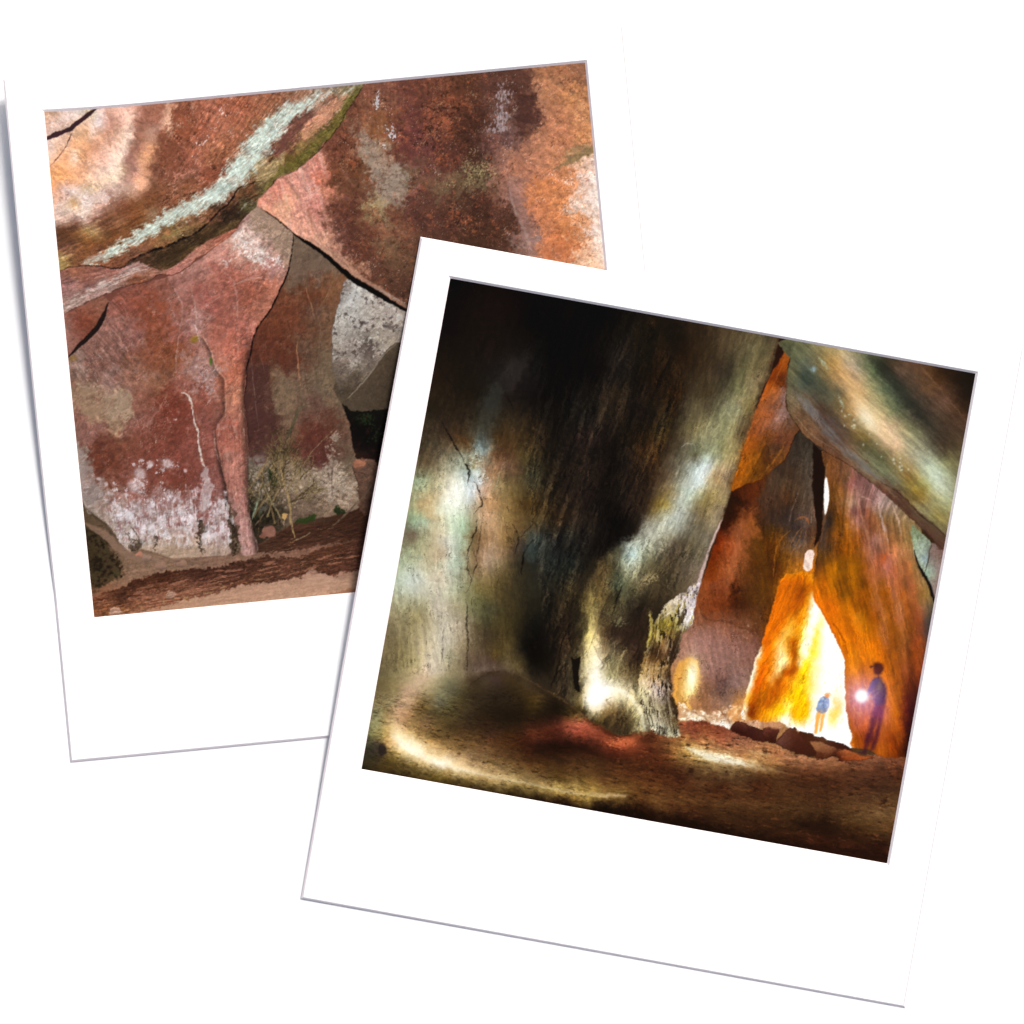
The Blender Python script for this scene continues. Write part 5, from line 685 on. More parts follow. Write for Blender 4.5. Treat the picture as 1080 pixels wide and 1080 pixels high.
    dkf = c.poly('380,806 430,814 480,823 540,834 600,844 660,850 720,862 780,878 850,888 930,897 960,930 380,840', 6, 4) * fl0; c.mul(dkf, .42)
    c.mul(c.poly('835,866 860,862 885,868 905,878 930,892 900,890 860,880', 5, 3) * fl0, .6); c.mul(c.poly('690,812 740,822 800,828 860,832 930,836 960,842 960,832 860,822 760,815', 6, 4) * fl0, .78)
    c.add(c.line('905,862 925,858 950,856', [3, 6, 6], 5, 2), '#b89c70', .22); c.add(c.line('690,842 760,846 830,851 890,856', [2, 3, 3, 2], 4, 2), '#a08858', .2)
    rd = fl0 * sstep(600, 700, c.X) * sstep(800, 816, c.Y - (c.X - 850) * .03 + 5 * c.N2[0]); c.mul(rd, .70); c.put(rd, '#4e2410', .22)
    c.mul(fl0 * sstep(480, 560, c.X) * sstep(690, 640, c.X) * sstep(760, 775, c.Y), .8)
    # dome rock lit from above
    dm = c.poly('618,742 624,731 640,726 656,728 668,736 678,752 677,768 668,772 655,775 640,770 628,762 618,754', 2, 1.5)
    c.region(dm, '625,737,#fff0d8 640,735,#fff4e0 655,732,#f4e8c8 666,742,#c8b890 640,751,#8a7448 650,756,#5c4a30 660,760,#4c4030 645,767,#4a3c28 630,746,#e8d8a8 625,757,#8c7850 673,756,#c8b888 668,768,#5c4c2c', 0, 3, 2.2, 8, .06, .12)
    c.put(dm * c.blob(652, 758, 14, 11, 0, 2), '#4a3c28', .5); c.speck(dm * sstep(745, 760, c.Y) * .7, '#241a0c', 3, .1, .12, .6, 419); c.put(c.line('640,748 645,752 648,758', 1, 1.2, 1.5), '#2c2010', .6); c.put(c.line('669,740 675,750 677,762', 1.5, 1.5), '#d8c890', .7)
    c.add(c.blob(630, 722, 7, 14) * .9, '#fff4dc', .45); c.add(c.blob(638, 732, 22, 9, 8), '#fff6e4', .75); c.add(c.blob(618, 746, 6, 8), '#e8d8a8', .3)
    # ---------- row of boulders before the light
    def rock(q, pts, k):
        m = c.poly(q, .8, 1.0); c.region(m, pts, 5, 2, 2, 5, .08, .14, 3); c.L[m > .5] = 20 + k; c.put(c.line(P(q) + [P(q)[0]], .6, .7, 1.0, taper=False) * m, '#1a0806', .5); return m
    rb = c.poly('842,772 853,773 866,777 873,780 885,782 895,788 898,794 880,798 860,796 850,785', .8, 1)
    c.region(rb, '853,777,#2c1008 870,783,#30120a 885,787,#2a0e08', 5, 2, 2, 5, .08, .14); c.L[rb > .5] = 24
    rock('852,782 861,782 881,788 882,796 862,800 857,792', '856,784,#8a5838 866,787,#7a4a30 875,791,#6c3c26 865,797,#3a160c 878,796,#34140c', 5)
    rock('881,793 890,790 905,795 921,799 900,802 885,801', '890,793,#9a5028 900,798,#8a4420 885,798,#4a1c0c 910,800,#8a4824', 6)
    rock('771,764 775,761 781,760.5 793,766 803,769 807,779 803,782 790,778 772,771', '776,764,#4a241c 790,769,#3c1a14 800,775,#381813 778,770,#34140e 784,764,#5a3024', 1)
    rock('804,770 808,767 821,767 819,777 817,784 807,781', '808,769,#5a2c22 816,770,#48201a 812,778,#30120d 818,775,#3a1812', 2)
    rock('817.5,783 827,772 833,767 838,767 842,773 853,782 858,788 859,797 840,794 827,789', '833,771,#4e2820 826,779,#54302a 838,779,#3a1812 848,787,#30110c 835,788,#361610 855,792,#2c100a', 3)
    c.put(c.poly('785,760 800,760 822,762 824,768 808,767 795,766', 1.5, 1), '#c08868', .7)
    # glow spilling from the opening
    c.add(c.blob(868, 715, 22, 55), '#ffd070', .08); c.add(c.blob(858, 715, 56, 84), '#ff8c20', .17)
    mask_dark = sstep(400, 330, c.Y - (c.X - 475) * .19)
    # ---------- overhanging boulder top right
    D = c.poly('836,355 833,378 830,393 829,412 830,431 842,452 856,466 870,475.5 885,484 899,493 918,508 938,525 955,541 972,556.6 984,569 997,581 1050,560 1050,350', .9, .8)
    c.region(D, '842,370,#5f6044 852,367,#6e6a4a 836,390,#5c5a40 850,388,#4f5446 848,402,#3c4438 865,405,#4a4a38 875,410,#5a523a 880,382,#b0884c 890,395,#b88a58 890,376,#a8906a 900,387,#98846c 908,402,#a88c64 910,376,#6a6a4c 920,392,#5f6848 930,410,#6a7050 940,430,#707452 932,388,#2c2c20 945,405,#33342a 957,420,#36342a 970,440,#3a342a 985,460,#40382c 992,475,#463c2c 942,384,#4a3a2a 960,402,#4c3c2e 975,420,#4a3a2c '
      '990,440,#47382a 952,390,#5a4434 980,410,#66482f 990,398,#3a2410 1010,402,#20140a 1020,420,#1e1308 1012,432,#3a2614 1000,425,#5c4030 1018,442,#4a3426 1025,400,#140c06 900,420,#c09058 905,435,#c8a070 910,441,#c8b890 918,447,#ccb48c 925,440,#b89c6c 930,452,#c8a078 940,460,#cca47c 946,470,#c8a078 955,470,#a89870 960,452,#7c7854 965,481,#9c9270 975,491,#a0a480 985,490,#a0a888 995,490,#8c8a60 985,501,#a8b498 990,511,#a4aa8c 1002,505,#909070 1000,530,#8c8a60 '
      '975,511,#908a50 970,521,#8a7030 960,501,#8c6c34 950,490,#8a7448 940,490,#6e6440 930,481,#5f5838 920,470,#625a38 915,460,#7a6434 905,455,#80683c 895,440,#84683c 889,421,#80643a 880,430,#5a4c34 875,421,#55503c 885,415,#6a5c40 870,430,#4c3a2c 880,445,#50423a 890,460,#5a4638 900,471,#6a5640 910,481,#70664c 920,490,#6e6c50 930,500,#727256 945,506,#6e6a50 955,516,#74663c 965,541,#7c7050 980,551,#706848 991,561,#6c6044 975,535,#8a7c54 991,546,#8a7a44 '
      '840,440,#6a4e34 855,456,#6c4c34 870,468,#5c3e2a 888,483,#6a4a34 905,496,#6c4e3a 930,515,#5c3c2c 945,530,#503428 960,545,#4c3226 976,561,#4a2e22 990,576,#54382c 845,420,#6a5c48', 3, 2.0, 2.5, 9, .05, .07)
    u, t, dd = c.flow('790,385 830,425 870,465 910,500 950,535 995,578 1040,625', '850,310 900,352 960,400 1010,440 1060,490 1110,540')
    c.C *= (1 + D * .20 * fbl(u / 50, t * 16, 421, 4))[..., None]; c.C *= (1 + D * .14 * fbl(u / 12, t * 44, 423, 3))[..., None]
    c.put(c.line('838,415 850,427 862,441 875,457 890,474 905,487 920,499 932,509', [2, 4.5, 5, 4.5, 4, 4, 3.5, 1.5], 2.5, 1.8) * (.8 + .8 * c.aniso(42, 24, 3, 429, 4)).clip(.2, 1), '#706c6a', .72); c.put(c.line('836,411 848,416 862,430 876,447 892,465 908,482 924,495 940,512 955,522', .9, .9, 1.2), '#5a3c2c', .8); c.put(c.line('850,440 870,462 890,480 915,500 940,520 965,545 990,570', 1, 1, 1.2), '#8a6a50', .55); c.put(c.line('832,430 845,447 860,462 880,474', .9, .8), '#a0846a', .5)
    c.put(c.poly('940,514 950,520 965,536 985,553 998,568 998,582 985,570 970,556 955,540', 1.8, 1.2), '#4c3024', .6); c.put(c.line('930,510 945,518 958,529 970,543 985,554 997,566', 1, .8), '#2a1812', .75)
    c.put(c.line('918,376 930,388 944,404 958,422 972,438 985,452', [3, 5, 5, 5, 4, 2], 4, 2), '#23241c', .55); c.put(c.line('965,380 985,402 1002,424 1022,446', 1.4, 1.5, 1.2), '#7c5840', .6); c.put(c.line('950,375 970,392 985,408', 2, 2), '#5c4030', .5)
    c.put(c.line('882,378 892,398 904,420 920,442 938,462', [2, 4, 5, 6, 4], 4, 2), '#d0a468', .45); c.add(c.blob(922, 446, 13, 46, -42), '#f4d8a8', .34); c.add(c.blob(914, 440, 6, 18, -32), '#f4f0d8', .3); c.add(c.blob(986, 505, 11, 40, -36), '#c4dcc8', .34); c.add(c.blob(895, 385, 10, 22, -40), '#e8c890', .18)
    ws = D * np.clip(c.blob(985, 500, 10, 28, -38) + c.blob(975, 530, 14, 18) * .5, 0, 1); c.speck(ws * .9, '#ccd4bc', 2.2, .1, .12, .7, 425, 4, 55, 4); c.speck(D * np.clip(c.blob(975, 520, 18, 20), 0, 1) * .7, '#8a6420', 3, .14, .14, .5, 427, 3, 50, 3)
    c.put(c.blob(858, 390, 3.4, 3, 0, 1.5, 2), '#94aab0', .8); c.put(c.line('864,377 869,383 872,389', 2.2, 1.6, 1.5), '#a8bca8', .8); c.put(c.line('855,386 857,396', 1.6, 1.2), '#303a34', .6); c.put(c.line('846,396 850,404', 1.4, 1.2), '#2c3630', .7); c.put(c.line('860,396 868,406 872,416', 2.5, 2.5), '#34382c', .5); c.put(c.line('884,416 887,424 889,431', 1.3, 1, 1.5), '#a8bcac', .7)
    r = np.random.RandomState(5)
    for k in range(24):
        s_ = r.rand(); x = 886 + 70 * s_ + 4 * r.randn(); y = 436 + 62 * s_ + 5 * r.randn(); c.put(c.blob(x, y, .7 + .6 * r.rand(), .8 + .6 * r.rand()), '#dce4d4', .5)
    c.put(c.line('831,360 833,372 830,392', 1, 1), '#3c4030', .4)
    c.put(c.line('829,412 830,431 842,452 856,466 870,476 885,484.5 899,493.5 918,508.5 938,525.5 955,541.5 972,557 995,580', .7, .7), '#1a0e08', .6)
    c.rel = .30
    lum = sstep(.12, .4, c.C.mean(2))
    kp = (c.L < 20).astype(np.float32) * (1 - c.blob(909, 735, 20))
    wl_ = np.clip(1 - sstep(560, 620, c.X + (c.Y - 500) * -.2), 0, 1) * (1 - fl0)
    c.relief(wl_, 22, .20, 10, 701, 5, 84, 4); c.relief(wl_, 8, .10, -20, 703, 4, 82, 3); c.relief(wl_, 26, .16, -30, 705, 5)
    rec = (1 - pw * edge) * edge * (1 - fl0) * sstep(520, 580, c.X); c.add(rec * sstep(.0, .5, c.aniso(-72, 60, 9, 706, 4)) * sstep(380, 450, c.Y) * (1 - c.blob(650, 560, 26, 60)), '#7a6448', .15); c.relief(rec, 22, 1.1, 0, 707, 5, -72, 4); c.relief(rec, 9, .6, -30, 709, 5); c.vein(rec, '#050302', 16, .05, .7, 711, -70, 2)
    c.vein(wl_, '#1c140c', 26, .022, .55, 713, 78, 2); c.vein(wl_ * lum, '#d8d0b4', 16, .03, .25, 715, 82, 3)
    pe = pw * edge * (1 - dm); c.relief(pe, 18, .20, 20, 717, 5, -62, 4); c.relief(pe, 6, .09, 0, 719, 4, -60, 2.5); c.relief(pe, 22, .14, -40, 721, 5); c.vein(pe, '#2a2014', 22, .022, .5, 723, -60, 3)
    for m, an, sd in [(far * (1 - F), 78, 731), (M, 100, 737), (S, 118, 743)]:
        c.relief(m * kp, 16, .24, 10, sd, 5, an, 3); c.relief(m * kp, 7, .10, -60, sd + 2, 4); c.vein(m * kp, '#1e0c04', 16, .03, .5, sd + 4, an, 2)
    c.relief(K * kp, 22, .30, 20, 751, 5, 76, 6); c.relief(K * kp, 6, .06, 0, 753, 4, 74, 4); c.relief(F * kp * sstep(862, 842, c.X), 14, .28, 30, 755, 5, 112, 3)
    c.relief(D, 18, .13, -80, 757, 5, 46, 5); c.relief(D, 6, .05, -60, 759, 4); c.relief(fl0 * kp, 20, .30, -90, 761, 5, 12, 2.5); c.relief(fl0 * kp, 6, .20, -80, 763, 5, 10, 1.8); c.relief(dm, 7, .18, -80, 765, 4); c.relief(st, 5, .2, 0, 767, 4, 88, 3)
    rr = c.line('560,776 578,769 595,763 610,763 622,769 636,778 650,784 662,782 674,775 682,768', [1, 2, 4, 5, 5, 4.5, 5, 5, 4, 1], 2.2, 1.8); rr = rr * np.clip(c.blob(608, 765, 22, 9) + c.blob(655, 783, 30, 10) + .35 * c.blob(580, 770, 30, 10), 0, 1); c.put(rr * (.75 + .8 * c.N1[0]).clip(0, 1), '#cf7350', .85)
    c.put(np.clip(c.blob(615, 772, 30, 9, 12) + c.blob(655, 788, 24, 7), 0, 1) * fl, '#8a4830', .25); c.speck(rr * .7, '#9a4a2c', 2.4, .14, .12, .6, 415); c.speck(rr * .8, '#e89470', 2, .12, .1, .6, 417)
    c.put(c.blob(656, 783, 19, 5.5, 5) * kp, '#dc8260', .6); c.put(c.blob(607, 764, 15, 4.5, 8), '#cc7350', .55)
    c.add(c.line('412,769 425,780 445,795 465,804 490,811 520,817.5 550,822 580,829 610,835 640,838 660,838.5', [2, 4, 4, 3, 2, 1.2, 1, .9, .9, .9, .5], 2.5, 1.2, taper=False), '#ffeed0', .5)
    c.add(c.line('726,789 742,796 760,801 780,805 805,810', [2, 3, 3, 2.5, 1], 3, 1.5), '#f0e0b8', .35)
    c.add(c.blob(478, 520, 13, 22, 8), '#f2f0dc', .30); c.add(c.blob(466, 540, 24, 38, 10), '#d8e0c0', .16); c.add(c.blob(462, 680, 12, 50, 6), '#e8dcc4', .16); c.add(c.blob(432, 612, 22, 24), '#c8d8c4', .14)
    zn = c.poly('604,752 600,720 602,680 606,640 614,610 630,592 648,574 676,566 708,572 730,580 738,592 722,616 700,634 687,646 684,676 678,705 677,735 682,760 680,772 650,772 628,762 612,750', 5, 3) * edge * (1 - st * sstep(640, 650, c.Y))
    zc = c.field('''645.5,585,#5a5138 656.7,585,#6e7262 666.7,585,#c0d4cc 679,585,#8a8a70 690,585,#6c6650 707.8,585,#4a3e2e 727.8,585,#5c523e 668,574,#b8c0b0 690,570,#9c9a84 712,572,#5c5040 650,574,#2c281e 640,578,#14100c
623,600,#1e1810 637.8,600,#6a5634 645.5,600,#38321f 656.7,600,#7c7c62 665.5,600,#a8a88c 679,600,#6a6248 696.7,600,#4c402c 714,600,#4e4230 732,600,#6a5c4c
614,615,#2a2216 626.7,615,#5a4a2c 634.4,615,#6a5430 643,615,#4a4630 652,615,#5a5e48 663,615,#5c583e 679,615,#6a5c40 690,615,#463a26 705.5,615,#3e3424
616.7,630,#4c3e22 625.5,630,#9a8650 631,630,#6e5a32 638,630,#4e4026 647.8,630,#38301e 656.7,630,#4e4832 672,630,#3a3222 683,630,#2e2618 698,630,#3a2e1e
614,648,#3c321e 622,648,#b09c5c 626.7,648,#8a7848 634,648,#4e3e28 643,648,#4a4028 651,648,#5a4e34 661,648,#32281c 674,648,#241a12 684,650,#2c2014
614,668,#4e4228 622,668,#d8c478 626.7,668,#c8b078 632,668,#7a6440 641,668,#3a2a1c 656.7,668,#2e2016 672,668,#281c12 680,680,#3a2a18
614,682,#6a5c3c 622,682,#ead898 629,682,#f4e0b0 635.5,682,#8a7450 645.5,682,#6a5c44 656.7,682,#4a3824 668,682,#30221a
612,697,#6e6244 619,697,#d0c08c 626.7,697,#fdf4d4 632,697,#f8ecd0 636.7,697,#8a7a5c 643,697,#7a7050 654,697,#7a6a48 663,697,#443422 672,697,#2e2014
610,713,#5a5038 619,713,#e0d0a4 627.8,713,#fffaea 635.5,713,#d8cca8 643,713,#9a9068 650,713,#a4966e 659,713,#7c6a48 670,713,#5c4c30
612,727,#6e6040 619,727,#f4e6c0 627.8,727,#ffffff 639,727,#fffaf0 652,727,#f0e4c4 663,727,#c8b890 670,727,#8a7e5c
614,738,#8a7850 620,738,#fff6dc 630,738,#ffffff 639,738,#f8ead0 652,738,#e0d0a4 665.5,738,#d0c090 672,738,#c8b888
616.7,748,#4c3e20 625.5,748,#e8d8b0 634,748,#c4a878 645.5,748,#8a7048 659,748,#6e5c3c 665,748,#b0a070 674,748,#c8b88c
621,758,#2a2010 630,758,#5c4c2a 641,758,#5a4628 654,758,#4a3a24 665.5,758,#6a5a38 674,758,#a89c70 679,758,#b8ac88
634,768,#2e2212 645,768,#3c2e1a 656,768,#3a2c1a 665,768,#54462a 675.5,768,#b0a47c 680,768,#a09878
598,700,#3a3222 598,722,#3c3424 606,740,#6a5c3c 602,660,#241e14 598,640,#2a2618 604,620,#1e1a12 610,600,#16120c 625,585,#100c08''', 1.5, mask=zn)
    zc *= (1 + .10 * fbm(c.X / 5, c.Y / 5, 781, 4) + .06 * c.G)[..., None]
    c.C = c.C * (1 - .92 * zn[..., None]) + zc * (.92 * zn[..., None])
    c.relief(zn * (1 - sstep(.6, .9, c.C.mean(2))), 16, .7, 20, 783, 5, -70, 2); c.relief(zn * (1 - sstep(.6, .9, c.C.mean(2))), 6, .4, -30, 785, 4); c.vein(zn * sstep(.6, .4, c.C.mean(2)), '#1a120a', 14, .04, .6, 787)
    c.speck(zn * np.clip(c.blob(685, 612, 16, 6, -28), 0, 1), '#a8956a', 2, .05, .14, .8, 789); c.speck(zn * c.blob(652, 655, 14, 12), '#8a8460', 2.6, .1, .14, .6, 791); c.speck(zn * c.blob(652, 758, 18, 8), '#221808', 3, .1, .14, .6, 793)
    c.put(c.line('655.5,618 651,630 645.5,648', [1.6, 1.6, .8], .8, 1), '#0e0a06', .9); c.put(c.line('661,682 656,692 652,702 648.5,716', 1.3, 1.2, 1.4), '#c8b480', .75); c.put(c.line('625,676 631,692 636,700', .7, .8, 1), '#5c4a2c', .5)
    c.put(c.poly('602,693 606,695 612,693 610,710 611,729 606,725 604,708', .8, .8), '#0e0804', .92); c.put(c.line('645,735 640,738 641,742', 1, .8), '#5a4020', .6)
    c.add(c.line('640,725 652,727 662,733 671,743 677,757 679,768', [2, 2.4, 2, 1.6, 1.4, 1], 2, .8, taper=False), '#f0e4b8', .45); c.add(c.blob(628, 735, 8, 12), '#ffffff', .5)
    0 and c.put(c.line('396,772 404,764 416,761 440,745 470,741 492,726', [5, 6, 6, 6, 5, 3], 8, 2, taper=False), '#7c6a48', .45); c.put(c.line('470,741 497,722 508,714', 2, 5, 2, taper=False), '#4a3c28', .4)
    c.put(np.clip(c.blob(655, 789, 28, 9, 4) + c.blob(604, 774, 34, 10, 8), 0, 1) * kp * fl0, '#984a34', .42); c.speck(fl0 * np.clip(c.blob(650, 784, 30, 9) + c.blob(606, 767, 30, 9), 0, 1), '#e08a6c', 2, .16, .12, .5, 795); c.speck(fl0 * np.clip(c.blob(640, 790, 40, 14) + c.blob(606, 775, 36, 12), 0, 1), '#3a160c', 2.6, .1, .14, .55, 797, 4, 16, 3)
    c.zone(F * kp, '''604: 828,#e08a18 838,#c8740e 846,#d47c0c 852,#c87810
611: 826,#d87008 835,#c46808 845,#b86008 852,#d07c10 855,#d87c08
622: 820,#cc6806 830,#c06206 840,#a05004 848,#7c3c08 853,#d47808 857,#b8600a
633: 818,#c86606 828,#cc6a06 838,#b45a06 846,#9c4c06 852,#e08a10 857,#fff0c8 858,#fffaf0
644: 814,#cc6806 824,#d87006 834,#b45c04 841,#b86008 846,#d88818 851,#f0a420 855,#fff4d0 859,#ffffff 862,#fffce8
655: 810,#d06a04 820,#dc7404 828,#c46404 834,#e8a030 840,#e89420 846,#e08810 850,#fcd050 854,#fffae0 858,#ffffff 862,#fff8d0 866,#ffec80 868,#fffbe8
666: 806,#d46c04 814,#e07804 822,#c46404 828,#f0b850 834,#f4b848 840,#e08c18 844,#f4b020 847,#ffe470 852,#fffbe8 857,#fffdf4 860,#ffe040 866,#fffae0 872,#fffef4 876,#ffffff
677: 804,#d87008 812,#e07804 818,#f0a840 824,#f8cc78 830,#e09830 835,#a85c0c 840,#c06808 843,#ffe060 848,#fff6c0 853,#ffffff 857,#fcd828 862,#fff090 868,#fffbe0 876,#ffffff 882,#fffef8
688: 801,#fff4dc 803,#e08020 810,#dc7404 815,#e89028 822,#fce0a0 828,#f4bc60 834,#c07010 839,#8c3e04 842,#ffd840 847,#fff8d8 852,#fffae4 855,#fcd41c 860,#fff088 866,#fffbe8 876,#ffffff 884,#ffffff
699: 797,#fff2dc 800,#e89040 805,#e07c08 811,#d06c04 816,#f0ac48 822,#fce4b0 828,#f8d090 834,#d88820 838,#a04c04 841,#c87810 844,#fff4c8 848,#ffe040 853,#fce030 858,#fff0a0 864,#fffbe0 874,#ffffff 884,#ffffff
708: 795,#fff0d0 799,#e07818 806,#dc7404 812,#d87408 817,#f8c880 821,#f8d090 825,#a85808 831,#a85008 837,#a85408 841,#e8a020 845,#fcd820 850,#fccc10 854,#ffe878 862,#fff6c0 872,#ffffff 886,#ffffff
717: 792,#fff0d4 796,#d87010 803,#d06804 809,#dc7c18 814,#f4b060 818,#b46010 823,#a04c04 827,#e8901c 833,#e08c18 838,#f0a820 843,#fcd428 848,#f8c414 852,#f0c830 857,#fff0b0 864,#fffbe0 876,#ffffff 888,#ffffff
726: 790,#ffe8c0 794,#d87018 801,#b86008 808,#c86c08 814,#a85404 820,#c46808 826,#c06808 832,#d88814 837,#fcd420 842,#f8c008 848,#fcd030 852,#ffe050 856,#fce890 862,#fff8d0 876,#ffffff 890,#ffffff
735: 788,#f8c050 792,#d87c18 798,#a85804 806,#c06c08 813,#b05c04 820,#b86408 826,#e8a018 832,#f8c81c 838,#f4b808 844,#fcc808 850,#f4bc18 856,#ffe8a0 860,#fff8e0 884,#f8e0a0 890,#ffffff
744: 786,#fce0a8 790,#a8540c 796,#a05004 804,#b86408 811,#a05004 818,#e89c14 825,#f8cc30 832,#fce470 838,#f4b404 845,#fcc404 852,#f0b818 857,#fff4d0 864,#fff0d0 876,#ffffff 884,#f0c048 890,#fffdf0
752: 785,#fff0d4 789,#7c3c04 795,#8a4404 802,#c87810 809,#e89c10 816,#f8c020 823,#fcd020 830,#ffe880 837,#f0ac04 844,#f8bc04 851,#fcc820 857,#fff8e0 870,#ffffff 881,#f4c83c 890,#ffffff
759: 784,#ffe8d0 790,#a05c14 797,#c87c18 804,#d88c1c 812,#e8a830 820,#f8d068 825,#fffbe8 831,#fff4d0 838,#f8c438 845,#f8c030 851,#ffe890 858,#ffffff 870,#ffffff 876,#fce070 884,#fff6d0 891,#ffffff
768: 800,#d8a078 815,#c8906c 826,#e8c090 836,#ffffff 846,#fffbe8 856,#ffffff 870,#ffffff 886,#ffffff
779: 860,#ffffff 880,#ffffff 893,#ffffff''', .94, 1.2, .05)
    fr_ = F * kp * sstep(866, 846, c.X); c.rel = .2; c.relief(fr_, 14, .5, 30, 811, 5, 112, 3); c.relief(fr_, 5, .2, 30, 812, 4, 112, 2); c.vein(fr_, '#8c4404', 9, .06, .45, 813, 112, 3); c.vein(F * kp * sstep(850, 860, c.X), '#f0c848', 10, .05, .5, 815, 112, 3); c.rel = .3
    kz = K * kp * sstep(580, 596, c.Y) * (1 - fl0); c.zone(kz, '''585: 868,#3c2818 875,#5c3810 883,#7a4810 890,#6c400c 900,#7a4a0c 908,#6c3e10 915,#8a5238 922,#94604c 932,#b05020 937,#b88078 942,#9c6848 950,#8a6040 956,#b0683c 962,#8a6848
600: 866,#6a3c10 874,#a0600c 881,#b06c0c 888,#70440a 896,#a0600c 905,#84500c 912,#8a4c18 919,#b87048 926,#8c5030 932,#a86850 939,#b06a58 945,#a05c38 951,#8a5a38 957,#b4683c 963,#8a6438 969,#8a6c48
615: 862,#b0600a 870,#a05408 878,#a86408 886,#6c3e06 893,#7c4806 900,#a0600a 908,#6c3e08 915,#7c4410 922,#b46c40 929,#7c4818 936,#a8643c 942,#b46c48 948,#a05c34 955,#6c4428 961,#a8603c 966,#8a5c34 971,#9a7448
627: 862,#d87008 867,#a85808 874,#b86408 882,#a05808 890,#70440a 898,#8a5008 906,#8a4c06 912,#9a5408 918,#884c0e 924,#b06c3c 930,#84480c 938,#8a4c14 944,#b4704c 950,#94501c 958,#a86438 963,#a05c34 969,#7a5830 975,#94703c
640: 862,#e07408 868,#d46c06 876,#c06006 884,#b86008 892,#c4700e 900,#9c5808 908,#84480a 916,#844808 924,#a86030 929,#a86434 936,#7c440a 942,#8c4c14 948,#b87850 954,#8a4c1c 962,#94542c 967,#a05c34 973,#7c5840
652: 866,#a05004 871,#d87008 878,#d06c06 886,#b46006 894,#c06806 902,#cc7c1c 910,#a06008 918,#904c08 926,#8c4c14 931,#b4703c 938,#7c440a 946,#a85f30 950,#b4704c 956,#844818 963,#7a4424 969,#984c28 975,#5c4030
664: 872,#7c3c04 876,#d06c08 882,#e07806 890,#c86a06 898,#b86006 906,#c87412 914,#b0660a 922,#a05806 930,#ac683c 934,#94541c 942,#7c440a 951,#a46434 956,#844818 962,#6c3c18 968,#944c28 975,#5c3c30
676: 877,#8a4404 880,#c06008 886,#d87808 893,#e07c08 901,#c4660a 910,#c8700e 918,#c86c0a 926,#b8620a 933,#a86434 938,#8a4c14 946,#7c4410 953,#94582c 958,#5c3414 965,#8a4420 972,#944c24 977,#54382c
690: 882,#a04c04 887,#a85006 893,#c87008 901,#d47c10 909,#c86c0c 917,#d07408 925,#cc6c08 932,#b86008 938,#8c4c10 946,#844810 952,#a05c2c 958,#5c3010 966,#8c4418 974,#743c20
705: 889,#a85404 894,#bc6410 900,#d88018 907,#c46a0c 912,#b05c10 922,#c46c10 933,#cc6c0a 938,#b4600c 943,#84480c 949,#8a4814 955,#94502c 960,#5c2c10 967,#84401a
720: 890,#b46818 896,#b05c20 903,#c87840 910,#c0602c 922,#c0682c 936,#d07018 941,#b86010 946,#7c440c 951,#8c4814 957,#5c2810 963,#54260f 969,#5c2818
735: 891,#b06828 895,#8c4424 938,#d07428 944,#b05e10 949,#90500e 955,#5c2410 962,#441a10 968,#3c1810
750: 892,#a85c14 897,#8a4030 903,#b05c40 910,#b85c4c 922,#b0604c 936,#c46c38 942,#b4600c 948,#a85c10 953,#6c2c10 960,#3c1410 966,#301010
765: 893,#b0600c 898,#84440c 904,#a45030 911,#b85828 926,#c06828 932,#b46020 938,#984c14 944,#b05c10 950,#8c4010 955,#3c140c 962,#280c0a
780: 897,#b86414 902,#8c4404 908,#7c380c 920,#5c2414 928,#a8541c 934,#944810 940,#6c2c08 946,#8a420c 952,#70320c 957,#280c06 962,#1c0806
790: 900,#c87018 906,#a05010 914,#8c420e 922,#944a14 930,#a85814 938,#843c0a 946,#6c2c08 952,#3c1608 958,#1c0804''', .88, 1.4, .07)
    c.rel = .22; c.relief(kz, 18, .5, 20, 817, 5, 76, 7); c.relief(kz, 5, .12, 0, 818, 4, 74, 5); c.rel = .3
    c.put(c.line('876,655 884,665 890,677 893,688', 1.8, 1.2, 1.2) * K, '#6a2c06', .6); c.put(c.poly('857,627 866,645 874,660 883,677 889,691 884,675 874,655 864,640', .8, .5), '#c45c04', .5)
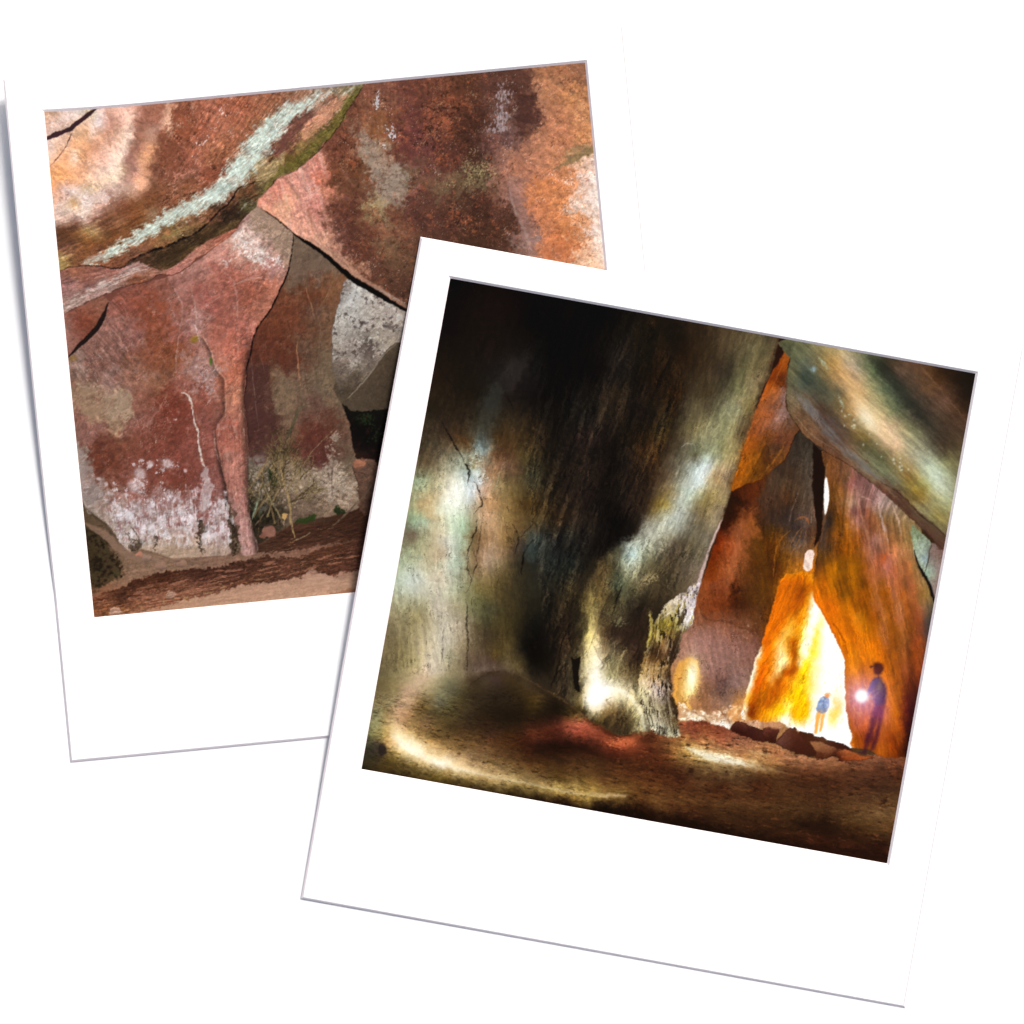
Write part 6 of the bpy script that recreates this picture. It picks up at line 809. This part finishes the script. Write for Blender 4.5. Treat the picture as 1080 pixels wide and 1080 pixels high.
    flz = c.poly('388,724 420,712 470,712 520,708 552,712 580,728 604,744 622,758 640,772 648,800 640,850 560,850 380,820', 5, 3) * (1 - zn) * sstep(652, 612, c.X); c.zone(flz, '''716: 405,#6a5c3c 420,#8a7a54 432,#a89470 445,#c4a888 460,#b0a07c 475,#7a7254 488,#6c5e44 495,#4c3c28 510,#4a3c2c 522,#40302a 535,#42321e 548,#40321e 556,#4a3c28 570,#201810 585,#181208 600,#3a3020
727: 402,#6c5c3c 415,#8a7850 428,#b89878 440,#b89c7c 452,#9a8a64 465,#7c7454 478,#5c5640 490,#4a4028 505,#382c1c 520,#33271a 535,#302416 548,#3a2c16 560,#40301c 575,#34281a 588,#1c1408 602,#4c4028
740: 401,#7c6c48 412,#847450 422,#a08464 432,#b08e6c 442,#7c6238 452,#6c5a36 463,#66604a 475,#5c5436 488,#443820 502,#33281a 518,#281e12 535,#261c10 550,#2c200e 565,#4a3816 578,#281c0e 590,#20160a 600,#3c2e1c 612,#6c5434
752: 402,#8a8058 410,#8c7448 420,#b8906c 430,#a88058 441,#6e5630 452,#5c4a2c 465,#4c4024 480,#483c22 495,#35291a 510,#2a1e10 528,#20160a 545,#1e1408 560,#281c0a 575,#20160a 588,#1c1208 598,#3c2c14 608,#7c6030 618,#4c3c20
763: 401,#9c9060 408,#a88c54 416,#d0b080 426,#b48c60 436,#8a6c40 448,#74583a 462,#5c4828 478,#44341c 495,#342616 512,#2a1c0e 530,#24180c 548,#281a0c 565,#2a180c 580,#381c10 592,#5c2c1c 602,#984c34 612,#b45c44 622,#8c4830 632,#4c3420
774: 402,#a08c50 410,#d0a868 418,#f4dca8 428,#e8c890 438,#b08c54 450,#7c6034 466,#604a28 482,#4e381e 500,#44301a 518,#40281a 536,#40260f 552,#482412 565,#5c2c18 578,#4a2010 590,#4a2014 602,#643020 614,#7c3824 626,#a04e38 638,#a8543c
784: 402,#4a3c2c 410,#b89058 420,#f4dcb0 430,#fff0cc 441,#f4dcac 452,#c09860 466,#8c6c40 482,#785a34 500,#6c4e2c 518,#5c3c20 536,#442812 552,#34180a 568,#28120a 584,#200e06 600,#240e06 616,#2c140a 630,#3c1c10 640,#6c3422
794: 402,#4c3e2a 412,#7c6434 422,#c8a868 432,#f8e0b0 443,#ffecc8 454,#f0d4a0 466,#d0ac74 480,#94744a 496,#7c6040 512,#705434 528,#5c4024 545,#482c14 562,#341a0a 580,#241006 600,#2a1408 618,#341a0c 636,#3c2010
804: 401,#4c3c1e 414,#54421e 426,#6c5830 438,#a88c54 450,#e8c890 462,#ffeccc 474,#fce4bc 486,#dcb884 500,#a08058 516,#80643c 532,#6c502e 548,#5c3e20 566,#4c2e14 584,#3c2410 602,#442a14 620,#4c3018 638,#54341a
813: 402,#3c2e16 416,#44341a 430,#4c3c1e 444,#5c4a26 458,#7c6638 472,#b89860 486,#e8cc98 500,#dcbc88 514,#b09060 530,#846844 546,#745832 564,#604422 582,#4c3416 600,#54381a 620,#5c3c1e 638,#644422
822: 412,#20160a 430,#2c200e 446,#4c3a1c 462,#58481e 478,#604c26 494,#7c6434 510,#a88a54 525,#c0a068 540,#b49860 556,#94784a 574,#705430 592,#5c441e 612,#644a22 632,#6c4c24
831: 440,#140c06 460,#1a1008 480,#2c200e 500,#44341a 520,#4c3a1a 538,#5c4820 555,#7c6434 572,#a88c50 588,#c0a058 604,#b49454 620,#94743a 636,#8a6834
840: 490,#0e0804 520,#140a04 545,#20140a 570,#30200c 590,#4c3416 606,#7c5e2c 622,#b09048 638,#c4a45c
850: 560,#0c0603 600,#180c05 630,#241408''', .9, 1.8, .09)
    c.rel = .26; fm_ = flz * sstep(718, 735, c.Y) * (1 - sstep(.5, .8, c.C.mean(2))); c.relief(fm_, 18, .4, -90, 821, 5, 14, 3); c.relief(fm_, 6, .35, -80, 823, 5); c.speck(fm_ * .7, '#1c1006', 2.6, .14, .14, .5, 825, 4, 14, 3); c.rel = .3
    c.put(c.line('493,726 502,717 516,710 524,709', .8, .9), '#2a2018', .7); c.put(c.line('548,712 560,718 580,730 600,742 616,756', 1.1, 1, 1.4), '#7c6040', .5); c.put(c.poly('399,785 406,786 408,793 401,796', 1.2, 1), '#241c1a', .8); c.add(c.line('414,775 425,784 445,797 465,805.5 490,812 520,819 550,824.5 580,831 610,837 640,840', [2, 4, 3.5, 3, 1.8, 1, .8, .8, .8, .6], 2.2, 1, taper=False), '#fff0d0', .32); c.put(c.blob(510, 803.5, 1.6, 1.2), '#2a1c0e', .7)
    # ---------- hikers
    p2 = np.zeros(X.shape, np.float32)
    legs = np.maximum(c.line('865,747 862,758 860,772', [2.4, 2.2, 1.4], 1.2, .5, taper=False), c.line('869,748 867,758 865,770', [2, 1.8, 1.2], 1.2, .5, taper=False)); c.put(legs, '#e8901c', .8)
    bod = c.poly('864,737 868,734 873,736 874.5,741 872,750 866,752 861,749 862,742', 1, .6); c.put(bod * (.85 + .5 * c.N0[0]).clip(.5, 1), '#4666a4', .85); c.put(c.blob(864, 744, 2.2, 4), '#7c98c8', .6); c.put(c.line('869,736 868,744 870,750', 1, 1), '#2c4474', .6); c.put(c.line('872,738 874,744 872,750', .9, .8), '#b0a4cc', .8); c.put(c.line('865,740 866,748', .8, .8), '#6c8cc4', .7)
    hd = c.blob(872, 733.5, 2.8, 2.6, 0, 2); c.put(hd, '#d8803c', .9); c.put(c.line('869,732 874,731 876,733', .9, .7), '#e8a048', .9); c.put(c.blob(869, 752, 7, 24), '#fff4d8', .22); c.L[(bod > .5) | (legs > .5) | (hd > .5)] = 31
    lg = np.maximum(c.line('929,738 924,752 920,765 916,778 911,792', [4.6, 4.4, 3.6, 2.8, 2], 2.8, 1, taper=False), c.line('930,742 928,756 926,770 920,790', [3.4, 3, 2.2, 1.6], 2.8, .6, taper=False)); c.put(lg * (.9 + .4 * c.N1[0]).clip(.6, 1), '#3a1420', .85); c.put(c.line('928,748 922,765 917,780', 1.4, 1.5), '#6c2c1c', .5); c.put(c.line('905,794 912,793 915,790', 1.4, 1), '#3a1420', .8)
    to = c.poly('920,716 926,714 931,717 934,726 934,735 931,742 923,743 920,735 918,726', 2.6, 1); c.put(to, '#3c2c38', .88); c.put(c.blob(927, 724, 3, 6, 15), '#6c6248', .6); c.put(c.line('930,718 932.5,728 931,740', 1.6, 1.5), '#241a28', .7); c.put(c.line('922,718 921,727 923,738', 1, 1.2), '#7a5848', .55); c.put(c.line('924,728 929,732', .9, 1), '#2a2030', .6)
    arm = c.line('924,718 918,726 914,733', [2.6, 2.4, 1.8], 1.2, .5, taper=False); c.put(arm, '#4a3c54', .85); c.put(c.line('926,730 919,736 913,736', 1.6, 1.2), '#8a6a6c', .7)
    hd = np.maximum(c.poly('921,701 924,698.5 929,699 931.5,703 931,709 927.5,712 923,711 921,707', 2.2, .6), c.line('918,703.5 922,702.5 928,701', .9, 1.6, taper=False)); c.put(hd, '#30120e', .88); c.put(c.blob(923, 707, 1.8, 2.6), '#5a2a1c', .6); c.put(c.line('926,710 926,715', 2.4, 1.2), '#3a1a18', .8)
    c.L[(lg > .5) | (to > .5) | (arm > .5) | (hd > .5)] = 30
    c.add(c.blob(909, 735, 34, 34, 0, .8), '#8040a0', .30); c.add(c.blob(909, 735, 17, 17, 0, .9), '#c0a0f4', .55); fl = c.blob(908.5, 734, 7.2, 7.2, 0, 2.2); c.add(fl, '#ffffff', 1)
    for a in range(0, 360, 30): c.add(c.line([(908.5, 734), (908.5 + 19 * math.cos(math.radians(a + 8)), 734 + 19 * math.sin(math.radians(a + 8)))], [1.4, .3], 1.4, 0, taper=False), '#d8c8ff', .12)
    c.add(c.blob(928, 752, 8, 16, -38), '#a04070', .25)
    c.L[fl > .5] = 32
    fs = F * kp * .5; gr_ = (c.C @ np.array([.3, .55, .15], np.float32))[..., None]; c.C = np.where(fs[..., None] > .02, c.C + fs[..., None] * .22 * (c.C - gr_), c.C); ks = K[..., None] * .12; c.C = c.C + ks * (c.C - gr_)
    fl0 = fl0 * (1 - flz)
    w3 = (fl0 * (1 - sstep(.55, .8, c.C.mean(2))))[..., None]; c.C = c.C * (1 + w3 * (np.array([1.05, .95, .80], np.float32) - 1)); c.mul(S * kp, .86)
    bt_ = fl0 * sstep(0, 60, c.Y - (795 + (c.X - 385) * .178)); c.mul(bt_, .72); c.put(bt_, '#2a1006', .18)
    c.mul(fl0 * c.blob(545, 742, 60, 22, 12), .74); c.put(fl0 * c.blob(540, 765, 80, 16, 10), '#3a1c0e', .35); c.put(c.line('500,720 520,709 545,712 580,730 615,754', 3, 4, 2, taper=False), '#2a1e12', .35)
    c.finish(.98, .04, 1.0)
    c.C = np.clip(c.C * 1.035 - .016, 0, 1)
    # ---------- region names
    K_ = c.L.copy(); c.L[:] = 0; c.L[(far > .5) | (M > .5) | (S > .5)] = 1; c.L[F > .5] = 2; c.L[(K > .5) | (g > .5) | (rs > .5)] = 3
    c.L[(edge > .5) & (c.X < 830)] = 0; c.L[fl_mask(c) > .5] = 4; c.L[D > .5] = 6
    for k in list(range(20, 27)) + [30, 31, 32]: c.L[K_ == k] = k
    c.C = np.clip(c.C, 0, 1)
    return c

def fl_mask(c):
    return c.poly('380,790 402,766 416,762 440,745 470,742 497,722 505,714 521,707 530,711 547,713 558,717 580,729 600,742 618,756 634,764 655,776 675,771 690,772 705,778 717,776 716,762 740,760 772,769 800,780 830,792 858,799 890,798 915,796 958,800 1000,805 1000,960 380,840', 1.3, 1.6)

STEP = 0.8                                       # ink sample spacing, sheet units
SUN_EL, SUN_AZ, SUN_ANG, SUN, SKY, EXPOSURE = 50, 36, 16, 2.0, .08, 0.46
SUN_COL = (1.0, 1.0, .97)
import bpy

# ---------------------------------------------------------------- the place: two instant prints on a white table
U = 0.00016                                      # metres per sheet unit: a print is about 10.5 cm wide
T, BV = 2.9, 2.3                                 # card thickness and bevel, sheet units
F_LIGHT = (1.228, 1.203, 1.215)                   # how bright a white sheet reads under the lights

sc = bpy.context.scene
col = sc.collection

def nodes_of(name):
    m = bpy.data.materials.new(name); m.use_nodes = True
    nt = m.node_tree; b = nt.nodes['Principled BSDF']
    return m, nt, b

def paper(name, rgb, rough=.6, bump=.0, scale=900., var=.015):
    m, nt, b = nodes_of(name)
    tc = nt.nodes.new('ShaderNodeTexCoord')
    nz = nt.nodes.new('ShaderNodeTexNoise'); nz.inputs['Scale'].default_value = scale; nz.inputs['Detail'].default_value = 6
    nt.links.new(tc.outputs['Object'], nz.inputs['Vector'])
    mp = nt.nodes.new('ShaderNodeMapRange')
    mp.inputs['To Min'].default_value = 1 - var; mp.inputs['To Max'].default_value = 1 + var
    nt.links.new(nz.outputs['Fac'], mp.inputs['Value'])
    mx = nt.nodes.new('ShaderNodeVectorMath'); mx.operation = 'SCALE'
    mx.inputs[0].default_value = rgb
    nt.links.new(mp.outputs['Result'], mx.inputs['Scale'])
    nt.links.new(mx.outputs['Vector'], b.inputs['Base Color'])
    b.inputs['Roughness'].default_value = rough; b.inputs['Specular IOR Level'].default_value = .15
    if bump:
        bp = nt.nodes.new('ShaderNodeBump'); bp.inputs['Strength'].default_value = bump; bp.inputs['Distance'].default_value = .00004
        nt.links.new(nz.outputs['Fac'], bp.inputs['Height']); nt.links.new(bp.outputs['Normal'], b.inputs['Normal'])
    return m

def printed(name):
    m, nt, b = nodes_of(name)
    at = nt.nodes.new('ShaderNodeAttribute'); at.attribute_name = 'ink'
    tc = nt.nodes.new('ShaderNodeTexCoord')
    nz = nt.nodes.new('ShaderNodeTexNoise'); nz.inputs['Scale'].default_value = 5200; nz.inputs['Detail'].default_value = 2
    nt.links.new(tc.outputs['Object'], nz.inputs['Vector'])
    mp = nt.nodes.new('ShaderNodeMapRange'); mp.inputs['To Min'].default_value = .90; mp.inputs['To Max'].default_value = 1.10
    nt.links.new(nz.outputs['Fac'], mp.inputs['Value'])
    mx = nt.nodes.new('ShaderNodeVectorMath'); mx.operation = 'SCALE'
    nt.links.new(at.outputs['Color'], mx.inputs[0]); nt.links.new(mp.outputs['Result'], mx.inputs['Scale'])
    nt.links.new(mx.outputs['Vector'], b.inputs['Base Color'])
    b.inputs['Roughness'].default_value = .5; b.inputs['Specular IOR Level'].default_value = .04
    return m

M_TABLE = paper('white_table_laminate', (.86, .86, .86), .55, .0, 60, .004)
M_CARD = paper('white_card', (.88, .88, .88), .6, .0, 700, .006)
M_CORE = paper('card_core', (.93, .84, .84), .7, .0, 2500, .05)
M_EDGE_SHADE = paper('shaded_card_edge', (.60, .59, .59), .7, .0, 2500, .05)  # right edge's faint shading put into the card colour as a darker strip
M_PRINT = printed('printed_ink')
M_SHEET = paper('photo_paper', (.80, .80, .80), .6)

def mesh_obj(name, V, Fq, mats, parent=None, fm=None, ink=None, smooth=False):
    me = bpy.data.meshes.new(name)
    V = np.asarray(V, np.float32); Fq = np.asarray(Fq, np.int32); n = len(Fq)
    me.vertices.add(len(V)); me.vertices.foreach_set('co', V.ravel())
    me.loops.add(n * 4); me.loops.foreach_set('vertex_index', Fq.ravel())
    me.polygons.add(n); me.polygons.foreach_set('loop_start', np.arange(0, n * 4, 4, dtype=np.int32))
    me.polygons.foreach_set('use_smooth', np.full(n, smooth))
    for m in mats: me.materials.append(m)
    if fm is not None: me.polygons.foreach_set('material_index', np.asarray(fm, np.int32))
    if ink is not None:
        a = me.color_attributes.new('ink', 'FLOAT_COLOR', 'POINT')
        a.data.foreach_set('color', np.concatenate([ink, np.ones((len(ink), 1))], 1).astype(np.float32).ravel())
    me.update(calc_edges=True); me.validate()
    o = bpy.data.objects.new(name, me); col.objects.link(o)
    if parent: o.parent = parent
    return o

def lin(c): return np.where(c <= .04045, c / 12.92, ((c + .055) / 1.055) ** 2.4)

class Sheet:
    """an instant print: local axes x right, y up from the card's centre, sheet units"""
    def __init__(s, name, label, cx, cy, deg, fw, fh, win, lift):
        s.fw, s.fh, s.win, s.lift = fw, fh, win, lift
        s.root = bpy.data.objects.new(name, None); col.objects.link(s.root)
        s.root.empty_display_size = .01
        s.root.location = ((cx - 540) * U, (540 - cy) * U, .0001); s.root.rotation_euler = (0, 0, math.radians(deg))
        s.root['label'] = label; s.root['category'] = 'photo print'; s.root['group'] = 'instant photo prints on the white table'
        s.cx, s.cy, s.a = cx, cy, math.radians(deg)
    def px(s, x, y):                              # local -> picture-plane units (y down)
        ca, sa = math.cos(s.a), math.sin(s.a)
        return s.cx + x * ca - y * sa, s.cy - (x * sa + y * ca)
    def pts(s, x, y, z):
        h, dx = s.lift(*s.px(x, y))               # a curled margin also draws in a little
        return np.stack([(x + dx) * U, y * U, (z + h) * U], -1)
    def card(s):
        hw, hh = s.fw / 2, s.fh / 2; wx0, wx1, wy0, wy1 = s.win
        loops = [(-hw, hw, -hh, hh, 0), (-hw, hw, -hh, hh, T - BV), (-hw + BV, hw - BV, -hh + BV, hh - BV, T), (-hw + BV + 1, hw - BV - 1, -hh + BV + 1, hh - BV - 1, T),
                 (wx0 - BV, wx1 + BV, wy0 - BV, wy1 + BV, T), (wx0, wx1, wy0, wy1, T - BV)]
        N = 48; V = []; Fq = []; fm = []
        rings = []
        for (x0, x1, y0, y1, z) in loops:
            t = np.arange(N) / N
            xs = np.concatenate([x0 + (x1 - x0) * t, np.full(N, x1), x1 + (x0 - x1) * t, np.full(N, x0)])
            ys = np.concatenate([np.full(N, y0), y0 + (y1 - y0) * t, np.full(N, y1), y1 + (y0 - y1) * t])
            rings.append(len(V)); V += list(s.pts(xs, ys, np.full(4 * N, z)))
        n = 4 * N
        for k in range(len(loops) - 1):
            for i in range(n):
                j = (i + 1) % n
                Fq.append((rings[k] + i, rings[k] + j, rings[k + 1] + j, rings[k + 1] + i)); fm.append((1, 1, 2 if N <= i < 2 * N else 0, 0, 1)[k])
        for i in range(n):                         # underside ring
            j = (i + 1) % n; Fq.append((rings[5] + i, rings[5] + j, rings[0] + j, rings[0] + i)); fm.append(0)
        return mesh_obj('card_frame', V, Fq, [M_CARD, M_CORE, M_EDGE_SHADE], s.root, fm)
    def picture(s, painter, names, step):
        wx0, wx1, wy0, wy1 = s.win
        nx = int(round((wx1 - wx0) / step)) + 1; ny = int(round((wy1 - wy0) / step)) + 1
        x, y = np.meshgrid(np.linspace(wx0, wx1, nx), np.linspace(wy1, wy0, ny))
        PX, PY = s.px(x, y)
        c = painter(PX, PY)
        ink = lin(c.C.astype(np.float64)) / np.array(F_LIGHT)
        # photo paper behind the ink layer
        bx, by = np.meshgrid(np.linspace(wx0, wx1, 40), np.linspace(wy1, wy0, 40))
        bv = s.pts(bx.ravel(), by.ravel(), np.full(bx.size, T - BV - .5))
        idx = np.arange(1600).reshape(40, 40)
        bf = np.stack([idx[1:, :-1], idx[1:, 1:], idx[:-1, 1:], idx[:-1, :-1]], -1).reshape(-1, 4)
        sheet = mesh_obj('picture', bv, bf, [M_SHEET], s.root)
        V = s.pts(x.ravel(), y.ravel(), np.full(x.size, T - BV)); ink = ink.reshape(-1, 3)
        idx = np.arange(nx * ny).reshape(ny, nx)
        Fq = np.stack([idx[1:, :-1], idx[1:, 1:], idx[:-1, 1:], idx[:-1, :-1]], -1).reshape(-1, 4)
        lab = c.L[:-1, :-1].ravel()
        for k, (nm, lb) in names.items():
            f = Fq[lab == k]
            if not len(f): print('no faces for', nm, k); continue
            u, inv = np.unique(f, return_inverse=True)
            o = mesh_obj(nm, V[u], inv.reshape(-1, 4), [M_PRINT], sheet, None, ink[u], True)
            if lb: o['label'] = lb
        left = set(np.unique(lab)) - set(names)
        if left: print('unnamed regions', left)
        return sheet

def lift_back(x, y):
    # the left margin curls up, most near the upper corner
    ex = np.clip((170 - (x - 6 - (y - 88) * .095)) / 170, 0, 1); v = np.clip((y - 70) / 560, 0, 1)
    A = 30 * (1 - v ** 1.5)
    return A * ex ** 2.4, (2.4 * A / 170) ** 2 / 2 * 170 / 3.8 * ex ** 3.8

def lift_front(x, y):
    over = np.clip((980 - x) / 240, 0, 1) * np.clip((1010 - y) / 190, 0, 1)
    over = over * over * (3 - 2 * over)
    ex = np.clip((130 - (x - 443 + (y - 250) * .178)) / 130, 0, 1)
    v = np.clip((y - 300) / 560, 0, 1)
    return (T + .7) * over + 15 * ex ** 2.2 * np.sin(np.pi * v) ** 1.2 * over, 0 * x

# back print: card 656 x 717, turned 5.5 degrees
ang = 5.5
sh = Sheet('instant_photo', 'bordered photo print of red rock overhang and pillar, lying underneath', 366.2, 415.0, ang, 655, 718, (-1, 1, -1, 1), lift_back)
def local(s, px, py):
    dx, dy = px - s.cx, -(py - s.cy); ca, sa = math.cos(s.a), math.sin(s.a)
    return dx * ca + dy * sa, -dx * sa + dy * ca
x0, y1 = local(sh, 48.5, 121); x1, _ = local(sh, 617, 66.5); _, y0 = local(sh, 100, 651)
sh.win = (x0, x1, y0, y1)
sh.card()
sh.picture(paint_red_cave, {
    0: ('rock_overhang', 'tilted red rock slab streaked with pale green lichen'),
    1: ('rock_pillar', 'red rock wall with a narrow leg and white salt crust at its foot'),
    2: ('cave_wall', 'brown rock wall in shade behind the red pillar'),
    3: ('boulder', 'dark stained orange boulder leaning in from the right'),
    4: ('boulder', 'pale grey and white boulder in the gap'),
    5: ('rock_slab', 'pinkish slab wedged below the overhang'),
    6: ('sandy_floor', 'reddish sand floor with dark litter'),
    7: ('stone', 'small stones lying on the sand')}, STEP)

sf = Sheet('instant_photo', 'bordered photo print of dark cave with blazing opening, lying on top', 699.2, 656.4, -10.25, 647.5, 708.5, (-1, 1, -1, 1), lift_front)
x0, y1 = local(sf, 475, 294); x1, _ = local(sf, 1029, 392); _, y0 = local(sf, 385, 811)
sf.win = (x0, x1, y0, y1)
sf.card()
sf.picture(paint_lit_cave, {
    0: ('cave_wall', 'greenish grey cave wall lit in patches'),
    1: ('rock_wall', 'orange brown rock wall behind the gap'),
    2: ('cave_opening', 'blazing yellow white opening'),
    3: ('rock_curtain', 'orange fluted rock curtain'),
    4: ('sandy_floor', 'dark sand floor with a bright streak'),
    6: ('overhang_boulder', 'rounded grey green boulder hanging from the roof'),
    21: ('stone', 'leftmost dark stone of the row'), 22: ('stone', 'small dark stone between two larger ones'), 23: ('stone', 'tallest dark peaked stone'),
    24: ('stone', 'long flat dark stone'), 25: ('stone', 'lit brown block in front of the flat stone'), 26: ('stone', 'orange lit flat slab by the person'),
    30: ('person', 'person in dark clothes and brimmed cap seen from the side'),
    31: ('person', 'small far person in a blue jacket'),
    32: ('hand_lamp', 'shining white lamp held by the person')}, STEP)

# ---------------------------------------------------------------- table top, light, camera
S_ = 3.0
tv = [(-S_, -S_, 0), (S_, -S_, 0), (S_, S_, 0), (-S_, S_, 0), (-S_, -S_, -.03), (S_, -S_, -.03), (S_, S_, -.03), (-S_, S_, -.03)]
tb = mesh_obj('tabletop', tv, [(0, 1, 2, 3), (7, 6, 5, 4), (4, 5, 1, 0), (5, 6, 2, 1), (6, 7, 3, 2), (7, 4, 0, 3)], [M_TABLE])
tb['kind'] = 'structure'

EL, AZ = math.radians(SUN_EL), math.radians(SUN_AZ)          # azimuth measured from +Y (picture up) towards +X
w = bpy.data.worlds.new('World'); sc.world = w; w.use_nodes = True
nt = w.node_tree; bg = nt.nodes['Background']
sky = nt.nodes.new('ShaderNodeTexSky'); sky.sky_type = 'NISHITA'; sky.sun_disc = False
sky.sun_elevation = EL; sky.sun_rotation = AZ; sky.air_density = 1.0; sky.dust_density = 6.0; sky.ozone_density = 1.0
nt.links.new(sky.outputs['Color'], bg.inputs['Color']); bg.inputs['Strength'].default_value = SKY
sun = bpy.data.lights.new('sun', 'SUN'); sun.energy = SUN; sun.angle = math.radians(SUN_ANG); sun.color = SUN_COL
so = bpy.data.objects.new('sun', sun); col.objects.link(so); so.rotation_mode = 'QUATERNION'
from mathutils import Vector
d = Vector((math.sin(AZ) * math.cos(EL), math.cos(AZ) * math.cos(EL), math.sin(EL)))
so.rotation_quaternion = d.to_track_quat('Z', 'Y'); so.location = d * 2

cam = bpy.data.cameras.new('camera'); cam.lens = 85; cam.sensor_width = 36; cam.clip_start = .01; cam.clip_end = 50
co = bpy.data.objects.new('camera', cam); col.objects.link(co); co.location = (0, 0, 1080 * U * 85 / 36); sc.camera = co

sc.view_settings.view_transform = 'Standard'; sc.view_settings.look = 'None'
sc.view_settings.gamma = 1; sc.view_settings.use_curve_mapping = False; sc.view_settings.exposure = EXPOSURE
